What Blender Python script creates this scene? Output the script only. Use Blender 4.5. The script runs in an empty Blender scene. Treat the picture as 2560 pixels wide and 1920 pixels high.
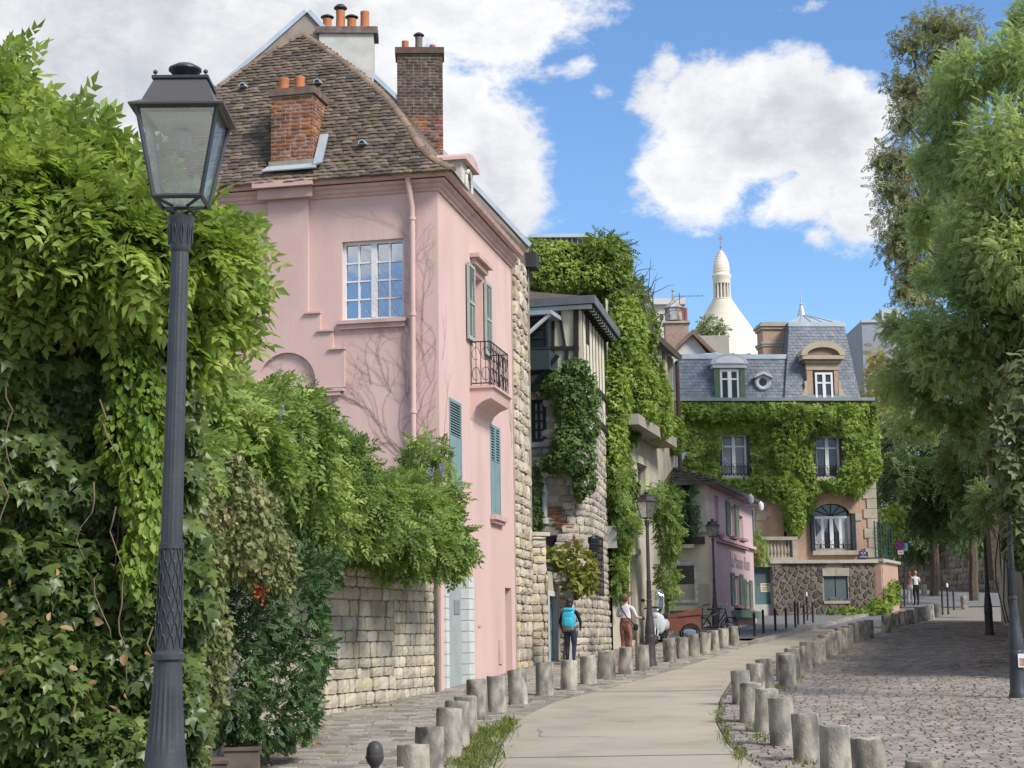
import bpy, bmesh, math, random
import numpy as np
from mathutils import Vector, Matrix, noise as mnoise
random.seed(7); RNG = np.random.default_rng(11)
rad = math.radians
SC = bpy.context.scene
COL = SC.collection
V = Vector
UP = V((0, 0, 1))
# ------------------------------------------------------------------ camera
EYE = V((0, 0, 1.6)); FPX = 4300.0
RCAM = Matrix.Rotation(rad(90 + 8.33), 3, 'X') @ Matrix.Rotation(-0.014, 3, 'Z')
cam = bpy.data.cameras.new('camera'); camo = bpy.data.objects.new('camera', cam); COL.objects.link(camo)
camo.matrix_world = Matrix.Translation(EYE) @ RCAM.to_4x4()
cam.sensor_width = 36.0; cam.lens = 36.0 * FPX / 2560.0
cam.clip_start = 0.1; cam.clip_end = 3000
SC.camera = camo
# ------------------------------------------------------------------ light
SUN_TO = V((0.66, -0.58, 0.80)).normalized()
SUN_EL = math.asin(SUN_TO.z); SUN_AZ = math.atan2(SUN_TO.x, SUN_TO.y)
sl = bpy.data.lights.new('sun', 'SUN'); sl.energy = 2.6; sl.angle = rad(18); sl.color = (1.0, 0.95, 0.87)
so = bpy.data.objects.new('sun', sl); COL.objects.link(so); so.location = (30, -20, 40)
so.rotation_euler = SUN_TO.to_track_quat('Z', 'Y').to_euler()
SC.view_settings.view_transform = 'Standard'; SC.view_settings.look = 'None'
SC.view_settings.exposure = 0.85; SC.view_settings.gamma = 1.0; SC.view_settings.use_curve_mapping = False
SC.render.engine = 'CYCLES'
SC.cycles.use_denoising = True
try: SC.cycles.denoiser = 'OPENIMAGEDENOISE'
except Exception: pass
SC.cycles.max_bounces = 6; SC.cycles.transparent_max_bounces = 4; SC.cycles.caustics_reflective = False; SC.cycles.caustics_refractive = False

def ray(px, py):
    return RCAM @ V(((px - 1280) / FPX, (960 - py) / FPX, -1.0))
def at(px, py, Y):
    d = ray(px, py); return EYE + d * (Y / d.y)

# ------------------------------------------------------------------ world: sky with procedural clouds
def make_world():
    w = bpy.data.worlds.new('World'); SC.world = w; w.use_nodes = True
    nt = w.node_tree; N = nt.nodes; L = nt.links; N.clear()
    def nd(t, **k):
        n = N.new(t)
        for a, b in k.items(): setattr(n, a, b)
        return n
    def math_(op, a, b=None, c=None):
        n = nd('ShaderNodeMath', operation=op)
        for i, x in enumerate((a, b, c)):
            if x is None: continue
            if isinstance(x, (int, float)): n.inputs[i].default_value = x
            else: L.new(x, n.inputs[i])
        return n.outputs[0]
    def sstep(x, lo, hi):
        n = nd('ShaderNodeMapRange', interpolation_type='SMOOTHSTEP')
        L.new(x, n.inputs[0]); n.inputs[1].default_value = lo; n.inputs[2].default_value = hi
        return n.outputs[0]
    sky = nd('ShaderNodeTexSky', sky_type='NISHITA'); sky.sun_disc = False
    sky.sun_elevation = SUN_EL; sky.sun_rotation = SUN_AZ; sky.altitude = 100; sky.air_density = 1.0; sky.dust_density = 0.4; sky.ozone_density = 1.6
    tc = nd('ShaderNodeTexCoord'); sep = nd('ShaderNodeSeparateXYZ'); L.new(tc.outputs['Generated'], sep.inputs[0])
    az = math_('ARCTAN2', sep.outputs[0], sep.outputs[1]); el = math_('ARCSINE', sep.outputs[2])
    # domain warp so that the cloud edges billow
    def noise(scale, det, rough, off):
        mp = nd('ShaderNodeMapping'); mp.inputs['Location'].default_value = off; mp.inputs['Scale'].default_value = (1, 1, 1.5)
        L.new(tc.outputs['Generated'], mp.inputs[0])
        n = nd('ShaderNodeTexNoise'); n.inputs['Scale'].default_value = scale; n.inputs['Detail'].default_value = det; n.inputs['Roughness'].default_value = rough
        L.new(mp.outputs[0], n.inputs['Vector']); return n.outputs[0]
    n1 = noise(9, 9, 0.6, (3.1, 0.7, 1.9)); n2 = noise(24, 10, 0.66, (7.7, 2.2, 5.0)); n3 = noise(2.6, 6, 0.55, (0.4, 8.3, 2.0))
    def ang(px, py):
        d = ray(px, py).normalized(); return math.atan2(d.x, d.y), math.asin(d.z)
    # clouds of the view: centre, half size in photograph pixels, weight
    blobs = [(1880, 300, 290, 160, 1.15), (1720, 420, 190, 120, 1.0), (2080, 330, 150, 160, 1.1), (2140, 480, 110, 100, .75), (2000, 480, 150, 80, .75), (1620, 260, 120, 100, .7), (1665, 170, 60, 70, .6), (1440, 170, 90, 40, .55), (1510, 230, 80, 45, .55), (1560, 330, 80, 50, .45),
             (1240, 430, 190, 190, 1.0), (1130, 290, 150, 150, .8), (1370, 500, 120, 90, .5), (1190, 60, 260, 110, .9),
             (350, 60, 800, 420, 1.3), (820, 300, 420, 330, 1.0), (2010, 20, 150, 38, .42), (2040, 590, 60, 45, .36), (2200, 500, 120, 120, .5), (2150, 900, 60, 90, .5),
             (2000, 520, 90, 60, .35)]
    fld = None
    for px, py, rx, ry, wgt in blobs:
        a, e = ang(px, py)
        u = math_('DIVIDE', math_('SUBTRACT', az, a), rx / FPX); v = math_('DIVIDE', math_('SUBTRACT', el, e), ry / FPX)
        r2 = math_('ADD', math_('MULTIPLY', u, u), math_('MULTIPLY', v, v))
        g = math_('MULTIPLY', math_('EXPONENT', math_('MULTIPLY', r2, -0.9)), wgt)
        fld = g if fld is None else math_('MAXIMUM', fld, g)
    # elsewhere the sky carries the same broken cloud
    a0, e0 = ang(1700, 560)
    du = math_('DIVIDE', math_('SUBTRACT', az, a0), 0.30); dv = math_('DIVIDE', math_('SUBTRACT', el, e0), 0.28)
    inview = math_('EXPONENT', math_('MULTIPLY', math_('ADD', math_('MULTIPLY', du, du), math_('MULTIPLY', dv, dv)), -1.0))
    gen = math_('MULTIPLY', sstep(n3, 0.40, 0.66), math_('SUBTRACT', 1.0, sstep(inview, 0.12, 0.5)))
    fld = math_('MAXIMUM', fld, gen)
    dens = math_('ADD', fld, math_('ADD', math_('MULTIPLY', math_('SUBTRACT', n1, 0.5), 1.05), math_('MULTIPLY', math_('SUBTRACT', n2, 0.5), 1.15)))
    mask = sstep(dens, 0.30, 0.62)
    # cloud tone: bright tops, grey bellies and thick middles
    thick = sstep(math_('ADD', dens, math_('MULTIPLY', math_('SUBTRACT', n2, 0.5), 0.9)), 0.45, 1.45)
    n4 = noise(13, 6, 0.6, (9.1, 5.5, 0.3))
    tone = math_('ADD', math_('MULTIPLY', thick, 0.55), math_('MULTIPLY', sstep(n4, 0.38, 0.68), 0.45))
    cr = nd('ShaderNodeMixRGB'); L.new(tone, cr.inputs[0])
    cr.inputs[1].default_value = (0.96, 0.96, 0.97, 1); cr.inputs[2].default_value = (0.55, 0.575, 0.63, 1)
    skyg = nd('ShaderNodeMixRGB', blend_type='MULTIPLY'); skyg.inputs[0].default_value = 1.0
    L.new(sky.outputs[0], skyg.inputs[1]); skyg.inputs[2].default_value = (0.74, 0.93, 1.13, 1)
    bs = nd('ShaderNodeBackground'); L.new(skyg.outputs[0], bs.inputs[0]); bs.inputs[1].default_value = 0.092
    bc = nd('ShaderNodeBackground'); L.new(cr.outputs[0], bc.inputs[0]); bc.inputs[1].default_value = 0.60
    mx = nd('ShaderNodeMixShader'); L.new(mask, mx.inputs[0]); L.new(bs.outputs[0], mx.inputs[1]); L.new(bc.outputs[0], mx.inputs[2])
    out = nd('ShaderNodeOutputWorld'); L.new(mx.outputs[0], out.inputs[0])
make_world()

# ------------------------------------------------------------------ materials
MATS = {}
def mat(name, c1, c2=None, scale=2.0, rough=.8, bump=0.0, bscale=25.0, metal=0.0, isl=0.0, spec=.3, stain=None, sscale=.7, samt=.5, trans=0.0, ramp=None, det=6, stretch=None, clump=0.0, hue=0.0, hscale=None):
    if name in MATS: return MATS[name]
    m = bpy.data.materials.new(name); m.use_nodes = True; MATS[name] = m
    nt = m.node_tree; N = nt.nodes; L = nt.links
    b = N['Principled BSDF']; out = N['Material Output']
    geo = N.new('ShaderNodeNewGeometry')
    pos = geo.outputs['Position']
    if stretch:
        mp = N.new('ShaderNodeMapping'); mp.inputs['Scale'].default_value = stretch; L.new(pos, mp.inputs[0]); spos = mp.outputs[0]
    else: spos = pos
    def noise(sc, vec, d=6):
        n = N.new('ShaderNodeTexNoise'); n.inputs['Scale'].default_value = sc; n.inputs['Detail'].default_value = d; L.new(vec, n.inputs['Vector']); return n.outputs[0]
    def rng(x, a, bb, lo=0., hi=1.):
        r = N.new('ShaderNodeMapRange'); L.new(x, r.inputs[0]); r.inputs[1].default_value = a; r.inputs[2].default_value = bb; r.inputs[3].default_value = lo; r.inputs[4].default_value = hi; return r.outputs[0]
    col = None
    rnd = None
    if isl or ramp:
        oi = N.new('ShaderNodeObjectInfo'); ad = N.new('ShaderNodeMath'); ad.operation = 'ADD'
        L.new(oi.outputs['Random'], ad.inputs[0]); L.new(geo.outputs['Random Per Island'], ad.inputs[1])
        fr = N.new('ShaderNodeMath'); fr.operation = 'FRACT'; L.new(ad.outputs[0], fr.inputs[0]); rnd = fr.outputs[0]
    if ramp:
        x = rnd
        if clump:
            nz = rng(noise(clump, pos, 3), .3, .7)
            mm = N.new('ShaderNodeMath'); mm.operation = 'MULTIPLY_ADD'; L.new(nz, mm.inputs[0]); mm.inputs[1].default_value = .6
            m2 = N.new('ShaderNodeMath'); m2.operation = 'MULTIPLY'; L.new(rnd, m2.inputs[0]); m2.inputs[1].default_value = .4
            L.new(m2.outputs[0], mm.inputs[2]); x = mm.outputs[0]
        cr = N.new('ShaderNodeValToRGB'); e = cr.color_ramp.elements
        while len(e) < len(ramp): e.new(.5)
        for i, (p, c) in enumerate(ramp): e[i].position = p; e[i].color = (*c, 1)
        L.new(x, cr.inputs[0]); col = cr.outputs[0]
    else:
        mx = N.new('ShaderNodeMixRGB'); mx.inputs[1].default_value = (*c1, 1); mx.inputs[2].default_value = (*(c2 or c1), 1)
        L.new(rng(noise(scale, spos, det), .36, .64), mx.inputs[0]); col = mx.outputs[0]
    if stain:
        mx = N.new('ShaderNodeMixRGB'); mx.inputs[2].default_value = (*stain, 1); L.new(col, mx.inputs[1])
        L.new(rng(noise(sscale, spos, 8), .48, .72, 0, samt), mx.inputs[0]); col = mx.outputs[0]
    if isl and rnd is not None and not ramp:
        h = N.new('ShaderNodeHueSaturation'); L.new(col, h.inputs['Color']); L.new(rng(rnd, 0, 1, 1 - isl, 1 + isl), h.inputs['Value'])
        if hue:
            f2 = N.new('ShaderNodeMath'); f2.operation = 'MULTIPLY'; L.new(rnd, f2.inputs[0]); f2.inputs[1].default_value = 7.31
            f3 = N.new('ShaderNodeMath'); f3.operation = 'FRACT'; L.new(f2.outputs[0], f3.inputs[0])
            L.new(rng(f3.outputs[0], 0, 1, .5 - hue, .5 + hue), h.inputs['Hue']); L.new(rng(f3.outputs[0], 0, 1, .75, 1.25), h.inputs['Saturation'])
        col = h.outputs[0]
    L.new(col, b.inputs['Base Color'])
    b.inputs['Roughness'].default_value = rough; b.inputs['Metallic'].default_value = metal
    b.inputs['Specular IOR Level'].default_value = spec
    if bump:
        bn = N.new('ShaderNodeBump'); bn.inputs['Strength'].default_value = min(1, bump); bn.inputs['Distance'].default_value = .02
        L.new(noise(bscale, spos, 5), bn.inputs['Height']); L.new(bn.outputs[0], b.inputs['Normal'])
    if trans:
        t = N.new('ShaderNodeBsdfTranslucent'); h = N.new('ShaderNodeHueSaturation'); h.inputs['Value'].default_value = 1.5; h.inputs['Saturation'].default_value = 1.1
        L.new(col, h.inputs['Color']); L.new(h.outputs[0], t.inputs[0])
        ms = N.new('ShaderNodeMixShader'); ms.inputs[0].default_value = trans
        L.new(b.outputs[0], ms.inputs[1]); L.new(t.outputs[0], ms.inputs[2]); L.new(ms.outputs[0], out.inputs[0])
    return m
def glassmat(name, base=(.02, .025, .03), refl=.5, rough=.03, tint=(.9, .95, 1.0)):
    if name in MATS: return MATS[name]
    m = bpy.data.materials.new(name); m.use_nodes = True; MATS[name] = m
    nt = m.node_tree; N = nt.nodes; L = nt.links; b = N['Principled BSDF']; b.inputs['Base Color'].default_value = (*base, 1); b.inputs['Roughness'].default_value = .4
    g = N.new('ShaderNodeBsdfGlossy'); g.inputs['Roughness'].default_value = rough; g.inputs['Color'].default_value = (*tint, 1)
    lw = N.new('ShaderNodeLayerWeight'); lw.inputs[0].default_value = refl
    r = N.new('ShaderNodeMapRange'); L.new(lw.outputs['Fresnel'], r.inputs[0]); r.inputs[3].default_value = refl * .6; r.inputs[4].default_value = 1
    nz = N.new('ShaderNodeTexNoise'); nz.inputs['Scale'].default_value = .9; nz.inputs['Detail'].default_value = 2
    geo = N.new('ShaderNodeNewGeometry'); L.new(geo.outputs['Position'], nz.inputs['Vector'])
    bn = N.new('ShaderNodeBump'); bn.inputs['Strength'].default_value = .12; bn.inputs['Distance'].default_value = .05; L.new(nz.outputs[0], bn.inputs['Height']); L.new(bn.outputs[0], g.inputs['Normal'])
    ms = N.new('ShaderNodeMixShader'); L.new(r.outputs[0], ms.inputs[0]); L.new(b.outputs[0], ms.inputs[1]); L.new(g.outputs[0], ms.inputs[2])
    L.new(ms.outputs[0], N['Material Output'].inputs[0]); return m

PINK = mat('pink_plaster', (.60, .415, .38), (.64, .45, .41), scale=1.1, rough=.92, bump=.2, bscale=14, stain=(.50, .345, .315), sscale=1.5, samt=.5, stretch=(1, 1, .35), det=9)
PINKD = mat('pink_trim', (.53, .365, .33), (.58, .41, .37), scale=3, rough=.85, bump=.1, stain=(.33, .22, .19), sscale=2.2, samt=.45)
ZINC = mat('zinc', (.42, .48, .52), (.52, .58, .62), scale=2, rough=.45, metal=.35, bump=.05)
TILE = mat('clay_roof_tile', (.105, .083, .066), (.155, .12, .092), scale=2.5, rough=.95, isl=.42, hue=.015, bump=.3, bscale=40)
RIDGE = mat('ridge_tile', (.24, .165, .115), (.19, .14, .105), scale=4, rough=.9, isl=.25, bump=.2)
BRICK = mat('red_brick', (.34, .135, .075), (.24, .10, .065), scale=6, rough=.95, isl=.4, hue=.015, bump=.3, stain=(.06, .05, .045), sscale=1.2, samt=.75)
BRICKD = mat('sooty_brick', (.085, .06, .05), (.12, .08, .06), scale=5, rough=.95, isl=.35, bump=.3)
MORTAR = mat('mortar', (.36, .31, .26), (.28, .245, .205), scale=5, rough=.95, bump=.3)
MORTARD = mat('sooty_mortar', (.26, .23, .20), (.16, .145, .13), scale=3, rough=.95, bump=.3)
TERRA = mat('terracotta_pot', (.55, .21, .09), (.46, .18, .085), scale=5, rough=.85)
STONE = mat('cream_rubble', (.46, .39, .285), (.53, .46, .35), scale=6, rough=.95, isl=.2, hue=.01, bump=.6, bscale=18, stain=(.20, .165, .12), sscale=2.5, samt=.55)
STONEG = mat('grey_rubble', (.37, .33, .275), (.45, .40, .33), scale=6, rough=.95, isl=.24, hue=.02, bump=.6, bscale=18, stain=(.17, .145, .12), sscale=2.2, samt=.5)
STONEW = mat('wall_ashlar', (.45, .395, .30), (.52, .465, .36), scale=5, rough=.95, isl=.16, hue=.006, bump=.55, bscale=20, stain=(.17, .145, .11), sscale=1.6, samt=.6)
JOINT = mat('lime_joint', (.42, .375, .30), (.34, .30, .24), scale=6, rough=.95, bump=.3)
CAST = mat('cast_iron', (.033, .037, .043), (.045, .050, .056), scale=8, rough=.42, bump=.08, bscale=60, spec=.5)
CASTD = mat('old_cast_iron', (.045, .040, .042), (.06, .055, .055), scale=6, rough=.5, bump=.1)
IRON = mat('black_iron', (.02, .018, .022), rough=.5)
BOLL = mat('bollard_stone', (.42, .38, .31), (.20, .19, .165), scale=8, rough=.95, isl=.22, bump=.5, bscale=55, stain=(.08, .077, .072), sscale=6.0, samt=1.0, stretch=(1, 1, .5), det=9)
WHITE = mat('white_paint', (.74, .74, .75), (.68, .68, .69), scale=3, rough=.5)
GLASS = glassmat('window_glass', refl=.62)
GLASSD = glassmat('dark_glass', base=(.012, .014, .018), refl=.06)
SHUT = mat('sage_shutter', (.36, .42, .385), (.31, .37, .34), scale=5, rough=.65, bump=.1)
SHUTB = mat('teal_shutter', (.205, .305, .315), (.175, .27, .28), scale=3, rough=.65, bump=.1)
CONC = mat('concrete_road', (.405, .362, .285), (.345, .31, .248), scale=.55, rough=.95, bump=.5, bscale=70, stain=(.25, .225, .185), sscale=1.3, samt=.6, det=9)
SETT = mat('granite_sett', (.245, .218, .19), (.31, .275, .243), scale=3, rough=.8, isl=.2, hue=.015, bump=.35, bscale=30, stain=(.16, .135, .11), sscale=.35, samt=.55)
SETTL = mat('pale_sett', (.315, .285, .245), (.26, .238, .205), scale=3, rough=.9, isl=.30, hue=.02, bump=.4, bscale=30, stain=(.19, .17, .14), sscale=.6, samt=.5)
EARTH = mat('sand_joint', (.24, .215, .18), (.19, .17, .14), scale=4, rough=1, bump=.3)
ASPH = mat('asphalt', (.145, .145, .148), (.18, .178, .178), scale=3, rough=.95, bump=.3, bscale=80)
KERB = mat('granite_kerb', (.33, .31, .28), (.25, .235, .215), scale=6, rough=.9, isl=.15, bump=.3)
SLATE = mat('slate', (.135, .155, .19), (.175, .195, .23), scale=4, rough=.55, isl=.18, bump=.15)
CREAM = mat('cream_render', (.55, .52, .42), (.50, .47, .375), scale=1, rough=.95, bump=.15, stain=(.38, .36, .29), sscale=1.0, samt=.45)
BARK = mat('bark', (.085, .066, .05), (.13, .10, .075), scale=8, rough=1, bump=.7, bscale=14)

# ------------------------------------------------------------------ mesh helpers
def wloc(o):
    p = V((0, 0, 0))
    while o is not None: p = p + o.location; o = o.parent
    return p
def tag(o, label=None, cat=None, group=None, kind=None):
    if label: o['label'] = label
    if cat: o['category'] = cat
    if group: o['group'] = group
    if kind: o['kind'] = kind
    return o
def thing(name, label, cat, loc, group=None):
    o = bpy.data.objects.new(name, None); COL.objects.link(o); o.location = loc; o.empty_display_size = .2
    return tag(o, label, cat, group)
class Fr:
    """vertical facade frame: u runs to the viewer's right seen from outside, n points outwards"""
    def __init__(s, O, u):
        s.O = V(O); s.u = V((u[0], u[1], 0)).normalized(); s.n = V((s.u.y, -s.u.x, 0))
    def P(s, a, b, c=0.): return s.O + s.u * a + UP * b + s.n * c
    def hit(s, px, py, c=0.):
        d = ray(px, py); o = s.O + s.n * c; t = (o - EYE).dot(s.n) / d.dot(s.n); p = EYE + d * t - s.O
        return p.dot(s.u), p.z
    def rect(s, x0, x1, y0, y1, c=0.):
        ym = (y0 + y1) / 2; xm = (x0 + x1) / 2
        return s.hit(x0, ym, c)[0], s.hit(x1, ym, c)[0], s.hit(xm, y1, c)[1], s.hit(xm, y0, c)[1]
    def mat(s, a, b, c=0.):
        M = Matrix.Identity(4); M.col[0][:3] = s.u; M.col[1][:3] = s.n; M.col[2][:3] = UP; M.translation = s.P(a, b, c); return M
class MB:
    def __init__(s): s.v = []; s.f = []; s.mi = []; s.cur = 0
    def add(s, vs, fs):
        o = len(s.v); s.v.extend([tuple(v) for v in vs])
        for f in fs: s.f.append(tuple(i + o for i in f)); s.mi.append(s.cur)
        return s
    def quad(s, a, b, c, d): return s.add([a, b, c, d], [(0, 1, 2, 3)])
    def hexa(s, p): return s.add(p, [(0, 3, 2, 1), (4, 5, 6, 7), (0, 1, 5, 4), (1, 2, 6, 5), (2, 3, 7, 6), (3, 0, 4, 7)])
    def fbox(s, fr, a0, a1, b0, b1, c0, c1):
        return s.hexa([fr.P(a0, b0, c1), fr.P(a1, b0, c1), fr.P(a1, b0, c0), fr.P(a0, b0, c0), fr.P(a0, b1, c1), fr.P(a1, b1, c1), fr.P(a1, b1, c0), fr.P(a0, b1, c0)])
    def box(s, c, sz, rz=0., M=None):
        m = M or (Matrix.Translation(V(c)) @ Matrix.Rotation(rz, 4, 'Z')); x, y, z = sz[0] / 2, sz[1] / 2, sz[2] / 2
        return s.hexa([m @ V(p) for p in ((-x, -y, -z), (x, -y, -z), (x, y, -z), (-x, y, -z), (-x, -y, z), (x, -y, z), (x, y, z), (-x, y, z))])
    def prism(s, pts, vec):
        n = len(pts); vec = V(vec); q = [V(p) for p in pts] + [V(p) + vec for p in pts]
        return s.add(q, [tuple(range(n - 1, -1, -1)), tuple(range(n, 2 * n))] + [(i, (i + 1) % n, n + (i + 1) % n, n + i) for i in range(n)])
    def fpoly(s, fr, pts, c0, c1): return s.prism([fr.P(a, b, c0) for a, b in pts], fr.n * (c1 - c0))
    def lathe(s, prof, c, n=16, flute=None, M=None, cap=True):
        vs = []; fs = []; c = V(c)
        for r, z in prof:
            for k in range(n):
                t = 2 * math.pi * k / n; rr = r
                if flute and flute[0] <= z <= flute[1] and k % 2: rr = r * flute[2]
                p = V((rr * math.cos(t), rr * math.sin(t), z)); vs.append((M @ p if M else p) + c)
        for j in range(len(prof) - 1):
            for k in range(n):
                a = j * n + k; b = j * n + (k + 1) % n; fs.append((a, b, b + n, a + n))
        if cap: fs.append(tuple(range(n - 1, -1, -1))); fs.append(tuple(range((len(prof) - 1) * n, len(prof) * n)))
        return s.add(vs, fs)
    def tube(s, pts, r, n=6, cap=True):
        pts = [V(p) for p in pts]; rs = r if isinstance(r, (list, tuple)) else [r] * len(pts); vs = []; fs = []
        for i, p in enumerate(pts):
            t = (pts[min(i + 1, len(pts) - 1)] - pts[max(i - 1, 0)])
            t = t.normalized() if t.length > 1e-9 else UP
            x = t.cross(UP if abs(t.z) < .9 else V((1, 0, 0))).normalized(); y = t.cross(x)
            for k in range(n):
                a = 2 * math.pi * k / n; vs.append(p + (x * math.cos(a) + y * math.sin(a)) * rs[i])
        for j in range(len(pts) - 1):
            for k in range(n):
                a = j * n + k; b = j * n + (k + 1) % n; fs.append((a, b, b + n, a + n))
        if cap: fs.append(tuple(range(n - 1, -1, -1))); fs.append(tuple(range((len(pts) - 1) * n, len(pts) * n)))
        return s.add(vs, fs)
    def sweep(s, path, prof):
        """closed profile of (outwards, up) swept along a horizontal path; outwards is to the right of travel's left"""
        path = [V(p) for p in path]; vs = []; fs = []; m = len(prof)
        for i, p in enumerate(path):
            ns = []
            for a, b in ((i - 1, i), (i, i + 1)):
                if 0 <= a and b < len(path):
                    u = path[b] - path[a]; u.z = 0; u.normalize(); ns.append(V((u.y, -u.x, 0)))
            n = ns[0] if len(ns) == 1 else (ns[0] + ns[1]) / (1 + ns[0].dot(ns[1]))
            for o, z in prof: vs.append(p + n * o + UP * z)
        for j in range(len(path) - 1):
            for k in range(m):
                a = j * m + k; b = j * m + (k + 1) % m; fs.append((a, b, b + m, a + m))
        fs.append(tuple(range(m - 1, -1, -1))); fs.append(tuple(range((len(path) - 1) * m, len(path) * m)))
        return s.add(vs, fs)
    def fwall(s, fr, a0, a1, b0, b1, holes=(), depth=.2, c=0.):
        As = sorted({a0, a1, *[h[0] for h in holes], *[h[1] for h in holes]}); Bs = sorted({b0, b1, *[h[2] for h in holes], *[h[3] for h in holes]})
        As = [a for a in As if a0 <= a <= a1]; Bs = [b for b in Bs if b0 <= b <= b1]
        for i in range(len(As) - 1):
            for j in range(len(Bs) - 1):
                am = (As[i] + As[i + 1]) / 2; bm = (Bs[j] + Bs[j + 1]) / 2
                if any(h[0] < am < h[1] and h[2] < bm < h[3] for h in holes): continue
                s.quad(fr.P(As[i], Bs[j], c), fr.P(As[i + 1], Bs[j], c), fr.P(As[i + 1], Bs[j + 1], c), fr.P(As[i], Bs[j + 1], c))
        for h in holes:
            x0, x1, y0, y1 = h[:4]; d = c - depth
            s.quad(fr.P(x0, y0, c), fr.P(x0, y1, c), fr.P(x0, y1, d), fr.P(x0, y0, d)); s.quad(fr.P(x1, y0, d), fr.P(x1, y1, d), fr.P(x1, y1, c), fr.P(x1, y0, c))
            s.quad(fr.P(x0, y0, d), fr.P(x1, y0, d), fr.P(x1, y0, c), fr.P(x0, y0, c)); s.quad(fr.P(x0, y1, c), fr.P(x1, y1, c), fr.P(x1, y1, d), fr.P(x0, y1, d))
        return s
    def mesh(s, name, L=V((0, 0, 0)), smooth=False, fix=False):
        me = bpy.data.meshes.new(name); me.from_pydata([(a - L.x, b - L.y, c - L.z) for a, b, c in s.v], [], s.f)
        if smooth or fix:
            bm = bmesh.new(); bm.from_mesh(me); bmesh.ops.recalc_face_normals(bm, faces=bm.faces); bm.to_mesh(me); bm.free()
        if smooth:
            me.polygons.foreach_set('use_smooth', [True] * len(me.polygons)); me.set_sharp_from_angle(angle=rad(38))
        return me
    def build(s, name, mt, parent=None, smooth=False, loc=None, fix=False):
        L = wloc(parent) if parent else V(loc or (0, 0, 0))
        me = s.mesh(name, L, smooth, fix)
        for x in (mt if isinstance(mt, (list, tuple)) else [mt]): me.materials.append(x)
        if isinstance(mt, (list, tuple)): me.polygons.foreach_set('material_index', s.mi)
        o = bpy.data.objects.new(name, me); COL.objects.link(o)
        if parent: o.parent = parent
        elif loc: o.location = loc
        return o

# pieces (stones, bricks, tiles): alike meshes shared by single objects, the surplus joined
def cushion(seed, n=3, depth=1.0, rnd=.12, jit=.05):
    """a stone of unit size, x -.5...5, z -.5...5, front at y=+.5 (outwards), pillowed"""
    r = random.Random(seed); k = n + 1; vs = []; fs = []
    jx = [[(r.uniform(-jit, jit), r.uniform(-jit, jit), r.uniform(-jit, jit) * 1.5) for _ in range(k)] for _ in range(k)]
    for j in range(k):
        for i in range(k):
            x = i / n - .5; z = j / n - .5; ex = abs(x) > .49; ez = abs(z) > .49
            y = .5 - (rnd if (ex or ez) else 0) - (rnd if (ex and ez) else 0)
            d = jx[j][i]; sx = .94 if (ex and ez) else 1
            vs.append((x * sx + d[0] * .8, y + d[2], z * sx + d[1] * .8))
    for j in range(n):
        for i in range(n): a = j * k + i; fs.append((a, a + 1, a + k + 1, a + k))
    ring = [i for i in range(k)] + [j * k + n for j in range(1, k)] + [n * k + i for i in range(n - 1, -1, -1)] + [j * k for j in range(n - 1, 0, -1)]
    o = len(vs)
    for i in ring: vs.append((vs[i][0], -.5, vs[i][2]))
    m = len(ring)
    for i in range(m): fs.append((ring[i], o + i, o + (i + 1) % m, ring[(i + 1) % m]))
    return vs, fs
def on_screen(p):
    q = RCAM.transposed() @ (p - EYE)
    if q.z > -.5: return None
    return 1280 + FPX * q.x / -q.z, 960 - FPX * q.y / -q.z
def pieces(name, templates, items, mt, parent, most=300, smooth=False):
    """items: (template index, 4x4 world matrix, size in metres); the largest in view become objects"""
    mats_ = mt if isinstance(mt, (list, tuple)) else [mt]
    meshes = {}
    def score(it):
        p = it[1].translation; s = on_screen(p)
        if s is None or not (-20 < s[0] < 2580 and -20 < s[1] < 1940): return -1
        return it[2] / max(1, (p - EYE).length)
    order = sorted(range(len(items)), key=lambda i: -score(items[i]))
    single = set(order[:most]); L = wloc(parent); TL = Matrix.Translation(-L)
    rest_v = []; rest_f = []; rest_m = []
    for i, it in enumerate(items):
        mi = it[3] if len(it) > 3 else 0
        if i in single:
            key = (it[0], mi)
            if key not in meshes:
                me = bpy.data.meshes.new(name); me.from_pydata(templates[it[0]][0], [], templates[it[0]][1]); me.materials.append(mats_[mi])
                if smooth: me.polygons.foreach_set('use_smooth', [True] * len(me.polygons))
                meshes[key] = me
            o = bpy.data.objects.new(name, meshes[key]); COL.objects.link(o); o.parent = parent; o.matrix_basis = TL @ it[1]
        else:
            vs, fs = templates[it[0]]; o_ = len(rest_v); M = TL @ it[1]
            rest_v.extend([tuple(M @ V(v)) for v in vs]); rest_f.extend([tuple(a + o_ for a in f) for f in fs]); rest_m.extend([mi] * len(fs))
    if rest_v:
        me = bpy.data.meshes.new(name + '_rest'); me.from_pydata(rest_v, [], rest_f)
        for x in mats_: me.materials.append(x)
        me.polygons.foreach_set('material_index', rest_m)
        if smooth: me.polygons.foreach_set('use_smooth', [True] * len(me.polygons))
        o = bpy.data.objects.new('further_' + name, me); COL.objects.link(o); o.parent = parent; o['kind'] = 'stuff'
FLATS = [cushion(40 + i, 3, rnd=.07, jit=.035) for i in range(8)]
CUSH = [cushion(i, 3, jit=.06) for i in range(8)]
BLOCK = [cushion(20 + i, 2, rnd=.05, jit=.02) for i in range(4)]
def fmat(fr, a, b, c, sx, sy, sz, roll=0.):
    """matrix: x along facade, y outwards, z up, scaled; roll turns it in the facade plane"""
    return fr.mat(a, b, c) @ Matrix.Rotation(roll, 4, 'Y') @ Matrix.Diagonal((sx, sy, sz, 1))
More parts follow.
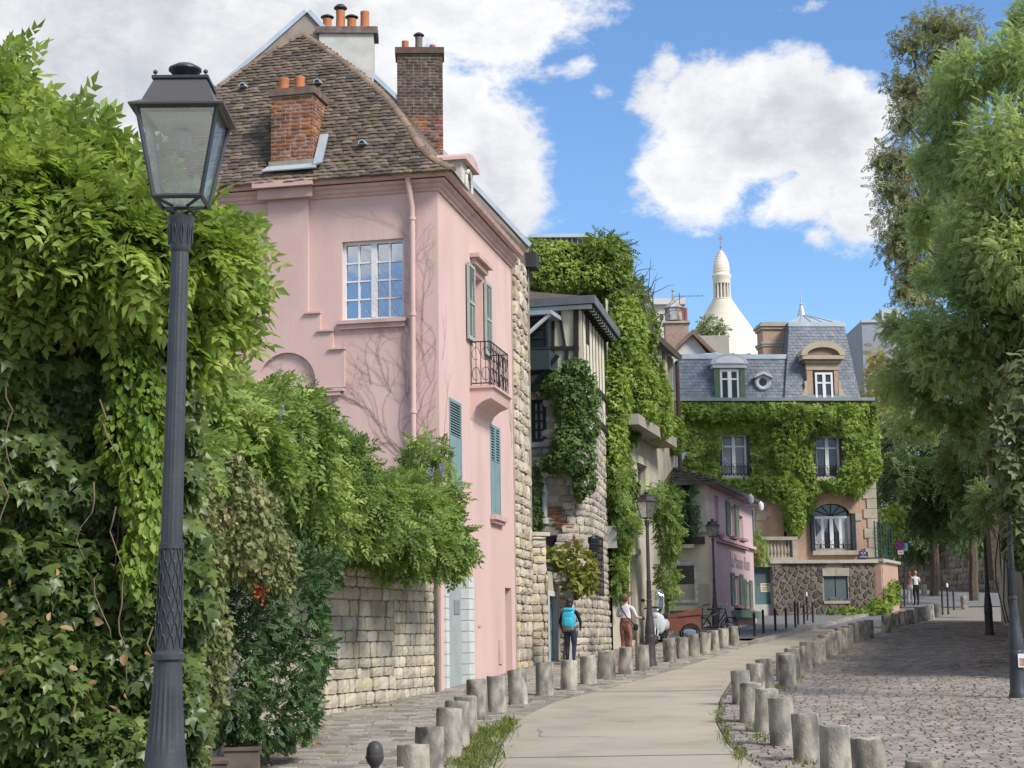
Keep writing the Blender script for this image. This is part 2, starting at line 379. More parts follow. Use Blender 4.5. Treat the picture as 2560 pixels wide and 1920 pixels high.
def courses(fr, a0, a1, b0, b1, h=(.16, .26), w=(.22, .5), c=0.0, th=.12, gap=.022, seed=1, skip=None, proud=.02, tpl=8, rl=.02, mi=lambda a, b: 0):
    r = random.Random(seed); out = []; b = b0
    while b < b1 - .04:
        hh = min(r.uniform(*h), b1 - b); a = a0 - r.uniform(0, w[0])
        while a < a1:
            ww = r.uniform(*w); x0 = max(a, a0); x1 = min(a + ww, a1)
            if x1 - x0 > .06:
                am, bm = (x0 + x1) / 2, b + hh / 2
                if not (skip and skip(am, bm)):
                    out.append((r.randrange(tpl), fmat(fr, am, bm, c - th / 2 + r.uniform(0, proud), (x1 - x0) - gap, th, hh - gap, r.uniform(-rl, rl)), (x1 - x0 + hh) / 2, mi(am, bm)))
            a += ww
        b += hh
    return out

# ------------------------------------------------------------------ leaves
def mesh_np(name, verts, faces, k):
    me = bpy.data.meshes.new(name); nv = len(verts); nf = len(faces)
    me.vertices.add(nv); me.vertices.foreach_set('co', np.asarray(verts, np.float32).ravel())
    me.loops.add(nf * k); me.loops.foreach_set('vertex_index', np.asarray(faces, np.int32).ravel())
    me.polygons.add(nf); me.polygons.foreach_set('loop_start', np.arange(nf, dtype=np.int32) * k); me.update(); return me
LEAF = (np.array([(0, 0, 0), (-.27, .42, .07), (0, 1, -.06), (.27, .42, .07)]), np.array([(0, 3, 2), (0, 2, 1)]))
BLADE = (np.array([(0, 0, 0), (-.05, .4, .05), (.05, 1, -.15), (.05, .4, .05)]), np.array([(0, 3, 2), (0, 2, 1)]))
OVAL = (np.array([(0, 0, 0), (-.3, .3, .06), (-.26, .68, .05), (0, 1, -.08), (.26, .68, .05), (.3, .3, .06)]), np.array([(0, 5, 4), (0, 4, 3), (0, 3, 2), (0, 2, 1)]))
IVYL = (np.array([(0, .1, .02), (-.42, .12, -.05), (-.5, .5, .02), (-.2, .52, .05), (0, 1, -.1), (.2, .52, .05), (.5, .5, .02), (.42, .12, -.05)]),
        np.array([(0, 2, 1), (0, 3, 2), (0, 4, 3), (0, 5, 4), (0, 6, 5), (0, 7, 6)]))
def compound(pairs, ll=.32, droop=.35, spread=1.05, w=.5):
    vs = []; fs = []
    def leaflet(base, ang, s):
        o = len(vs); ca, sa = math.cos(ang), math.sin(ang)
        for x, y, z in LEAF[0]:
            x *= w * 2 * s; y *= s; z *= s
            vs.append((base[0] + x * ca + y * sa, base[1] - x * sa + y * ca, base[2] + z - .18 * s * (y / s) ** 2))
        fs.extend([(a + o, b + o, c + o) for a, b, c in LEAF[1]])
    for i in range(pairs):
        t = .18 + .72 * i / max(1, pairs - 1); base = (0, t, -droop * t * t); s = ll * (1 - .25 * abs(t - .5))
        leaflet(base, spread, s); leaflet(base, -spread, s)
    leaflet((0, .95, -droop * .9), 0, ll)
    return np.array(vs), np.array(fs)
COMP6 = compound(6, .27, .3, 1.05, .55); COMP5 = compound(5); COMP4 = compound(4, .36); COMP7 = compound(7, .24, .3, 1.15, .42)
SPRIG = compound(4, .42, .15, .8, .55)
def unit(a): return a / np.maximum(1e-9, np.linalg.norm(a, axis=1, keepdims=True))
def leaves(name, P, D, Nn, S, tpl, mt, parent=None):
    P = np.asarray(P); tv, tf = tpl; y = unit(np.asarray(D)); x = unit(np.cross(y, np.asarray(Nn))); z = np.cross(x, y); S = np.asarray(S)[:, None, None]
    L = np.array(wloc(parent)) if parent else np.zeros(3)
    W = (P - L)[:, None, :] + S * (x[:, None, :] * tv[None, :, 0:1] + y[:, None, :] * tv[None, :, 1:2] + z[:, None, :] * tv[None, :, 2:3])
    F = tf[None] + (np.arange(len(P)) * len(tv))[:, None, None]
    me = mesh_np(name, W.reshape(-1, 3), F.reshape(-1, 3), 3); me.materials.append(mt)
    o = bpy.data.objects.new(name, me); COL.objects.link(o)
    if parent: o.parent = parent
    return o
def blob(px, py, Y, rx, ry, rd=None):
    s = Y / FPX; return (np.array(at(px, py, Y)), np.array([rx * s, rd if rd else (rx + ry) / 2 * s, ry * s]))
def shell(blobs, dens, lo=.72, hi=1.06, seed=1, front=.55, inner=.78):
    """points and outward normals on a union of ellipsoids; camera side denser"""
    r = np.random.default_rng(seed); Ps = []; Ns = []
    for i, (c, q) in enumerate(blobs):
        area = 4 * math.pi * ((q[0] * q[1]) ** 1.6 / 3 + (q[0] * q[2]) ** 1.6 / 3 + (q[1] * q[2]) ** 1.6 / 3) ** (1 / 1.6)
        n = int(area * dens); d = unit(r.normal(size=(n, 3)))
        keep = (d[:, 1] < .35) | (r.random(n) > front); d = d[keep]
        if len(d) == 0: continue
        rr = r.uniform(lo, hi, (len(d), 1)) * (1 + .10 * np.sin(d[:, :1] * 7 + i) * np.cos(d[:, 2:3] * 6 + i * 2)); p = c + d * q * rr
        ok = np.ones(len(p), bool)
        for j, (c2, q2) in enumerate(blobs):
            if j != i: ok &= (((p - c2) / q2) ** 2).sum(1) > inner ** 2
        Ps.append(p[ok]); Ns.append(unit(d / q)[ok])
    return np.concatenate(Ps), np.concatenate(Ns)
def foliage(name, blobs, dens, size, tpl, mt, parent, seed=1, out=.6, down=.45, rnd=.6, lo=.7, hi=1.06, front=.55, inner=.78, face=.5):
    r = np.random.default_rng(seed + 99); P, Nn = shell(blobs, dens, lo, hi, seed, front, inner); n = len(P)
    D = Nn * out + np.array([0, 0, -down]) + r.normal(size=(n, 3)) * rnd
    Q = Nn * .6 + np.array([0, 0, .7]) + r.normal(size=(n, 3)) * face
    return leaves(name, P, D, Q, size * r.uniform(.5, 1.3, n), tpl, mt, parent)
def inpoly(x, y, poly):
    c = np.zeros(len(x), bool); n = len(poly)
    for i in range(n):
        x1, y1 = poly[i]; x2, y2 = poly[(i + 1) % n]
        if y1 == y2: continue
        c ^= ((y1 > y) != (y2 > y)) & (x < (x2 - x1) * (y - y1) / (y2 - y1) + x1)
    return c
def ivy_on(name, fr, poly, n, size, tpl, mt, parent, bulge=.25, seed=3, holes=(), base=.03, down=.8, freq=.9, edge=.0, layers=1.0):
    """leaves over the part of a facade inside a polygon given on the photograph"""
    r = np.random.default_rng(seed); pa = np.array([fr.hit(*p) for p in poly]); mn = pa.min(0); mxx = pa.max(0)
    q = r.uniform(mn, mxx, (n * 4, 2)); ok = inpoly(q[:, 0], q[:, 1], [tuple(p) for p in pa])
    for h in holes: ok &= ~((q[:, 0] > h[0]) & (q[:, 0] < h[1]) & (q[:, 1] > h[2]) & (q[:, 1] < h[3]))
    q = q[ok][:n]; n = len(q)
    bl = np.array([mnoise.noise(V((a * freq, b * freq, seed * 3.7))) * .6 + mnoise.noise(V((a * freq * 3, b * freq * 3, seed))) * .4 for a, b in q]); bl = np.clip(.45 + bl, 0.02, 1)
    cc = base + bulge * bl * r.uniform(.55, 1.0, n)
    u, nn = np.array(fr.u), np.array(fr.n); P = np.array(fr.O) + q[:, :1] * u + q[:, 1:] * np.array([0, 0, 1.]) + cc[:, None] * nn
    D = np.array([0, 0, -1.]) * down + nn * .35 + r.normal(size=(n, 3)) * .45; Q = nn + np.array([0, 0, .35]) + r.normal(size=(n, 3)) * .35
    return leaves(name, P, D, Q, size * r.uniform(.6, 1.25, n), tpl, mt, parent)
LM = lambda name, ramp, trans=.3, clump=0., rough=.5: mat(name, (0, 0, 0), rough=rough, ramp=ramp, trans=trans, clump=clump, spec=.35)
WIST = LM('wisteria_leaf', [(0, (.095, .14, .03)), (.4, (.205, .285, .06)), (.75, (.37, .455, .115)), (1, (.58, .60, .24))], .42, 2.2)
WIST2 = LM('wall_wisteria_leaf', [(0, (.08, .13, .033)), (.45, (.16, .235, .055)), (.8, (.285, .37, .095)), (1, (.50, .53, .20))], .34, 1.0)
IVYD = LM('dark_ivy_leaf', [(0, (.045, .07, .02)), (.5, (.09, .135, .036)), (.85, (.165, .22, .06)), (1, (.28, .33, .12))], .3, 3.0, .36)
IVYG = LM('boston_ivy_leaf', [(0, (.13, .195, .04)), (.45, (.22, .305, .065)), (.8, (.335, .42, .095)), (1, (.48, .51, .16))], .4, 1.1)
IVYO = LM('olive_creeper_leaf', [(0, (.09, .13, .035)), (.5, (.14, .20, .05)), (.85, (.22, .27, .07)), (1, (.30, .28, .09))], .3, .9)
VARI = LM('variegated_leaf', [(0, (.07, .10, .03)), (.4, (.14, .17, .055)), (.7, (.24, .24, .10)), (.9, (.36, .33, .17)), (1, (.26, .13, .06))], .25, 4)
SHRUB = LM('evergreen_leaf', [(0, (.034, .068, .026)), (.5, (.06, .115, .038)), (.9, (.11, .18, .055)), (1, (.26, .32, .07))], .22, 3)
VINEY = LM('lime_vine_leaf', [(0, (.10, .17, .03)), (.5, (.17, .26, .04)), (1, (.30, .36, .07))], .4, 4)
ROBIN = LM('locust_leaf', [(0, (.18, .24, .095)), (.5, (.285, .355, .14)), (.85, (.40, .47, .19)), (1, (.50, .56, .22))], .55, .35)
CHEST = LM('withered_chestnut_leaf', [(0, (.14, .15, .06)), (.35, (.25, .21, .095)), (.6, (.23, .28, .105)), (1, (.35, .28, .15))], .25, .5)
YELT = LM('yellow_tree_leaf', [(0, (.28, .22, .06)), (.6, (.42, .34, .10)), (1, (.52, .44, .16))], .35, .4)
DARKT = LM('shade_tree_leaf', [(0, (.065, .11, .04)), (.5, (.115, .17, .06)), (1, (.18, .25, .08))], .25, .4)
DRY = LM('dry_leaf', [(0, (.20, .11, .05)), (.5, (.30, .18, .085)), (1, (.42, .30, .17))], .1)
# ------------------------------------------------------------------ ground, road, pavements
GY = [-60, 0, 7, 13, 18.3, 50, 62, 74, 86, 100, 130, 400]; GZ = [-.4, -.05, -.02, .05, .2, 1.28, 1.75, 2.35, 3.1, 4.0, 5.5, 7.0]
def gz(Y): return float(np.interp(Y, GY, GZ))
def solve(px, py, h=0.):
    lo, hi = 3., 200.; d = ray(px, py)
    for _ in range(60):
        m = (lo + hi) / 2
        if EYE.z + d.z * m / d.y > gz(m) + h: lo = m
        else: hi = m
    return at(px, py, lo)
def gnd(px, py): p = solve(px, py); p.z = gz(p.y); return p
def gtop(px, py, h): p = solve(px, py, h); p.z = gz(p.y); return p
def edge(pts):
    q = sorted([(gnd(*p).y, gnd(*p).x) for p in pts]); return [a for a, _ in q], [b for _, b in q]
LE = edge([(1238, 1918), (1256, 1863), (1296, 1800), (1389, 1756), (1528, 1721), (1678, 1678), (1805, 1638), (1886, 1611), (1967, 1590), (2060, 1566), (2200, 1532)])
RE = edge([(1890, 1918), (1817, 1863), (1788, 1805), (1800, 1748), (1830, 1700), (1930, 1655), (2040, 1625), (2140, 1601), (2215, 1578), (2345, 1539)])
def xl(Y): return float(np.interp(Y, LE[0], LE[1])) if Y > LE[0][0] else LE[1][0] - (LE[0][0] - Y) * .03
def xr(Y): return float(np.interp(Y, RE[0], RE[1])) if Y > RE[0][0] else RE[1][0] + (RE[0][0] - Y) * .16
WALLR = lambda Y: 17.9 + (Y - 64) * .225
def strip(name, Ys, fl, fr_, dz, mt, nx=2):
    vs = []; fs = []
    for Y in Ys:
        a, b = fl(Y), fr_(Y)
        for k in range(nx + 1): vs.append((a + (b - a) * k / nx, Y, gz(Y) + dz))
    for j in range(len(Ys) - 1):
        for k in range(nx): i = j * (nx + 1) + k; fs.append((i, i + 1, i + nx + 2, i + nx + 1))
    m = MB(); m.add(vs, fs); o = m.build(name, mt); o['kind'] = 'structure'; return o
ys = [-60, -30, 0] + [float(y) for y in np.arange(4, 130, 2.)] + [150, 200, 300, 400]
strip('ground', ys, lambda Y: -160, lambda Y: 160, -.03, EARTH, 8)
yr = [float(y) for y in np.arange(5, 60.01, .5)]
road = strip('road', yr, xl, xr, .012, CONC, 4)
# transverse joints sawn in the concrete slabs
for py in (1895, 1732):
    Y = gnd(1500, py).y; m = MB(); a, b = xl(Y) + .02, xr(Y) - .02
    m.add([(a, Y, gz(Y) + .016), (b, Y + .05, gz(Y + .05) + .016), (b, Y + .13, gz(Y + .13) + .016), (a, Y + .08, gz(Y + .08) + .016)], [(0, 1, 2, 3)]); m.build('joint', mat('slab_joint', (.23, .205, .165), (.29, .26, .21), scale=5, rough=1), road)
rk = random.Random(8)
for x0, y0, n_, ang in ((1.6, 24, 30, 1.9), (3.2, 31, 24, 1.0)):
    p_ = [(x0, y0)]
    for _ in range(n_): ang += rk.gauss(0, .35); p_.append((p_[-1][0] + .13 * math.cos(ang), p_[-1][1] + .13 * math.sin(ang)))
    p_ = [q for q in p_ if xl(q[1]) + .1 < q[0] < xr(q[1]) - .1]
    if len(p_) < 4: continue
    m = MB(); w_ = [.006 + .008 * rk.random() for _ in p_]
    m.add([(x - w, y - w, gz(y) + .0165) for (x, y), w in zip(p_, w_)] + [(x + w, y + w, gz(y) + .0165) for (x, y), w in zip(p_, w_)], [(i, i + 1, len(p_) + i + 1, len(p_) + i) for i in range(len(p_) - 1)]); m.build('crack', MATS['slab_joint'], road)
yu = [float(y) for y in np.arange(60.2, 78.1, .6)]
strip('upper_road', yu, xl, xr, .010, ASPH, 3)
strip('upper_road', [float(y) for y in np.arange(78.2, 112, 2)], lambda Y: 14 - (Y - 78) * .1, lambda Y: 40, .010, ASPH, 3)
WPATH = [at(-350, 1700, 8.0), at(20, 1700, 10.), at(300, 1700, 14), at(500, 1700, 19), at(812, 1700, 26), at(1092, 1700, 31)]
def wallx(Y):
    return float(np.interp(Y, [p.y for p in WPATH] + [38, 46, 57, 66], [p.x for p in WPATH] + [.1, 2.4, 5.2, 9.0]))
lp = strip('pavement', [float(y) for y in np.arange(5, 52.1, .5)], lambda Y: wallx(Y) - .3, lambda Y: xl(Y) - .02, .004, EARTH, 3)
rp = strip('pavement', [float(y) for y in np.arange(5, 66.1, .5)], lambda Y: xr(Y) + .02, lambda Y: WALLR(Y) + .5, .004, EARTH, 3)
up = strip('upper_pavement', [float(y) for y in np.arange(52.2, 86, .6)], lambda Y: wallx(Y) - .3, lambda Y: xl(Y) - .16, .06, ASPH, 3)
def sett_tpl(s):
    r = random.Random(s); j = lambda a: r.uniform(-a, a); t = []
    for x, y in ((-.5, -.5), (.5, -.5), (.5, .5), (-.5, .5)): t.append((x, y, -.5))
    for x, y in ((-.5, -.5), (.5, -.5), (.5, .5), (-.5, .5)): t.append((x * .90 + j(.03), y * .88 + j(.04), .5 + j(.10)))
    return t, [(4, 5, 6, 7), (0, 1, 5, 4), (1, 2, 6, 5), (2, 3, 7, 6), (3, 0, 4, 7)]
SETT_T = [sett_tpl(i) for i in range(8)]
def setts(parent, y0, y1, fl, fr_, w, d, hh, mt, seed, grow=0.0, tilt=.0):
    r = random.Random(seed); it = []; Y = y0
    while Y < y1:
        dd = d * (1 + grow * max(0, Y - 25)); a, b = fl(Y), fr_(Y); x = a + r.uniform(0, w[0])
        while x < b:
            ww = r.uniform(*w) * (1 + grow * max(0, Y - 25)); yy = Y + tilt * (x - a) + r.uniform(-.015, .015)
            if yy < y1 and x + ww < b + .05 and fl(yy) - .02 < x:
                z = gz(yy) + hh / 2 - .02 + r.uniform(-.006, .006) + mnoise.noise(V((x * .8, yy * .8, 0))) * .012
                M = Matrix.Translation((x + ww / 2, yy, z)) @ Matrix.Rotation(r.uniform(-.05, .05), 4, 'Z') @ Matrix.Rotation(r.uniform(-.05, .05), 4, 'X') @ Matrix.Diagonal((ww - .006, dd - .006, hh, 1))
                it.append((r.randrange(8), M, ww))
            x += ww
        Y += dd
    pieces('sett', SETT_T, it, mt, parent)
setts(rp, 16.6, 64, lambda Y: xr(Y) + .03, lambda Y: min(WALLR(Y), (1310 / FPX) * Y + 2.3), (.14, .23), .15, .05, SETT, 5, .012, .03)
setts(lp, 16.6, 51.5, lambda Y: wallx(Y) + .02, lambda Y: xl(Y) - .04, (.2, .36), .2, .05, SETTL, 6, .01, -.04)
# kerb of the upper pavement, stone by stone
kb = MB(); Y = 49.5; kroot = None; kit = []
while Y < 79:
    a, b = V((xl(Y), Y, gz(Y))), V((xl(Y + 1.), Y + 1., gz(Y + 1.))); u = b - a
    M = Matrix.Identity(4); un = u.normalized(); M.col[0][:3] = un; M.col[1][:3] = V((-un.y, un.x, 0)).normalized(); M.col[2][:3] = un.cross(M.col[1].to_3d()); M.translation = (a + b) / 2 + UP * .03
    kit.append((random.randrange(8), M @ Matrix.Diagonal((u.length - .02, .26, .18, 1)), 1.0)); Y += 1.0
kerb = MB().add([(xl(y) - .02, y, gz(y) - .02) for y in (49, 50, 51)] + [(xl(y) - .2, y, gz(y) - .02) for y in (49, 50, 51)], [(0, 1, 4, 3), (1, 2, 5, 4)]).build('kerb', EARTH); kerb['kind'] = 'structure'
pieces('kerb_stone', SETT_T, kit, KERB, kerb)

# ------------------------------------------------------------------ windows, shutters and other joinery
def window(fr, rc, parent, c=-.14, fw=.06, cols=2, rows=4, mid=.09, fm=None, gm=None, bar=.025, name='window', rowsat=None):
    """part window > frame, each pane"""
    fm = fm or WHITE; gm = gm or GLASS; a0, a1, b0, b1 = rc; m = MB()
    m.fbox(fr, a0, a0 + fw, b0, b1, c - .05, c + .03); m.fbox(fr, a1 - fw, a1, b0, b1, c - .05, c + .03)
    m.fbox(fr, a0 + fw, a1 - fw, b0, b0 + fw, c - .05, c + .03); m.fbox(fr, a0 + fw, a1 - fw, b1 - fw, b1, c - .05, c + .03)
    w = m.build(name, fm, parent); am = (a0 + a1) / 2; m = MB()
    leafs = [(a0 + fw, a1 - fw)]
    if mid:
        m.fbox(fr, am - mid / 2, am + mid / 2, b0 + fw, b1 - fw, c - .045, c + .035); leafs = [(a0 + fw, am - mid / 2), (am + mid / 2, a1 - fw)]
    rs = rowsat or [k / rows for k in range(1, rows)]; H = b1 - b0 - 2 * fw; edges = [0] + rs + [1]
    nb = cols // len(leafs)
    for x0, x1 in leafs:
        for t in rs: m.fbox(fr, x0, x1, b0 + fw + H * t - bar / 2, b0 + fw + H * t + bar / 2, c - .03, c + .02)
        for k in range(1, nb): x = x0 + (x1 - x0) * k / nb; m.fbox(fr, x - bar / 2, x + bar / 2, b0 + fw, b1 - fw, c - .028, c + .022)
    if m.v: m.build('glazing_bar', fm, w)
    for x0, x1 in leafs:
        for k in range(nb):
            for j in range(len(edges) - 1):
                u0 = x0 + (x1 - x0) * k / nb + bar * .4; u1 = x0 + (x1 - x0) * (k + 1) / nb - bar * .4; v0 = b0 + fw + H * edges[j] + bar * .4; v1 = b0 + fw + H * edges[j + 1] - bar * .4
                MB().fbox(fr, u0, u1, v0, v1, c - .025, c - .015).build('pane', gm, w)
    return w
def shutter(fr, rc, parent, mt, c0=.02, slats=18, solid=0., hinge=None, th=.045):
    """louvred shutter > each slat; solid: share of the height that is a plain panel"""
    a0, a1, b0, b1 = rc; H = b1 - b0; w = min(.06, (a1 - a0) * .14); m = MB(); f = fr
    if hinge is not None:  # swung open by hinge angle about edge a0
        A = fr.P(a0, 0, c0); u = (fr.u * math.cos(hinge) + fr.n * math.sin(hinge)); f = Fr((A.x, A.y, fr.O.z), u); a1 = a1 - a0; a0 = 0.; c0 = -.02
    bs = b0 + H * solid
    m.fbox(f, a0, a0 + w, b0, b1, c0, c0 + th); m.fbox(f, a1 - w, a1, b0, b1, c0, c0 + th)
    m.fbox(f, a0 + w, a1 - w, b1 - w, b1, c0, c0 + th); m.fbox(f, a0 + w, a1 - w, b0, b0 + w * 1.2, c0, c0 + th)
    if solid: m.fbox(f, a0 + w, a1 - w, b0 + w * 1.2, bs, c0 + .008, c0 + th - .012)
    else:
        mid = (b0 + b1) / 2; m.fbox(f, a0 + w, a1 - w, mid - w / 2, mid + w / 2, c0, c0 + th)
    s = m.build('shutter', mt, parent); lo = bs + .01 if solid else b0 + w * 1.2; st = (b1 - w - lo) / slats
    for k in range(slats):
        z = lo + st * (k + .5)
        if not solid and abs(z - (b0 + b1) / 2) < w: continue
        q = MB(); q.add([f.P(a0 + w, z - st * .42, c0 + th - .006), f.P(a1 - w, z - st * .42, c0 + th - .006), f.P(a1 - w, z + st * .28, c0 + .006), f.P(a0 + w, z + st * .28, c0 + .006),
                         f.P(a0 + w, z - st * .30, c0 + th - .006), f.P(a1 - w, z - st * .30, c0 + th - .006), f.P(a1 - w, z + st * .40, c0 + .006), f.P(a0 + w, z + st * .40, c0 + .006)],
                        [(0, 1, 2, 3), (4, 7, 6, 5), (0, 4, 5, 1), (2, 6, 7, 3), (0, 3, 7, 4), (1, 5, 6, 2)]); q.build('slat', mt, s)
    return s

# ------------------------------------------------------------------ the tall pink house
C0 = at(1097, 900, 31.0); E0 = at(1281, 1000, 37.8); L0 = at(340, 900, 32.3)
ZB = gz(31) - .35
LG = V((L0.x, L0.y, 0)); CG = V((C0.x, C0.y, 0)); EG = V((E0.x, E0.y, 0))
FG = Fr(LG, CG - LG); FS = Fr(CG, EG - CG); GW = (CG - LG).length; SW = (EG - CG).length
ZE = FG.hit(1097, 470)[1]                      # underside of the cornice
H1 = thing('pink_house', 'tall pink plastered house with tiled hip roof and brick chimneys', 'house', (CG.x, CG.y, gz(31)))
hw = FG.rect(855, 1010, 600, 798)
m = MB(); m.fwall(FG, 0, GW, ZB, ZE + .3, [hw], .22); m.build('gable_wall', PINK, H1)
up_w = FS.rect(1181, 1207, 700, 868); ldoor = FS.rect(1107, 1178, 1440, 1700); sdoor = FS.rect(1264, 1280, 1470, 1690)
lw1 = FS.rect(1123, 1153, 1002, 1238); lw2 = FS.rect(1226, 1250, 1066, 1290)
up_w = (up_w[0], up_w[1], up_w[2], FS.hit(1194, 690)[1])
sdoor = (sdoor[0], min(sdoor[1], SW - .15), gz(37) - .2, sdoor[3]); ldoor = (max(.25, ldoor[0]), ldoor[1], gz(32) - .2, ldoor[3])
m = MB(); m.fwall(FS, 0, SW, ZB, ZE + .3, [up_w, lw1, lw2, ldoor, sdoor], .22); m.build('street_wall', PINK, H1)
BK = FS.n * -6.0
m = MB(); m.quad(LG + UP * ZB, LG + UP * (ZE + .3), LG - FG.n * 7 + UP * (ZE + .3), LG - FG.n * 7 + UP * ZB)
m.quad(LG - FG.n * 7 + UP * ZB, LG - FG.n * 7 + UP * (ZE + .3), EG + UP * (ZE + .3), EG + UP * ZB); m.build('rear_wall', PINK, H1)
MB().fbox(FG, .3, GW - .3, ZB, ZE, -6.2, -.5).build('dark_interior', mat('interior', (.03, .028, .026)), H1)
w = window(FG, hw, H1, c=-.12, fw=.055, cols=4, rows=4, mid=.11, bar=.03)
m = MB(); s0 = FG.rect(846, 1018, 800, 818); m.fbox(FG, s0[0], s0[1], s0[2] + .07, s0[3], 0.002, .12); m.fbox(FG, s0[0] + .03, s0[1] - .03, s0[2] - .02, s0[2] + .07, .002, .07); m.build('sill', PINKD, w)
# pilaster with stepped relief and arched niche
def fp(px, py): return FG.hit(px, py)
m = MB(); cx = .07
p = FG.rect(671, 773, 470, 788); m.fbox(FG, p[0], p[1], p[2], ZE, .002, cx)
p1 = FG.rect(638, 804, 788, 834); m.fbox(FG, p1[0], p1[1], p1[2], p[2], .002, cx)
p2 = FG.rect(608, 835, 834, 880); m.fbox(FG, p2[0], p2[1], p2[2], p1[2], .002, cx)
p3 = FG.rect(577, 864, 880, 975); nl, nb_ = fp(648, 945); nr, _ = fp(792, 945); nc = (nl + nr) / 2; nr_ = (nr - nl) / 2; ztop = fp(720, 873)[1]
zc = min(ztop - nr_, p2[2] - nr_ - .02)
pts = [(p3[0], p2[2]), (p3[1], p2[2]), (p3[1], p3[2]), (nr, p3[2])] + [(nc + nr_ * math.cos(t), zc + nr_ * math.sin(t)) for t in np.linspace(0, math.pi, 17)] + [(nl, p3[2] - 1.2), (p3[0], p3[2] - 1.2)]
m.fpoly(FG, pts, .002, cx); m.build('pilaster', PINK, H1)
for q, (xa, xb) in ((p, (638, 671)), (p, (768, 804)), (p1, (608, 640)), (p1, (799, 836)), (p2, (578, 610)), (p2, (829, 865))):
    a0, a1 = fp(xa, 830)[0], fp(xb, 830)[0]; MB().fbox(FG, a0 - .02, a1 + .01, q[2] - .015, q[2] + .02, .004, cx + .05).build('relief_ledge', PINKD, H1)
q = FG.rect(794, 862, 972, 990); m = MB(); m.fbox(FG, q[0], q[1], q[3] - .06, q[3], .004, .11); m.fbox(FG, q[0] + .08, q[1] - .06, q[2], q[3] - .06, .004, .09); m.build('corbel', PINKD, H1)
# cornice and gutter, mitred at the corner
path = [LG - FG.n * .0 - FG.u * 0, CG, EG]
m = MB(); m.sweep([x + UP * ZE for x in path], [(.003, -.05), (.035, -.05), (.045, -.01), (.09, .02), (.10, .07), (.16, .10), (.17, .15), (.003, .16)]); m.build('cornice', PINKD, H1)
m = MB(); m.sweep([x + UP * (ZE + .24) for x in path], [(.13, .02), (.16, -.06), (.22, -.08), (.28, -.05), (.31, .02), (.295, .02), (.265, -.035), (.22, -.058), (.175, -.045), (.15, .02)]); m.build('gutter', PINKD, H1, True)
m = MB(); pa, pb = FG.rect(655, 790, 440, 470)[:2]; m.fbox(FG, pa, pb, ZE - .04, ZE + .15, .175, .24); m.fbox(FG, pa - .06, pb + .06, ZE + .15, ZE + .27, .316, .38); m.build('cornice_block', PINKD, H1)
m = MB(); da, _ = fp(1036, 900); m.tube([FG.P(da - .05, ZE + .18, .22), FG.P(da - .03, ZE + .02, .21), FG.P(da, ZE - .35, .1), FG.P(da, 1.6, .1)], .055, 10)
for z in (ZE - .6, ZE - 2.4, ZE - 4.2): m.tube([FG.P(da, z, .1), FG.P(da, z + .06, .1)], .07, 10)
m.build('downpipe', mat('pink_pipe', (.60, .43, .40), (.54, .38, .35), rough=.6), H1, True)
# upper window with balcony and open louvred shutters
m = MB(); m.fbox(FS, up_w[0] + .02, up_w[1] - .02, up_w[2], up_w[3] - .05, -.2, -.16); m.build('blind', PINK, H1)
a0, a1, b0, b1 = up_w
h_ = FS.rect(1168, 1212, 636, 690); hb = up_w[3] + .12
m = MB(); m.fbox(FS, a0 - .12, a1 + .12, hb, hb + .12, .003, .10); m.fbox(FS, a0 - .2, a1 + .2, hb + .12, hb + .2, .003, .19); m.build('lintel_moulding', PINKD, H1)
shutter(FS, (a0 - .62, a0 - .02, b0, b1 + .05), H1, SHUT, .03, 26); shutter(FS, (a1 + .02, a1 + .62, b0 - .05, b1 + .0), H1, SHUT, .03, 26)
ba, bb2 = FS.hit(1172, 960)[0], FS.hit(1238, 990)[0]; bc = .42
ba = a0 - .30; bb2 = a1 + .45
zb = up_w[2] - .95; zt = up_w[2] - .02
m = MB(); pr = [(0.002, -.62), (.05, -.5), (.12, -.36), (.25, -.26), (bc, -.2), (bc + .03, -.08), (bc + .05, 0), (0.002, 0)]
m.prism([FS.P(ba, zb + z, c) for c, z in pr], FS.u * (bb2 - ba)); m.build('balcony_bracket', PINK, H1)
m = MB(); m.fbox(FS, ba - .04, bb2 + .04, zb, zb + .05, .002, bc + .09); bsl = m.build('balcony_slab', PINKD, H1)
m = MB()
def rail(m, A, B, z0, z1, n, r=.009):
    for z in (z0 + .05, z1): m.tube([A + UP * z, B + UP * z], .013, 6)
    for k in range(n + 1):
        p_ = A.lerp(B, k / n); m.tube([p_ + UP * z0, p_ + UP * z1], r, 5)
        if k < n:
            q_ = A.lerp(B, (k + .5) / n); w_ = (B - A).length / n * .4; u_ = (B - A).normalized(); zz = (z0 + z1) / 2
            for s_ in (-1, 1):
                m.tube([q_ + u_ * (w_ * math.cos(t)) + UP * (zz + s_ * .2 + .13 * math.sin(t)) for t in np.linspace(0, 5.2, 10)], r * .8, 5)
            m.tube([q_ + UP * (z0 + .05), q_ + UP * z1], r * .7, 4)
A, B, C_, D_ = FS.P(ba, 0, .03), FS.P(ba, 0, bc), FS.P(bb2, 0, bc), FS.P(bb2, 0, .03)
rail(m, A, B, zb + .05, zt, 2); rail(m, B, C_, zb + .05, zt, 6); rail(m, C_, D_, zb + .05, zt, 2); m.build('balcony_railing', IRON, H1)
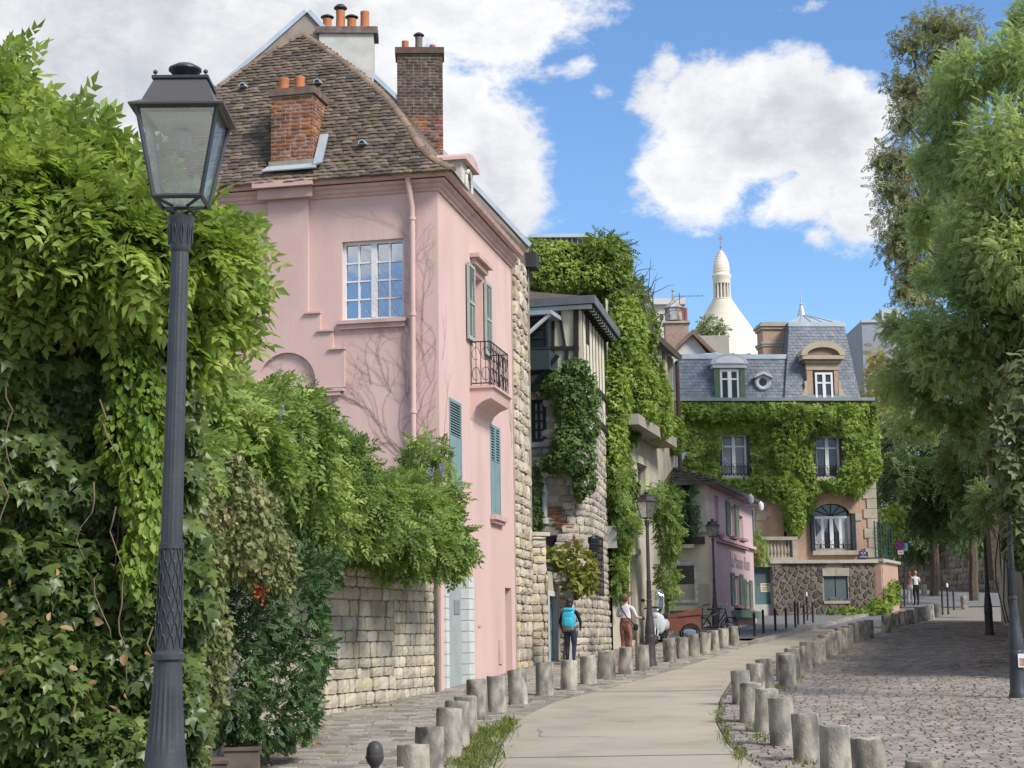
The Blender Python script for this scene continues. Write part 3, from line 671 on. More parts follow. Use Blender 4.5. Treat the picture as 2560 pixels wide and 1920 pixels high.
# lower shuttered windows
for rc in (lw1, lw2):
    am = (rc[0] + rc[1]) / 2
    if rc is lw1: shutter(FS, (rc[0], rc[1], rc[2], rc[3]), H1, SHUTB, -.03, 12, solid=.62)
    else:
        shutter(FS, (rc[0], am - .005, rc[2], rc[3]), H1, SHUTB, -.03, 12, solid=.6); shutter(FS, (am + .005, rc[1], rc[2], rc[3]), H1, SHUTB, -.03, 12, solid=.6)
    m = MB(); m.fbox(FS, rc[0] - .1, rc[1] + .1, rc[2] - .1, rc[2] - .0, .003, .14); m.fbox(FS, rc[0] - .06, rc[1] + .06, rc[2] - .17, rc[2] - .1, .003, .09); m.build('sill', PINKD, H1)
# street door with pale stone jambs, and the narrow door recess
a0, a1, b0, b1 = ldoor; GREY = mat('grey_door', (.30, .335, .335), (.34, .375, .375), scale=2, rough=.7); TEALD = mat('teal_door', (.085, .155, .16), (.10, .175, .18), scale=3, rough=.55)
ja, jb = FS.hit(1128, 1570)[0], FS.hit(1167, 1570)[0]
m = MB(); m.fbox(FS, ja + .1, jb, b0, b1 - .02, -.2, -.1); d = m.build('door', GREY, H1)
m = MB(); m.fbox(FS, (ja + jb) / 2 + .0, (ja + jb) / 2 + .45, FS.hit(1150, 1535)[1], FS.hit(1150, 1500)[1], -.098, -.085); m.build('notice_plate', mat('grey_plate', (.22, .23, .24)), d)
m = MB(); m.fbox(FS, a0 + .2, ja + .08, b0, b1 - .02, -.2, -.14); d = m.build('gate', TEALD, H1)
for k in range(9):
    z = b1 - .35 - k * .17; m = MB(); m.tube([FS.P(a0 + .22, z, -.12), FS.P((a0 + ja) / 2 + .1, z + .05, -.1), FS.P(ja + .06, z, -.12)], .012, 5); m.build('gate_bar', IRON, d)
for x0, x1 in ((a0 - .02, a0 + .2), (jb, a1 + .06)):
    m = MB(); n = 11
    for k in range(n):
        z0 = b0 + (b1 - b0) * k / n; z1 = b0 + (b1 - b0) * (k + 1) / n; m.fbox(FS, x0, x1, z0 + .012, z1 - .012, -.2, .05); m.fbox(FS, x0 + .01, x1 - .01, z1 - .012, z1 + .012, -.19, .035)
    m.build('door_jamb', mat('pale_jamb', (.60, .62, .60), (.52, .54, .52), scale=4, rough=.8), H1)
m = MB(); m.fbox(FS, sdoor[0], sdoor[1], sdoor[2], sdoor[3], -.22, -.17); m.build('side_door', mat('taupe_door', (.36, .27, .24), (.32, .24, .21)), H1)
m = MB(); q = FS.rect(1246, 1254, 1600, 1660); m.fbox(FS, q[0], q[1], q[2], q[3], .003, .03); q = FS.rect(1195, 1201, 1562, 1568); m.fbox(FS, q[0], q[1], q[2], q[3], .003, .02); m.build('meter_hatch', PINKD, H1)
# roof
HIP_R = [(1132, 424, .32), (1083, 400, .12), (1052, 368, -.05), (1030, 330, -.2), (1003, 290, -.4), (960, 238, -.75), (905, 190, -1.1), (850, 150, -1.5), (800, 115, -1.85), (762, 88, -2.15)]
HIP_L = [(322, 441), (345, 412), (372, 370), (400, 330), (434, 288), (486, 236), (545, 192), (615, 150), (690, 112), (758, 88)]
hr = [(*FG.hit(x, y, c), c) for x, y, c in HIP_R]; hl = [(FG.hit(x, y, HIP_R[i][2])[0], hr[i][1], HIP_R[i][2]) for i, (x, y) in enumerate(HIP_L)]
zs = [h[1] for h in hr]
def row_at(z):
    return tuple(float(np.interp(z, zs, [h[k] for h in L_])) for L_, k in ((hl, 0), (hr, 0), (hr, 2)))
UNDER = mat('roof_underlay', (.05, .042, .036), rough=1)
m = MB()
for i in range(9):
    m.quad(FG.P(hl[i][0], hl[i][1] - .03, hl[i][2] - .03), FG.P(hr[i][0], hr[i][1] - .03, hr[i][2] - .03), FG.P(hr[i + 1][0], hr[i + 1][1] - .03, hr[i + 1][2] - .03), FG.P(hl[i + 1][0], hl[i + 1][1] - .03, hl[i + 1][2] - .03))
R3 = [FG.P(*h) for h in hr]; L3 = [FG.P(*h) for h in hl]
ins = [-(p_ - CG).dot(FS.n) for p_ in R3]

roof = m.build('roof', UNDER, H1)
PE = at(1322, 1000, 39.8); FF = Fr((PE.x, PE.y, 0), V((1, .04, 0)))
prof_px = [(768, 32), (805, 72), (900, 165), (1010, 268), (1110, 392), (1200, 486), (1322, 618)]
FPR = [FF.hit(*q) for q in prof_px]
Rb = [FF.P(float(np.interp(R3[i].z, [q[1] for q in FPR[::-1]], [q[0] for q in FPR[::-1]])) - .06, R3[i].z, .02) for i in range(10)]
def tile_tpl(s):
    r = random.Random(s); vs = []; 
    for y, z in ((-.5, 0.), (.5, 0.)):
        for x, dz in ((-.5, -.12), (-.18, .1), (.18, .1), (.5, -.12)):
            vs.append((x + r.uniform(-.03, .03), y, z + dz + r.uniform(-.08, .08)))
    n = len(vs); vs += [(x, y, z - 1.) for x, y, z in vs]
    fs = [(0, 1, 5, 4), (1, 2, 6, 5), (2, 3, 7, 6), (8, 9, 1, 0), (9, 10, 2, 1), (10, 11, 3, 2), (0, 4, 12, 8), (3, 11, 15, 7)]
    return vs, fs
TILE_T = [tile_tpl(i) for i in range(6)]
def tile_rows(surf, z0, z1, n, w, seed, ln=.2, th=.046):
    """surf(z) -> left point, right point, of a row"""
    r = random.Random(seed); it = []
    for j in range(n):
        z = z0 + (z1 - z0) * j / n; A, B = surf(z); A2, B2 = surf(min(z1, z + (z1 - z0) / n)); dn = ((A2 + B2) - (A + B)); dn.normalize(); u = (B - A); Lr = u.length; u.normalize()
        if Lr < .1: continue
        dn = (dn - u * dn.dot(u)).normalized(); nn = u.cross(dn); x = r.uniform(-w, 0)
        while x < Lr:
            ww = w * r.uniform(.85, 1.1); x0 = max(0, x); x1 = min(Lr, x + ww)
            if x1 - x0 > .04:
                M = Matrix.Identity(4); M.col[0][:3] = u; M.col[1][:3] = dn; M.col[2][:3] = nn
                M.translation = A + u * (x0 + x1) / 2 + dn * (ln * .3 + r.uniform(-.012, .012)) + nn * (.03 + r.uniform(0, .012))
                it.append((r.randrange(6), M @ Matrix.Rotation(r.uniform(-.03, .03), 4, 'Z') @ Matrix.Rotation(-.20, 4, 'X') @ Matrix.Diagonal((x1 - x0 - .006, ln, th, 1)), w))
            x += ww
    return it
def surf_front(z):
    a, b, c = row_at(z); return FG.P(a, z, c), FG.P(b, z, c)
pieces('roof_tile', TILE_T, tile_rows(surf_front, zs[0], zs[-1] - .05, 47, .21, 3), TILE, roof)
m = MB()
for i in range(9):
    m.quad(R3[i], Rb[i], Rb[i + 1], R3[i + 1]); m.quad(L3[i] - FG.n * 5.2 if i < 9 else Rb[9], L3[i], L3[i + 1], L3[i + 1] - FG.n * 5.2 if i < 8 else Rb[9])
m.build('side_slope', TILE, roof)
def ridge_line(pts, parent, w=.17):
    L_ = [0]
    for i in range(len(pts) - 1): L_.append(L_[-1] + (pts[i + 1] - pts[i]).length)
    n = int(L_[-1] / .31)
    def pt(s): return V([float(np.interp(s, L_, [p_[k] for p_ in pts])) for k in range(3)])
    half = [(-1, -.15), (-.8, .3), (-.4, .62), (0, .72), (.4, .62), (.8, .3), (1, -.15)]
    for k in range(n):
        a = pt(L_[-1] * k / n); b = pt(min(L_[-1], L_[-1] * (k + 1.12) / n)); t = (b - a).normalized(); x = t.cross(UP).normalized(); y = x.cross(t); q = MB(); vs = []
        for p_, s_ in ((a, 1.12), (b, .96)):
            for h, v_ in half: vs.append(p_ + x * h * w / 2 * s_ + y * v_ * w / 2 * s_)
        q.add(vs, [(i, i + 1, i + 8, i + 7) for i in range(6)] + [tuple(range(6, -1, -1)), tuple(range(7, 14))]); q.build('ridge_tile', RIDGE, parent)
ridge_line(R3, roof); ridge_line(L3, roof)
# little roof vents of zinc
for px, py in ((613, 222), (799, 213), (911, 365)):
    z = FG.hit(px, py, -.6)[1]
    for _ in range(6): z = FG.hit(px, py, row_at(z)[2])[1]
    a = FG.hit(px, py, row_at(z)[2])[0]; c = row_at(z)[2]; m = MB()
    pr = [FG.P(a + .075 * math.cos(t), z + .085 * math.sin(t), c + .17) for t in np.linspace(0, math.pi, 9)]
    m.prism(pr, FG.n * -.3); v = m.build('roof_vent', ZINC, roof); m = MB(); m.prism([FG.P(a + .05 * math.cos(t), z + .008 + .055 * math.sin(t), c + .174) for t in np.linspace(0, math.pi, 9)], FG.n * -.002); m.build('vent_mouth', IRON, v)
# rear fire wall with zinc coping and its chimneys
pr = FPR; lf = [FF.hit(*q) for q in ((660, 128), (500, 262), (380, 400))]
ends = pr[-1][0] - .03
poly = [(lf[-1][0], ZB)] + lf[::-1] + pr + [(ends, ZB)]
m = MB(); m.fpoly(FF, poly, -.45, 0.); m.build('fire_wall', mat('fire_wall_render', (.33, .29, .245), (.26, .23, .20), scale=3, bump=.4, rough=.95, stain=(.16, .14, .12), sscale=2, samt=.6), H1)
m = MB(); tp = lf[::-1] + pr
for i in range(len(tp) - 1):
    (a, b), (c, d) = tp[i], tp[i + 1]; s = V((c - a, d - b)).normalized(); nx, ny = -s.y * .1, s.x * .1
    m.hexa([FF.P(a, b, .06), FF.P(c, d, .06), FF.P(c, d, -.5), FF.P(a, b, -.5), FF.P(a + nx, b + ny, .06), FF.P(c + nx, d + ny, .06), FF.P(c + nx, d + ny, -.5), FF.P(a + nx, b + ny, -.5)])
m.build('zinc_coping', ZINC, H1)
def pot(c, r, h, parent, cap=None, mt=None):
    m = MB(); m.lathe([(r, 0), (r * .95, h * .85), (r * 1.02, h * .9), (r * 1.0, h), (r * .75, h), (r * .75, h * .6)], c, 14); p_ = m.build('chimney_pot', mt or TERRA, parent, True)
    if cap:
        m = MB(); m.lathe([(r * 1.5, h * 1.12), (r * 1.45, h * 1.17), (r * .8, h * 1.3), (0.01, h * 1.33)], c, 14)
        for k in range(3): t = k * 2.1; m.tube([V(c) + V((r * .8 * math.cos(t), r * .8 * math.sin(t), h * .9)), V(c) + V((r * 1.1 * math.cos(t), r * 1.1 * math.sin(t), h * 1.14))], .012, 4)
        m.build('cowl', CASTD, p_, True)
def brick_stack(fr, a0, a1, b0, b1, c0, c1, parent, mts, seed, bh=.075, bw=.2, mi=lambda a, b: 0):
    """bricks on the front and right flank of a stack (core of mortar)"""
    m = MB(); m.fbox(fr, a0 + .012, a1 - .012, b0, b1, c0 + .012, c1 - .012); core = m.build('chimney_core', MORTARD if mts[0] is BRICKD else MORTAR, parent)
    r = random.Random(seed); it = []; n = int((b1 - b0) / bh); fr2 = Fr(fr.P(a1, 0, c1), -fr.n)
    for f, w, lim in ((fr, a1 - a0, (a0, a1)), (fr2, c1 - c0, (0, c1 - c0))):
        for j in range(n):
            x = lim[0] - (bw / 2 if j % 2 else 0)
            while x < lim[1]:
                ww = bw if r.random() > .15 else bw / 2; x0 = max(x, lim[0]); x1 = min(x + ww, lim[1])
                if x1 - x0 > .03:
                    z = b0 + (j + .5) * bh; it.append((r.randrange(4), fmat(f, (x0 + x1) / 2, z, (c1 if f is fr else 0) - .05 + r.uniform(-.004, .004), x1 - x0 - .014, .1, bh - .016), bw, mi((x0 + x1) / 2, z)))
                x += ww
    pieces('brick', BLOCK, it, mts, core); return core
def on_fire(x0, x1, y0, y1, c=0.): return FF.rect(x0, x1, y0, y1, c)
a0, a1, b0, b1 = on_fire(798, 934, 84, 250, .1); b0 -= 1.2
m = MB(); m.fbox(FF, a0, a1, b0, b1, -.55, .1); ca = m.build('rendered_chimney', mat('limewash', (.55, .54, .50), (.46, .45, .41), scale=2.5, rough=.95, bump=.3, stain=(.17, .165, .155), sscale=.9, samt=1.0), H1)
m = MB(); m.fbox(FF, a0 - .07, a1 + .1, b1, b1 + .16, -.62, .17); m.build('chimney_cap', mat('cap_stone', (.13, .085, .07), (.20, .17, .15), scale=6), ca)
for px, h, cp in ((818, .32, 1), (851, .52, 1), (879, .32, 1), (912, .5, 0)):
    a = on_fire(px, px, 60, 61, -.2)[0]; pot(FF.P(a, b1 + .16, -.22), .11, h, ca, cp)
a0, a1, b0, b1 = on_fire(992, 1107, 122, 346, .1); b0 -= 1.3
cb = brick_stack(FF, a0, a1, b0, b1 - .12, -.5, .1, H1, [BRICKD, BRICK], 8, mi=lambda a, b: 1 if b < b0 + 1.3 + .55 and random.random() < .8 else 0)
m = MB(); m.fbox(FF, a0 - .04, a1 + .04, b1 - .12, b1 + .03, -.55, .15); m.build('chimney_cap', BRICKD, cb)
z = b1 + .03
for px, mt_, h, r_ in ((1013, TERRA, .26, .085), (1047, mat('grey_pot', (.16, .15, .13), (.2, .19, .17)), .36, .09), (1081, TERRA, .16, .07)):
    a = on_fire(px, px, 100, 101, -.2)[0]; pot(FF.P(a, z, -.2), r_, h, cb, 1 if mt_ is not TERRA else 0, mt_)
# brick chimney on the front slope with zinc flashing
zc_ = FG.hit(728, 415, 0.)[1]; cF = row_at(zc_)[2] + .12
a0, a1, b0, b1 = FG.rect(676, 783, 238, 404, cF)
cc = brick_stack(FG, a0, a1, b0, b1, cF - .95, cF, H1, [BRICK], 12)
m = MB(); m.fbox(FG, a0 - .03, a1 + .04, b1, b1 + .14, cF - 1., cF + .05); m.build('chimney_cap', mat('cap_brick', (.12, .09, .075), (.2, .14, .11), scale=6), cc)
for px in (710, 749): a = FG.rect(px, px, 200, 201, cF - .3)[0]; pot(FG.P(a, b1 + .14, cF - .3), .105, .3, cc)
m = MB(); m.fbox(FG, a0 - .02, a1 + .02, b0 - .12, b0 + .02, cF - .8, cF + .03); m.build('cement_fillet', MORTAR, cc)
m = MB(); m.hexa([FG.P(a0 - .12, b0 - .2, cF + .14), FG.P(a1 + .12, b0 - .2, cF + .14), FG.P(a1 + .05, b0 - .1, cF + .02), FG.P(a0 - .05, b0 - .1, cF + .02), FG.P(a0 - .12, b0 - .18, cF + .15), FG.P(a1 + .12, b0 - .18, cF + .15), FG.P(a1 + .05, b0 - .07, cF + .03), FG.P(a0 - .05, b0 - .07, cF + .03)])
z2 = b0 + .55; c2 = row_at(z2)[2]
m.hexa([FG.P(a1 + .03, b0 - .14, cF + .08), FG.P(a1 + .2, b0 - .1, cF + .06), FG.P(a1 + .2, z2, c2 + .08), FG.P(a1 + .03, z2, c2 + .08), FG.P(a1 + .03, b0 - .11, cF + .1), FG.P(a1 + .2, b0 - .07, cF + .08), FG.P(a1 + .2, z2 + .03, c2 + .1), FG.P(a1 + .03, z2 + .03, c2 + .1)]); m.build('zinc_flashing', ZINC, cc)
# dormer on the street slope with a round window
zd = FS.hit(1150, 520)[1]
FD = FS; da0 = .8; db0 = ZE + .3; m = MB()
d0 = FS.hit(1120, 470)[0]; d0 = 1.9; dw = 1.05; dh = .80; dc = .03; db0 = ZE + .25
m.fbox(FS, d0, d0 + dw, db0, db0 + dh, dc - 1.3, dc); dm = m.build('dormer', mat('dormer_render', (.56, .54, .48), (.50, .48, .42), rough=.9), H1)
m = MB(); pr = [(-.12, 0), (-.1, .1), (.15, .24), (.62, .32), (1.1, .24), (1.35, .1), (1.37, 0)]
m.prism([FS.P(d0 + x * .84, db0 + dh + z * .7, dc + .12) for x, z in pr], FS.n * -1.5); m.build('dormer_roof', PINKD, dm)
m = MB(); m.prism([FS.P(d0 + dw / 2 + .22 * math.cos(t), db0 + dh * .52 + .27 * math.sin(t), dc + .012) for t in np.linspace(0, 2 * math.pi, 25)[:-1]], FS.n * -.05); o = m.build('round_window', GLASSD, dm)
m = MB(); m.tube([FS.P(d0 + dw / 2 + .25 * math.cos(t), db0 + dh * .52 + .3 * math.sin(t), dc + .02) for t in np.linspace(0, 2 * math.pi, 25)], .05, 6, False); m.build('window_surround', mat('dormer_render', None), o)
# bare creeper stems fanning over the gable
def creeper(fr, starts, seed, lim, n=26, step=.09, r0=.0055):
    r = random.Random(seed); m = MB()
    def walk(a, b, ang, k, rr, depth):
        pts = [fr.P(a, b, .012)]; rs = [rr]
        for i in range(k):
            ang += r.gauss(0, .16); ang += (math.pi / 2 - ang) * .02
            a += math.cos(ang) * step; b += math.sin(ang) * step
            if not (lim[0] < a < lim[1] and b < lim[2]): break
            pts.append(fr.P(a, b, .010 + .006 * r.random())); rs.append(max(.0016, rr * (1 - .7 * i / k)))
            if depth < 3 and r.random() < .17: walk(a, b, ang + r.choice((-1, 1)) * r.uniform(.35, .8), int(k * r.uniform(.35, .65)), rs[-1] * .8, depth + 1)
        if len(pts) > 2: m.tube(pts, rs, 4, False)
    for a, b, ang, k in starts: walk(a, b, ang, k, r0, 0)
    return m
st = []
for px, py, ang, k in ((1052, 1240, 1.6, 60), (1050, 1240, 1.5, 46), (1046, 1180, 1.9, 30), (1055, 1100, 1.2, 22), (1022, 1150, 2.1, 26), (1020, 1000, 2.0, 18), (1056, 900, 1.3, 16), (1000, 1130, 2.3, 30), (950, 1150, 2.4, 24), (900, 1010, 2.2, 20), (1058, 800, 1.5, 14), (870, 1000, 1.9, 16), (980, 980, 2.0, 14), (930, 960, 1.9, 12)):
    a, b = FG.hit(px, py); st.append((a, b, ang, k))
cv = creeper(FG, st, 5, (0, GW - .03, ZE - .3)).build('creeper', mat('bare_stem', (.34, .22, .21), (.42, .29, .27), scale=4), loc=FG.P(FG.hit(1050, 1240)[0], 2, 0))
tag(cv, 'bare brown creeper stems fanning over the pink gable by the downpipe', 'creeper')
st = [(*FS.hit(1278, 1120), 1.6, 12), (*FS.hit(1276, 1080), 1.8, 10), (*FS.hit(1110, 1080), 1.4, 14), (*FS.hit(1105, 900), 1.2, 10)]
cv = creeper(FS, st, 9, (.03, SW - .03, ZE - .3), r0=.005).build('creeper', MATS['bare_stem'], loc=FS.P(SW, 4, 0)); tag(cv, 'thin creeper stems on the pink street front beside the stone pier', 'creeper')
# ------------------------------------------------------------------ stone pier at the end of the pink house
def wall_thing(name, label, cat, fr, a0, a1, b0, b1, th, core, group=None):
    t = thing(name, label, cat, fr.P((a0 + a1) / 2, b0, -th / 2), group); MB().fbox(fr, a0, a1, b0, b1, -th, -.035).build('core', core, t); return t
FPI = Fr(EG + FS.n * .06, V((PE.x, PE.y, 0)) - (EG + FS.n * .06)); PL = (V((PE.x, PE.y, 0)) - EG).length
ptop = ZE + .35
pier = wall_thing('stone_pier', 'buff rubble stone pier rising beside the pink house to its eaves', 'wall', FPI, 0, PL, gz(38) - .3, ptop, .6, JOINT)
pieces('stone', CUSH, courses(FPI, .02, PL, gz(38) - .25, ptop, (.17, .34), (.28, .75), seed=4, rl=.04, proud=.06, gap=.03), STONE, pier)
m = MB(); m.fbox(FPI, PL - .2, PL + .35, ptop + .0, ptop + .35, -.5, .25); m.hexa([FPI.P(PL - .1, ptop - .9, .02), FPI.P(PL + .5, ptop - .25, .02), FPI.P(PL + .5, ptop - .25, -.6), FPI.P(PL - .1, ptop - .9, -.6), FPI.P(PL - .1, ptop + .1, .02), FPI.P(PL + .55, ptop - .02, .02), FPI.P(PL + .55, ptop - .02, -.6), FPI.P(PL - .1, ptop + .1, -.6)])
m.build('eaves_end', mat('dark_timber', (.035, .035, .038), (.05, .048, .048), rough=.8), pier)
# ------------------------------------------------------------------ garden wall along the pavement
gw = thing('garden_wall', 'cream coursed stone garden wall under the wisteria, with small drain slots', 'wall', (WPATH[4].x, WPATH[4].y, gz(26)))
for i in range(len(WPATH) - 1):
    a, b = V((WPATH[i].x, WPATH[i].y, 0)), V((WPATH[i + 1].x, WPATH[i + 1].y, 0)); f = Fr(a, b - a); L_ = (b - a).length; z0 = gz(a.y) - .3
    ht = 3.35 if i == 4 else 3.1
    MB().fbox(f, 0, L_ - .004 * i, z0, ht - .05 * i, -.4, -.04).build('core', JOINT, gw)
    if i == 4:
        FW = f; WL = L_
        sk = lambda a_, b_: any(abs(a_ - q[0]) < .07 and abs(b_ - q[1]) < .16 for q in SLOTS)
        SLOTS = [FW.hit(837, 1655), FW.hit(917, 1680), FW.hit(982, 1695)]
        cut = FW.hit(985, 1560)[0]
        it = courses(FW, 0, cut, z0, ht, (.15, .27), (.2, .5), seed=14, skip=sk, rl=.03, proud=.035, gap=.02) + courses(FW, cut, L_ - .12, z0, ht, (.17, .2), (.2, .36), seed=15, rl=.006, proud=.012, gap=.018)
        pieces('stone', FLATS, it, STONEW, gw)
        m = MB(); m.fbox(FW, L_ - .12, L_ - .02, z0, ht - .3, -.3, .05); m.build('end_post', mat('weathered_post', (.10, .085, .07), (.16, .14, .12), scale=4), gw)
        m = MB(); m.fbox(FW, -.3, L_ + .0, ht, ht + .12, -.5, .1); m.build('coping', mat('coping_stone', (.2, .18, .15), (.28, .25, .21), scale=4, bump=.3), gw)
# ------------------------------------------------------------------ gate wall, teal door and turret house
G0 = at(1330, 1500, 39.9); G1 = at(1369, 1500, 40.15); FGT = Fr((G0.x, G0.y, 0), V((G1.x - G0.x, G1.y - G0.y, 0))); GL = (V((G1.x - G0.x, G1.y - G0.y, 0))).length
gtopz = FGT.hit(1350, 1340)[1]
gate = wall_thing('gate_pier', 'short stone gate pier with flat coping beside the teal door', 'wall', FGT, 0, GL, gz(40) - .3, gtopz, .7, JOINT)
pieces('stone', CUSH, courses(FGT, 0, GL, gz(40) - .3, gtopz, (.15, .27), (.18, .42), seed=24, rl=.05, proud=.05, gap=.025), STONE, gate)
m = MB(); m.fbox(FGT, -.06, GL + .05, gtopz, gtopz + .09, -.75, .07); m.build('coping', STONEG, gate)
D0 = V((G1.x, G1.y, 0)); D1 = at(1400, 1560, 42.0); FDR = Fr(D0, V((D1.x, D1.y, 0)) - D0); DL = (V((D1.x, D1.y, 0)) - D0).length
dtop = FDR.hit(1382, 1478)[1]
dr = thing('door_wall', 'rubble wall with a narrow teal door in a white frame under grey rocks', 'wall', FDR.P(DL / 2, gz(41), 0))
da0, da1 = FDR.hit(1371, 1560)[0], FDR.hit(1393, 1560)[0]
m = MB(); m.fwall(FDR, 0, DL, gz(41) - .3, dtop + .45, [(da0, da1, gz(41) - .3, dtop)], .25); m.build('wall_face', STONEG, dr)
m = MB(); m.fbox(FDR, da0 + .12, da1 - .06, gz(41) - .3, dtop - .12, -.2, -.1); dd = m.build('door', TEALD, dr)
for s in range(3): MB().fbox(FDR, da0 + .2, da1 - .14, gz(41) + .1 + s * .62, gz(41) + .62 + s * .62, -.1, -.085).build('door_panel', TEALD, dd)
m = MB(); m.fbox(FDR, da0, da0 + .12, gz(41) - .3, dtop, -.2, .02); m.fbox(FDR, da1 - .06, da1, gz(41) - .3, dtop, -.2, .02); m.fbox(FDR, da0 + .12, da1 - .06, dtop - .12, dtop, -.2, .02); m.build('door_frame', mat('old_white', (.6, .6, .57), (.5, .5, .47), scale=5), dr)
def rocky(c, r, seed, sub=2):
    bm = bmesh.new(); bmesh.ops.create_icosphere(bm, subdivisions=sub, radius=1)
    vs = [];
    for v in bm.verts:
        p = v.co; k = 1 + .35 * mnoise.noise(p * 1.4 + V((seed, 0, 0))) + .12 * mnoise.noise(p * 4 + V((0, seed, 0))); vs.append(V((p.x * r[0] * k, p.y * r[1] * k, p.z * r[2] * k)) + V(c))
    fs = [[v.index for v in f.verts] for f in bm.faces]; bm.free(); return vs, fs
ROCK = mat('grey_rockery', (.17, .155, .135), (.27, .25, .22), scale=9, rough=1, bump=.8, bscale=12)
for i, (px, py, rx, ry) in enumerate(((1372, 1422, 20, 12), (1385, 1440, 26, 14), (1413, 1445, 18, 16), (1425, 1462, 14, 10), (1398, 1452, 20, 10), (1421, 1488, 14, 18), (1424, 1560, 15, 70), (1423, 1640, 16, 50))):
    Yc = 41.2; c = at(px, py, Yc); s_ = Yc / FPX; v, f = rocky(c, (rx * s_, .28, ry * s_), i * 3.3); MB().add(v, f).build('rock', ROCK if i < 6 else STONEG, dr, True)
for i, (px, py) in enumerate(((1395, 1410), (1423, 1424))):
    b = at(px, py + 4, 41.1); t = thing('bird_statue', ('small grey stone bird statue on the rocks, nearer the stone gate pier', 'small grey stone bird statue on the rocks, under the yellow-green bush')[i], 'statue', b, 'bird statues above the teal door')
    m = MB(); v, f = rocky(b + V((0, 0, .12)), (.09, .16, .085), 1.1 + i); m.add(v, f); v, f = rocky(b + V((.07, -.06, .24)), (.055, .06, .06), 2.2 + i); m.add(v, f); m.tube([b + V((.03, 0, .12)), b + V((.06, -.05, .25))], [.07, .045], 8); m.tube([b + V((.1, -.08, .24)), b + V((.17, -.1, .22))], [.02, .006], 6); m.build('body', mat('pale_stone_bird', (.42, .40, .37), (.34, .32, .29), scale=8), t, True)
    m = MB(); m.hexa([b + V(q) for q in ((-.08, .05, .1), (-.02, .05, .08), (-.1, .3, .16), (-.16, .28, .18), (-.08, .05, .14), (-.02, .05, .13), (-.1, .3, .19), (-.16, .28, .2))]); m.build('tail', MATS['pale_stone_bird'], t)
# turret plan: front face, rounded corner, street face
TP = [at(1328, 1300, 42.3), at(1400, 1300, 42.0), at(1448, 1300, 42.2), at(1478, 1300, 42.9), at(1497, 1300, 44.2), at(1519, 1300, 47.2)]
TP = [V((p.x, p.y, 0)) for p in TP]
turret = thing('turret_house', 'stone turret house with half-timbered upper floor and dark overhanging eaves', 'house', (TP[2].x, TP[2].y, gz(42)))
TZ0 = gz(42) - .3; ztf = EYE.z + (1592 - 985) / FPX * 42.5
fine = [];
for i in range(len(TP) - 1):
    n = 4 if i in (1, 2, 3) else 1
    for k in range(n): fine.append(TP[i].lerp(TP[i + 1], k / n))
fine.append(TP[-1])
# smooth the corner
for _ in range(3): fine = [fine[0]] + [(fine[i - 1] + fine[i] * 2 + fine[i + 1]) / 4 for i in range(1, len(fine) - 1)] + [fine[-1]]
m = MB()
for i in range(len(fine) - 1): m.quad(fine[i] + UP * TZ0, fine[i + 1] + UP * TZ0, fine[i + 1] + UP * ztf, fine[i] + UP * ztf)
bk = V((-1.2, 5, 0)); m.quad(fine[-1] + UP * TZ0, fine[-1] + bk * .6 + UP * TZ0, fine[-1] + bk * .6 + UP * ztf, fine[-1] + UP * ztf); m.quad(fine[0] + bk + UP * TZ0, fine[0] + UP * TZ0, fine[0] + UP * ztf, fine[0] + bk + UP * ztf)
m.build('wall_core', JOINT, turret)
cum = [0]
for i in range(len(fine) - 1): cum.append(cum[-1] + (fine[i + 1] - fine[i]).length)
def on_turret(s):
    i = max(0, min(len(fine) - 2, int(np.searchsorted(cum, s)) - 1)); t = (s - cum[i]) / (cum[i + 1] - cum[i]); u = fine[i + 1] - fine[i]; return Fr(fine[i], u), t * u.length
def turret_hit(px, py):
    d = ray(px, py); best = None
    for i in range(len(fine) - 1):
        f = Fr(fine[i], fine[i + 1] - fine[i]); a, b = f.hit(px, py)
        if -.02 <= a <= cum[i + 1] - cum[i] + .02 and (f.n.dot(d) < 0): best = (cum[i] + a, b); break
    return best
def th_rect(x0, x1, y0, y1):
    a = turret_hit(x0, (y0 + y1) / 2); b = turret_hit(x1, (y0 + y1) / 2); xm = (x0 + x1) / 2; return a[0], b[0], turret_hit(xm, y1)[1], turret_hit(xm, y0)[1]
TW1 = th_rect(1330, 1366, 1000, 1106); TW2 = th_rect(1367, 1391, 1338, 1410); TW3 = th_rect(1471, 1493, 1345, 1485); TN = th_rect(1347, 1358, 1235, 1310)
BRK = [th_rect(1371, 1408, 1266, 1290), th_rect(1381, 1402, 1290, 1308), th_rect(1390, 1419, 1304, 1318), th_rect(1423, 1444, 1342, 1362)]
def tskip(a, b): return any(h[0] - .05 < a < h[1] + .05 and h[2] - .04 < b < h[3] + .04 for h in (TW1, TW2, TW3, TN)) or any(h[0] - .06 < a < h[1] + .06 and h[2] - .05 < b < h[3] + .05 for h in BRK)
it = []; r = random.Random(3); b = TZ0
while b < ztf:
    hh = r.uniform(.13, .24); s = -r.uniform(0, .3)
    while s < cum[-1]:
        ww = r.uniform(.2, .5); s0, s1 = max(0, s), min(cum[-1], s + ww)
        if s1 - s0 > .07 and not tskip((s0 + s1) / 2, b + hh / 2):
            f, a = on_turret((s0 + s1) / 2); it.append((r.randrange(8), fmat(f, a, b + hh / 2, -.03 + r.uniform(0, .035), s1 - s0 - .025, .12, hh - .025, r.uniform(-.04, .04)), ww))
        s += ww
    b += hh
pieces('stone', CUSH, it, STONEG, turret)
it = []
for h in BRK:
    b = h[2]; k = 0
    while b < h[3] + .02:
        s = h[0] - (.1 if k % 2 else 0)
        while s < h[1]:
            f, a = on_turret(s + .11); it.append((r.randrange(4), fmat(f, a, b, -.015, .2, .12, .052), .2)); s += .22
        b += .07; k += 1
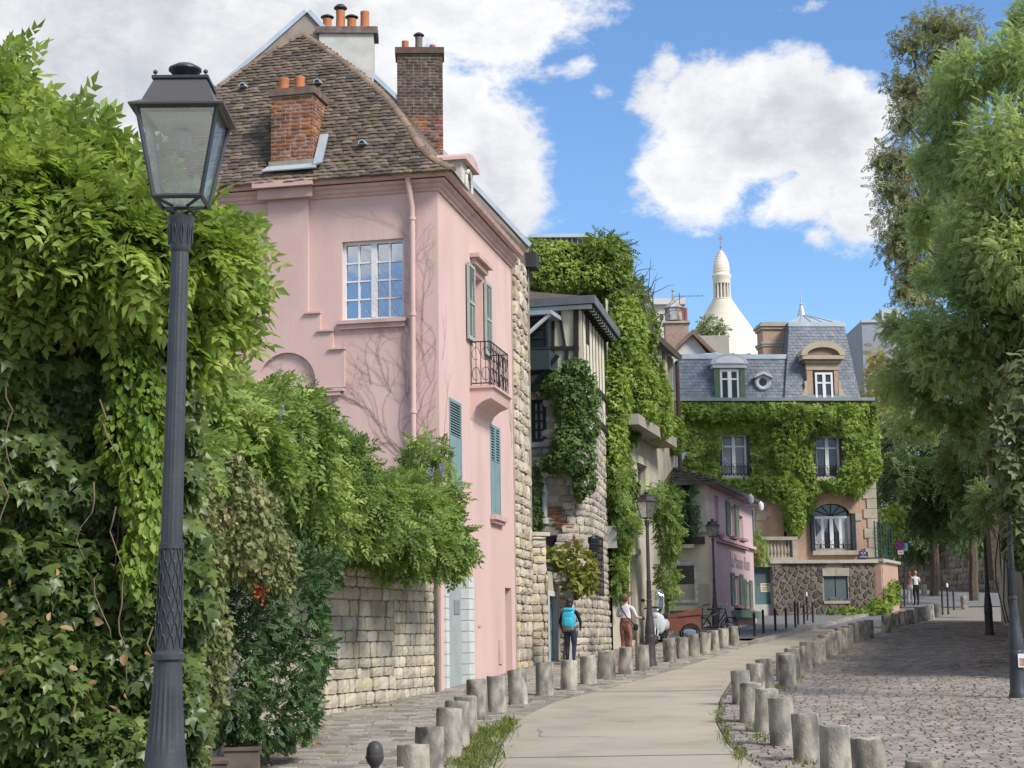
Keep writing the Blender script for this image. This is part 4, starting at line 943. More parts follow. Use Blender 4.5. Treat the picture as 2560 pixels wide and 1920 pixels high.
pieces('brick', BLOCK, it, mat('dull_brick', (.27, .115, .075), (.21, .095, .065), scale=6, isl=.3, rough=.95), turret)
def tbox(h, c0, c1, name, mt, parent=turret, g=0.):
    f, a = on_turret((h[0] + h[1]) / 2); w_ = (h[1] - h[0]) / 2 + g; return MB().fbox(f, a - w_, a + w_, h[2] - g, h[3] + g, c0, c1).build(name, mt, parent)
NAVY = mat('navy_joinery', (.018, .03, .038), (.025, .038, .045), rough=.5)
f, a = on_turret((TW1[0] + TW1[1]) / 2); w_ = (TW1[1] - TW1[0]) / 2
window(f, (a - w_, a + w_, TW1[2], TW1[3]), turret, c=.0, fw=.09, cols=2, rows=4, mid=.07, fm=NAVY, gm=glassmat('pale_glass', base=(.12, .14, .18), refl=.5), bar=.05)
tbox((TW1[0] - .1, TW1[1] + .1, TW1[2] - .12, TW1[2] - .0), -.05, .1, 'sill', STONEG)
tbox(TW2, -.04, .012, 'opening_shade_panel', mat('painted_recess_shade', (.010, .011, .014), rough=.9)); tbox(TN, -.04, .012, 'opening_shade_panel', MATS['painted_recess_shade'])  # flat near-black panels stand in for the shade inside opening and niche
ts = thing('statue', 'white stone figure in the niche of the turret wall', 'statue', on_turret(TN[0] + .1)[0].P(on_turret(TN[1] + .05)[1], TN[2], .05))
m = MB(); b_ = wloc(ts); m.lathe([(.1, 0), (.11, .1), (.07, .15), (.075, .6), (.09, .8), (.05, .92), (.055, 1.0), (.0, 1.06)], b_, 10); m.lathe([(.02, 1.1), (.16, 1.2), (.2, 1.5), (.03, 1.55)], b_, 8); m.build('figure', mat('chalk_stone', (.58, .57, .53), (.48, .46, .42), scale=9), ts, True)
g = tbox(TW3, -.04, .02, 'barred_window', MATS['painted_recess_shade'])  # same near-black colour stands in for the shade behind the bars
f, a = on_turret((TW3[0] + TW3[1]) / 2); w_ = (TW3[1] - TW3[0]) / 2
for k in range(6): x = a - w_ + 2 * w_ * k / 5; MB().tube([f.P(x, TW3[2] - .05, .14), f.P(x, TW3[3] + .05, .14)], .016, 5).build('bar', IRON, g)
for k in range(9): z = TW3[2] + (TW3[3] - TW3[2]) * k / 8; MB().tube([f.P(a - w_ - .05, z, .02), f.P(a - w_ - .02, z, .15), f.P(a + w_ + .02, z, .15), f.P(a + w_ + .05, z, .02)], .014, 5).build('bar', IRON, g)
m = MB(); ff, aa = on_turret(cum[-1] - .5); m.fbox(ff, aa - .35, aa + .3, EYE.z + (1590 - 1375) / FPX * 46, EYE.z + (1590 - 1320) / FPX * 46, .03, .3); m.build('wall_box', mat('grey_metal_box', (.36, .35, .33), rough=.6), turret)
# half-timbered floor
T0 = at(1318, 800, 42.4); T1 = at(1454, 800, 42.0); T2 = at(1512, 900, 46.6); T0, T1, T2 = [V((p.x, p.y, 0)) for p in (T0, T1, T2)]
FTF = Fr(T0, T1 - T0); FTS = Fr(T1, T2 - T1); tl, sl_ = (T1 - T0).length, (T2 - T1).length
zt0 = FTF.hit(1420, 975)[1]; zt1 = FTF.hit(1400, 752)[1]
DAUB = mat('cream_daub', (.68, .63, .49), (.62, .57, .44), scale=2, rough=.95, bump=.2, stain=(.4, .36, .27), sscale=1.5, samt=.4)
TIMB = mat('black_timber', (.02, .018, .017), (.035, .03, .027), scale=5, rough=.8, bump=.3)
m = MB(); m.quad(FTF.P(0, zt0 - .2), FTF.P(tl, zt0 - .2), FTF.P(tl, zt1), FTF.P(0, zt1)); m.quad(FTS.P(0, zt0 - .6), FTS.P(sl_, zt0 - .6), FTS.P(sl_, zt1), FTS.P(0, zt1))
m.quad(FTF.P(0, zt0 - .2, -4), FTF.P(0, zt0 - .2), FTF.P(0, zt1), FTF.P(0, zt1, -4)); m.build('daub_infill', DAUB, turret)
def beam(fr, p, q, w, c=.06, lo=0.002, par=turret):
    (a, b), (a2, b2) = p, q; d = V((a2 - a, b2 - b)).normalized() * w / 2; nx, ny = -d.y, d.x
    MB().fpoly(fr, [(a + nx, b + ny), (a - nx, b - ny), (a2 - nx, b2 - ny), (a2 + nx, b2 + ny)], lo, c).build('timber', TIMB, par)
hF = FTF.hit
beam(FTF, hF(1384, 760), hF(1384, 960), .06); beam(FTF, hF(1396, 760), hF(1415, 880), .06, .062); beam(FTF, hF(1340, 871), hF(1448, 871), .09, .066); beam(FTF, hF(1417, 875), hF(1417, 905), .09)
beam(FTF, hF(1441, 758), hF(1441, 960), .12, .07); beam(FTF, (0, zt1 - .03), (tl, zt1 - .03), .16, .08); beam(FTF, (0, zt0 - .18), (tl, zt0 - .18), .14, .08); beam(FTF, hF(1363, 765), hF(1363, 860), .08, .064)
for k in range(8):
    x = .12 + (sl_ - .24) * k / 7; beam(FTS, (x, zt0 - .55), (x, zt1), .06, .012)
beam(FTS, (0, zt0 + .35), (sl_, zt0 + .35), .14, .05); beam(FTS, (0, zt0 - .5), (sl_, zt0 - .5), .16, .05); beam(FTS, (.7, zt1 - .5), (1.25, zt1 - .5), .9, .03)
MB().fbox(FTS, sl_ * .6, sl_ * .75, zt0 - .3, zt0 + .25, .014, .03).build('dark_pane', GLASSD, turret)
# bracketed oriel at its flank
FO = Fr(FTF.P(0, 0, .85), FTF.u); oz0, oz1 = FO.hit(1350, 868)[1], FO.hit(1350, 790)[1]; ox = FO.hit(1372, 830)[0]
m = MB(); m.fbox(FO, -.5, ox, oz0 - .55, oz0 - .08, -.8, 0); orl = m.build('oriel', mat('bottle_green', (.028, .045, .045), (.04, .06, .058), rough=.6), turret)
window(FO, (-.35, ox - .02, oz0 - .05, oz1), orl, c=-.05, fw=.06, cols=2, rows=3, mid=.05, fm=NAVY, gm=GLASSD)
m = MB(); m.fbox(FO, -.5, ox + .12, oz1 + .0, oz1 + .1, -.8, .2); m.build('oriel_roof', ZINC, orl)
m = MB(); m.tube([FO.P(ox + .06, oz1, .12), FO.P(-.3, oz0 - .15, .12)], .05, 6); m.build('awning_arm', WHITE, orl)
m = MB(); m.tube([FO.P(ox + .2, oz0 - .2, -.1), FO.P(-.4, oz0 - 1.5, -.6)], .06, 5); m.tube([FO.P(-.3, oz0 - .5, -.2), FO.P(-.4, oz0 - 1.5, -.7)], .2, 6); m.build('strut', MATS['bottle_green'], orl)
# eaves and low roof
m = MB(); zr = zt1; ov = .26
A = FTF.P(-.6, zr, ov); B = FTF.P(tl, zr, ov) + FTS.n * (ov + .1); Cc = FTS.P(sl_ + .25, zr, ov + .1); pk = FTF.P(-1.6, zr + .85, -1.8); pk2 = FTS.P(sl_ + .2, zr + .55, -2.2)
m.add([A, B, Cc, pk2, pk], [(0, 1, 4), (1, 2, 3, 4)]); rf = m.build('roof', mat('brown_shingle', (.085, .062, .05), (.12, .088, .07), scale=9, rough=.95, bump=.4), turret)
m = MB(); m.sweep([A - UP * .16, B - UP * .16, Cc - UP * .16], [(-.02, 0), (.04, 0), (.05, .2), (-.02, .2)]); m.build('fascia', mat('slate_fascia', (.115, .125, .14), (.15, .16, .175), rough=.5), rf)
m = MB(); m.sweep([A - UP * .27, B - UP * .27, Cc - UP * .27], [(-.16, 0), (-.06, 0), (-.05, .1), (-.16, .1)]); m.build('zinc_band', ZINC, rf)
m = MB(); m.add([A - UP * .17, B - UP * .17, Cc - UP * .17, FTS.P(sl_, zr - .17, -.3), FTF.P(tl - .3, zr - .17, -.3), FTF.P(-.6, zr - .17, -.3)], [(0, 1, 4, 5), (1, 2, 3, 4)]); m.build('soffit', TIMB, rf)
for k in range(12): x = sl_ * k / 11; MB().fbox(FTS, x - .04, x + .04, zr - .3, zr - .19, .0, ov + .05).build('rafter_end', TIMB, rf)
# ------------------------------------------------------------------ ivy-clad house behind the turret
B0 = at(1524, 1200, 47.0); B1 = at(1692, 1200, 58.0); FB = Fr((B0.x, B0.y, 0), V((B1.x - B0.x, B1.y - B0.y, 0))); bl_ = V((B1.x - B0.x, B1.y - B0.y, 0)).length
ivh = thing('ivy_clad_house', 'pale rendered house smothered in creeper, with a concrete balcony slab', 'house', (B0.x, B0.y, gz(47)))
PALE = mat('pale_render', (.50, .46, .36), (.45, .41, .32), scale=1.2, rough=.95, bump=.2, stain=(.30, .27, .21), sscale=1.2, samt=.5)
zeb = FB.hit(1690, 905)[1]; zbg = gz(47) - .3
uw = [FB.rect(x0, x1, y0, y1) for x0, x1, y0, y1 in ((1640, 1650, 860, 1000), (1656, 1664, 875, 1010), (1670, 1681, 890, 1025))]
gws = [FB.rect(x0, x1, y0, y1) for x0, x1, y0, y1 in ((1560, 1573, 1165, 1250), (1594, 1614, 1165, 1250), (1577, 1589, 1395, 1600))]
m = MB(); m.fwall(FB, 0, bl_, zbg, zeb, uw + gws, .25)
m.quad(FB.P(bl_, zbg), FB.P(bl_, zbg, -6), FB.P(bl_, zeb, -6), FB.P(bl_, zeb)); m.build('wall', PALE, ivh)
for h in uw + gws[:2]: window(FB, h, ivh, c=-.15, fw=.05, cols=2, rows=2, mid=.04, fm=mat('grey_frame', (.36, .34, .30)), gm=GLASSD)
h = gws[2]; MB().fbox(FB, h[0], h[1], h[2], h[3], -.22, -.12).build('door', mat('brown_door', (.07, .04, .03), (.09, .055, .04)), ivh)
for h in gws[:2]: MB().fbox(FB, h[0] - .12, h[1] + .12, h[3] + .02, h[3] + .25, .003, .08).build('lintel', PALE, ivh)
MB().fbox(FB, gws[2][0] - .6, gws[2][1] + .5, gws[2][3] + .1, gws[2][3] + .28, .003, .1).build('string_course', PALE, ivh)
m = MB(); zs0 = 7.4; m.hexa([FB.P(.8, zs0, 0), FB.P(7.4, zs0, 0), FB.P(7.4, zs0, .68), FB.P(.9, zs0, .68), FB.P(.8, zs0 + .3, 0), FB.P(7.4, zs0 + .3, 0), FB.P(7.4, zs0 + .3, .68), FB.P(.9, zs0 + .3, .68)]); m.build('balcony_slab', mat('grey_slab', (.34, .31, .26), (.28, .26, .22), scale=2), ivh)
m = MB(); m.hexa([FB.P(2.6, zeb - .05, .25), FB.P(bl_ + .05, zeb - .05, .25), FB.P(bl_ + .05, zeb + 1.2, -1.8), FB.P(2.6, zeb + 1.2, -1.8), FB.P(2.6, zeb + .12, .3), FB.P(bl_ + .05, zeb + .12, .3), FB.P(bl_ + .05, zeb + 1.4, -1.8), FB.P(2.6, zeb + 1.4, -1.8)]); m.build('eaves', mat('brown_eaves', (.10, .082, .066), (.14, .115, .095), scale=5), ivh)
m = MB(); m.tube([FB.P(bl_ * .985, zeb - .1, .15), FB.P(bl_ * .985, zbg, .15)], .07, 8); m.build('downpipe', mat('rust_pipe', (.10, .06, .045)), ivh, True)
K0 = at(1290, 700, 48.5); FK = Fr((K0.x, K0.y, 0), V((1, .03, 0))); kw = FK.hit(1540, 800)[0]; zk = FK.hit(1400, 622)[1]
m = MB(); m.fbox(FK, 0, kw, zbg, zk, -7, 0); m.build('gable_wall', PALE, ivh)
# boarded parapet
it = []; x = FK.hit(1322, 600)[0]; xe = FK.hit(1488, 600)[0]; r = random.Random(4); z1 = FK.hit(1400, 592)[1]
while x < xe:
    w_ = r.uniform(.13, .19); it.append((r.randrange(4), fmat(FK, x + w_ / 2, (zk + z1) / 2 - .06, -.1 + r.uniform(-.01, .01), w_ - .015, .05, z1 - zk + .1), w_)); x += w_
pieces('plank', BLOCK, it, mat('grey_brown_board', (.26, .20, .17), (.19, .15, .13), scale=4, isl=.25, rough=.9, stretch=(4, 4, .6)), ivh)
MB().fbox(FK, FK.hit(1322, 600)[0], xe, z1 - .02, z1 + .08, -.3, .04).build('parapet_cap', ZINC, ivh)
# creeper over that house
cr = thing('creeper', 'thick olive-green creeper cascading over the pale house behind the turret', 'creeper', FB.P(1, gz(48), .2))
ivy_on('leaves', FK, [(1318, 600), (1400, 608), (1470, 620), (1545, 640), (1560, 1000), (1500, 900), (1440, 760), (1320, 720)], 14000, .135, IVYL, IVYO, cr, .45, 5)
ivy_on('leaves', FK, [(1318, 640), (1400, 610), (1480, 622), (1500, 650), (1420, 668), (1318, 672)], 2600, .16, IVYL, LM('rusty_creeper_leaf', [(0, (.09, .08, .025)), (.6, (.15, .12, .035)), (1, (.20, .12, .05))], .3, 1), cr, .55, 6)
ivy_on('leaves', FB, [(1520, 720), (1590, 780), (1630, 830), (1636, 960), (1650, 1000), (1690, 1090), (1650, 1095), (1610, 1030), (1560, 1130), (1560, 1300), (1540, 1480), (1522, 1500), (1516, 1100)], 21000, .135, IVYL, IVYO, cr, .5, 7)
bl = [blob(1530, 665, 48.5, 48, 76, .7), blob(1580, 750, 53, 38, 56, .6), blob(1495, 628, 48.3, 44, 36, .5), blob(1625, 825, 58, 24, 44, .5), blob(1555, 850, 48, 60, 120, .7), blob(1535, 1000, 47.3, 40, 130, .5), blob(1530, 1180, 47, 38, 150, .45), blob(1545, 1330, 47.2, 30, 110, .4), blob(1650, 1010, 54, 30, 80, .5), blob(1600, 980, 50, 50, 90, .5), blob(1685, 1085, 57, 26, 50, .5), blob(1645, 1060, 51.5, 40, 40, .5), blob(1610, 1025, 49, 30, 26, .4), blob(1420, 690, 48, 120, 40, .4), blob(1380, 640, 48.2, 90, 40, .4)]
foliage('leaves', bl, 300, .135, IVYL, IVYG, cr, 8, down=.9, out=.5); foliage('leaves', bl[:4], 40, .32, COMP5, IVYO, cr, 9, down=.2, out=.9)
m = MB()
for k in range(26):
    px = random.uniform(1470, 1650); py = 585 + max(0, px - 1540) * 1.6 + random.uniform(-10, 60); a = at(px, py + 40, 49.5); p = [a]
    d = V((random.uniform(-.3, .6), 0, random.uniform(.5, 1)))
    for i in range(5): d += V((random.uniform(-.3, .35), 0, random.uniform(-.35, .15))); p.append(p[-1] + d * .26)
    m.tube(p, [.02, .017, .014, .01, .008, .005], 4, False)
m.build('twigs', mat('dry_twig', (.11, .085, .07)), cr)
bv = [blob(1545, 1230, 46.6, 20, 70, .3), blob(1560, 1310, 46.6, 24, 44, .35), blob(1655, 1255, 49.6, 38, 46, .5), blob(1672, 1320, 50, 26, 60, .5), blob(1668, 1430, 50.5, 18, 80, .4), blob(1628, 1232, 48.6, 22, 20, .35), blob(1546, 1440, 46.6, 12, 60, .25), blob(1590, 1290, 47.2, 14, 20, .3)]
wv = thing('wisteria_vine', 'light green wisteria hanging round the lamp by the pale house', 'vine', FB.P(2, gz(49), .3)); foliage('leaves', bv, 120, .26, COMP5, WIST2, wv, 12, down=.6, out=.7)
m = MB(); m.tube([FB.P(1.2, gz(48), .15), FB.P(1.1, 3, .2), FB.P(1.4, 5, .25), FB.P(1.2, 7.5, .25)], [.07, .06, .05, .03], 6); m.tube([FB.P(7.4, gz(53), .2), FB.P(7.3, 3.2, .3), FB.P(7.0, 5, .3)], [.06, .05, .03], 6); m.build('stem', BARK, wv)
ti = thing('ivy', 'dark green ivy clump spreading under the half-timbered floor of the turret', 'ivy', on_turret(cum[-1] * .3)[0].P(0, 3, .1))
bt = [blob(1440, 920, 41.6, 34, 26, .3), blob(1410, 955, 41.6, 44, 34, .35), blob(1368, 965, 41.8, 26, 24, .25), blob(1425, 1010, 41.7, 40, 50, .4), blob(1470, 990, 42.0, 28, 60, .3), blob(1462, 1060, 41.9, 36, 50, .4), blob(1418, 1090, 41.7, 34, 50, .35), blob(1440, 1140, 41.6, 52, 44, .4), blob(1392, 1150, 41.8, 28, 34, .3), blob(1370, 1158, 41.9, 22, 20, .2), blob(1462, 1200, 41.8, 30, 32, .3), blob(1450, 1225, 41.8, 12, 26, .2)]
foliage('leaves', bt, 330, .125, IVYL, LM('turret_ivy_leaf', [(0, (.06, .105, .03)), (.5, (.10, .165, .045)), (.85, (.155, .23, .06)), (1, (.25, .30, .10))], .3, 2), ti, 13, down=.9, out=.4)
bt2 = [blob(1337, 1220, 42.1, 16, 60, .2), blob(1338, 1290, 42.1, 16, 50, .2)]
ti2 = thing('ivy', 'narrow ivy strip climbing between the stone pier and the niche statue', 'ivy', at(1337, 1320, 42.1)); foliage('leaves', bt2, 170, .16, IVYL, MATS['turret_ivy_leaf'], ti2, 14, down=.9)
bu = thing('yellow_green_bush', 'yellow-green leafy bush sprouting above the rocks by the teal door', 'bush', at(1440, 1480, 41.3))
foliage('leaves', [blob(1400, 1400, 41.2, 34, 28, .3), blob(1440, 1410, 41.2, 40, 40, .35), blob(1465, 1440, 41.3, 28, 40, .3), blob(1440, 1455, 41.1, 28, 26, .3), blob(1380, 1395, 41.3, 24, 20, .25)], 150, .2, OVAL, LM('yellow_bush_leaf', [(0, (.13, .16, .035)), (.5, (.25, .27, .06)), (1, (.42, .40, .14))], .35, 3), bu, 15, down=.3)
m = MB(); m.tube([at(1440, 1500, 41.5), at(1442, 1450, 41.4), at(1440, 1410, 41.3)], [.06, .05, .02], 5); m.build('stem', BARK, bu)
# ------------------------------------------------------------------ small pink and cream corner house
M0 = at(1630, 1400, 56.2); M1 = at(1772, 1400, 55.6); M2 = at(1884, 1400, 65.0); M0, M1, M2 = [V((p.x, p.y, 0)) for p in (M0, M1, M2)]
FC = Fr(M0, M1 - M0); FP = Fr(M1, M2 - M1); cl, pl = (M1 - M0).length, (M2 - M1).length
mr = thing('corner_house', 'small corner house, cream on one side and pink with green shutters on the other', 'house', (M1.x, M1.y, gz(56)))
ROSE = mat('rose_plaster', (.58, .42, .425), (.54, .38, .39), scale=1, rough=.95, bump=.1, stain=(.60, .44, .44), sscale=.8, samt=.6)
zme = FC.hit(1740, 1205)[1]; zmb = gz(55) - .4
cw = FC.rect(1674, 1737, 1412, 1500); cb_ = FC.rect(1650, 1725, 1212, 1362)
m = MB(); m.fwall(FC, 0, cl, zmb, zme, [cw, cb_], .3); m.build('cream_wall', CREAM, mr)
ph = [FP.rect(x0, x1, y0, y1) for x0, x1, y0, y1 in ((1787, 1797, 1240, 1330), (1823, 1836, 1265, 1340), (1848, 1858, 1290, 1345), (1835, 1848, 1440, 1512), (1864, 1873, 1455, 1520))]
m = MB(); m.fwall(FP, 0, pl, zmb, zme, ph, .2); m.quad(FP.P(pl, zmb), FP.P(pl, zmb, -5), FP.P(pl, zme, -5), FP.P(pl, zme)); m.build('pink_wall', ROSE, mr)
MB().fbox(FP, 0, pl + .02, zmb, gz(56) + .75, .003, .03).build('plinth', mat('pale_rose', (.62, .45, .46)), mr)
MB().fbox(FC, 0, cl, zmb, FC.hit(1750, 1460)[1], .003, .02).build('plinth', mat('drab_plinth', (.40, .36, .30), (.36, .32, .27), scale=2), mr)
window(FC, cw, mr, c=-.12, fw=.03, cols=1, rows=1, mid=0, fm=WHITE, gm=GLASSD)
m = MB(); q = cw; fw_ = .1
for a0, a1, b0, b1 in ((q[0] - fw_, q[0], q[2] - fw_, q[3] + fw_), (q[1], q[1] + fw_, q[2] - fw_, q[3] + fw_), (q[0], q[1], q[3], q[3] + fw_), (q[0], q[1], q[2] - fw_, q[2])): m.fbox(FC, a0, a1, b0, b1, .003, .05)
m.build('stencilled_border', mat('green_white_border', (.60, .62, .58), (.36, .40, .37), scale=14, det=2), mr)
MB().fbox(FC, cw[0] - .2, cw[1] + .12, cw[2] - .34, cw[2] - .2, .003, .12).build('sill', CREAM, mr)
MB().fbox(FC, cb_[0], cb_[1], cb_[2], cb_[3], -.32, -.3).build('opening_shade_panel', MATS['painted_recess_shade'], mr)  # near-black back panel puts the shade of the opening into its colour
bs_ = MB().fbox(FC, cb_[0] - .2, cb_[1] + .15, cb_[2] - .13, cb_[2] - .01, .003, .3).build('balcony_slab', CREAM, mr)
m = MB(); rail(m, FC.P(cb_[0], 0, .26), FC.P(cb_[1] + .1, 0, .26), cb_[2], cb_[2] + .7, 6, .01); m.build('railing', IRON, bs_)
MB().fbox(FC, FC.hit(1738, 1331)[0], cl, FC.hit(1750, 1334)[1], FC.hit(1750, 1330)[1], .003, .04).build('string_course', MATS['grey_plate'], mr)
SCZ = FP.hit(1840, 1362)[1]
GREENS = mat('sage_green', (.20, .27, .20), (.165, .235, .175), scale=4, rough=.7)
for i, h in enumerate(ph):
    window(FP, h, mr, c=-.14, fw=.05, cols=2 if i in (1, 3, 4) else 1, rows=2, mid=.05 if i in (1, 3, 4) else 0, fm=ROSE if i in (0, 2) else WHITE, gm=GLASSD if i in (1, 3, 4) else ROSE)
    if i in (1, 3, 4):
        w_ = (h[1] - h[0]) * .62
        shutter(FP, (h[0] - w_, h[0] - .02, h[2], h[3] + .08), mr, GREENS, .02, 8, solid=.3); shutter(FP, (h[1] + .02, h[1] + w_, h[2], h[3] + .08), mr, GREENS, .02, 8, solid=.3)
    MB().fbox(FP, h[0] - .12, h[1] + .12, h[2] - .12, h[2] - .02, .003, .16).build('sill', mat('rose_trim', (.42, .24, .24)), mr)
MB().fbox(FP, FP.hit(1800, 1340)[0], pl, SCZ, SCZ + .1, .003, .12).build('string_course', MATS['pale_rose'], mr)
MB().fbox(FP, FP.hit(1790, 1340)[0], pl * .8, SCZ - .09, SCZ - .05, .003, .14).build('awning_rail', MATS['rose_trim'], mr)
m = MB(); m.fbox(FP, ph[3][0] - .8, ph[4][1] + .5, ph[3][2] - .45, ph[3][2] - .2, .02, .35); m.build('flower_box', GREENS, mr)
MB().fbox(FP, FP.hit(1842, 1550)[0], FP.hit(1852, 1550)[0], FP.hit(1847, 1545)[1], FP.hit(1847, 1522)[1], .003, .2).build('letter_box', NAVY, mr)
# roof of the corner house
A, B, Cc = FC.P(-.4, zme, .4), FC.P(cl, zme, .4) + FP.n * .4, FP.P(pl + .2, zme, .4); pk = FC.P(-.5, zme + .95, -2.4); pk2 = FP.P(pl + .2, zme + .95, -2.9)
m = MB(); m.add([A, B, Cc, pk2, pk], [(0, 1, 4), (1, 2, 3, 4)]); rfm = m.build('roof', UNDER, mr)
def surf_c(z): t = (z - zme) / .95; return A.lerp(pk, t), B.lerp(pk, t)
pieces('roof_tile', TILE_T, tile_rows(surf_c, zme, zme + .85, 9, .24, 5, .34, .04), mat('dark_pantile', (.075, .062, .056), (.11, .09, .08), scale=6, isl=.35, rough=.9), rfm)
m = MB(); m.sweep([x - UP * .12 for x in (A, B, Cc)], [(-.03, 0), (.05, 0), (.06, .13), (-.03, .13)]); m.build('gutter', mat('dark_gutter', (.06, .055, .055), (.09, .08, .08)), rfm)
m = MB(); m.add([A - UP * .1, B - UP * .1, Cc - UP * .1, FP.P(pl, zme - .1, -.2), FC.P(cl - .3, zme - .1, -.2), FC.P(-.4, zme - .1, -.2)], [(0, 1, 4, 5), (1, 2, 3, 4)]); m.build('soffit', mat('rose_soffit', (.30, .21, .21)), rfm)
m = MB(); a = at(1662, 1165, 59); s_ = 59 / FPX; m.prism([a, a + V((14 * s_, 0, 30 * s_)), a + V((58 * s_, 0, 34 * s_)), a + V((44 * s_, 0, 14 * s_)), a + V((38 * s_, 0, -4 * s_))], (0, .9, 0)); m.build('skylight_hood', ZINC, rfm)
# painted shop name
def text(body, fr, a, b, c, size, mt, parent, sx=1.0, align='CENTER', name='lettering', roll=0.):
    cu = bpy.data.curves.new(name, 'FONT'); cu.body = body; cu.size = size; cu.align_x = align; cu.align_y = 'CENTER'; cu.resolution_u = 3
    o = bpy.data.objects.new(name, cu); COL.objects.link(o); dg = bpy.context.evaluated_depsgraph_get(); me = bpy.data.meshes.new_from_object(o.evaluated_get(dg)); bpy.data.objects.remove(o)
    M = Matrix.Identity(4); M.col[0][:3] = fr.u; M.col[1][:3] = UP; M.col[2][:3] = fr.n; M.translation = fr.P(a, b, c) - wloc(parent)
    me.transform(M @ Matrix.Rotation(roll, 4, 'Z') @ Matrix.Diagonal((sx, 1, 1, 1))); me.materials.append(mt); q = bpy.data.objects.new(name, me); COL.objects.link(q); q.parent = parent; return q
ta, tb = FP.hit(1850, 1407); GL_ = mat('grey_lettering', (.27, .26, .26), (.33, .31, .31), scale=6)
text('La Maison Rose', FP, ta + .1, tb, .012, .72, GL_, mr, .98)
# globe lamps on arms
for i, (px, py) in enumerate(((1846, 1252), (1873, 1270))):
    a, b = FP.hit(px - 26, py - 6); g = thing('wall_globe_lamp', ('white globe lamp under the pink eaves above the green shutters', 'white globe lamp at the end of the pink eaves by the ivy house')[i], 'lamp', FP.P(a, b, 0), 'globe lamps under the pink eaves')
    MB().tube([FP.P(a, b, 0), FP.P(a + .1, b, .75)], .015, 5).build('arm', MATS['grey_plate'], g)
    m = MB(); m.lathe([(.02, -.22), (.08, -.18), (.11, -.05), (.09, .06), (.04, .1), (.02, .14)], FP.P(a + .1, b, .78), 10); m.build('globe', WHITE, g, True)
bp = thing('balcony_plant', 'dark leafy balcony plant spilling over the cream house railing', 'plant', FC.P(cb_[0] + 1, cb_[2], .1))
foliage('leaves', [blob(1695, 1250, 55.6, 36, 46, .4), blob(1720, 1290, 55.4, 26, 40, .35), blob(1680, 1310, 55.6, 30, 36, .4)], 150, .2, COMP4, LM('balcony_leaf', [(0, (.03, .06, .028)), (.6, (.06, .10, .045)), (1, (.10, .14, .07))], .2, 2), bp, 21)
MB().box(FC.P(cb_[0] + 1.0, cb_[2] + .12, .05), (.9, .25, .24)).build('trough', mat('dark_trough', (.05, .045, .04)), bp)
# ------------------------------------------------------------------ big ivy house with slate mansard
Q0 = at(1676, 1300, 73.0); Q1 = at(2192, 1300, 73.8); Q0, Q1 = V((Q0.x, Q0.y, 0)), V((Q1.x, Q1.y, 0)); FH = Fr(Q0, Q1 - Q0); hl_ = (Q1 - Q0).length
bh = thing('mansard_house', 'large ivy-covered house with blue slate mansard roof and arched dormer', 'house', (Q1.x - 4, Q1.y, gz(73)))
R_ = FH.rect; zhe = FH.hit(1900, 1004)[1]; zhb = FH.hit(2000, 1402)[1]
W1, W2, W3, W4 = R_(1804, 1867, 1086, 1191), R_(2039, 2099, 1090, 1195), R_(2034, 2126, 1258, 1376), R_(1866, 1889, 1268, 1345)
OCH = mat('orange_brick_wall', (.40, .265, .185), (.46, .31, .22), scale=9, rough=.95, bump=.3, stain=(.33, .235, .175), sscale=2, samt=.5)
QUO = mat('weathered_quoin', (.42, .37, .29), (.34, .30, .24), scale=3, rough=.95, bump=.3)
W5 = R_(1960, 1968, 1270, 1400)
m = MB(); m.fwall(FH, 0, hl_, zhb - 2.5, zhe, [W1, W2, W3, W4, W5], .3); m.quad(FH.P(hl_, zhb - 2.5), FH.P(hl_, zhb - 2.5, -8), FH.P(hl_, zhe, -8), FH.P(hl_, zhe)); m.build('wall', OCH, bh)
MB().fbox(FH, .4, hl_ - .4, zhb, zhe, -7, -1).build('dark_interior', MATS['interior'], bh)
for i, h in enumerate((W1, W2)):
    w = window(FH, h, bh, c=-.12, fw=.09, cols=2, rows=2, mid=.16, fm=WHITE, gm=glassmat('curtained_glass', base=(.30, .33, .33), refl=.3) if i == 0 else GLASSD, bar=.07, rowsat=[.74])
    for x0, x1 in ((h[0] - .12, h[0] - .01), (h[1] + .01, h[1] + .13)): MB().fbox(FH, x0, x1, h[2], h[3] + .03, -.02, .22).build('folded_shutter', NAVY, w)
    m = MB(); rail(m, FH.P(h[0] - .05, 0, .12), FH.P(h[1] + .05, 0, .12), h[2] + .02, h[2] + .42, 7, .012); m.build('railing', IRON, w)
    MB().fbox(FH, h[0] - .2, h[1] + .2, h[2] - .12, h[2] - .01, .003, .15).build('sill', QUO, w)
# arched ground-floor window
w = window(FH, (W3[0], W3[1], W3[2], W3[3] - .55), bh, c=-.12, fw=.1, cols=4, rows=1, mid=.16, fm=WHITE, gm=GLASSD, bar=.12)
ac = (W3[0] + W3[1]) / 2; ar = (W3[1] - W3[0]) / 2; az_ = W3[3] - .55
m = MB(); m.fpoly(FH, [(ac + (ar - .06) * math.cos(t), az_ + .5 * math.sin(t)) for t in np.linspace(0, math.pi, 15)], -.17, -.14); m.build('fanlight', GLASSD, w)
for k in range(1, 6): t = math.pi * k / 6; MB().tube([FH.P(ac, az_, -.12), FH.P(ac + ar * math.cos(t), az_ + .5 * math.sin(t), -.12)], .02, 4).build('fanlight_bar', IRON, w)
out_ = [(ac + (ar + .02) * math.cos(t), az_ + .53 * math.sin(t)) for t in np.linspace(0, math.pi, 15)]
m = MB(); m.fpoly(FH, [(ac + ar + .02, W3[3] + .02)] + out_[:8] + [(ac, W3[3] + .02)], -.1, .02); m.fpoly(FH, [(ac, W3[3] + .02)] + out_[7:] + [(ac - ar - .02, W3[3] + .02)], -.1, .02); m.build('arch_spandrel', OCH, w)
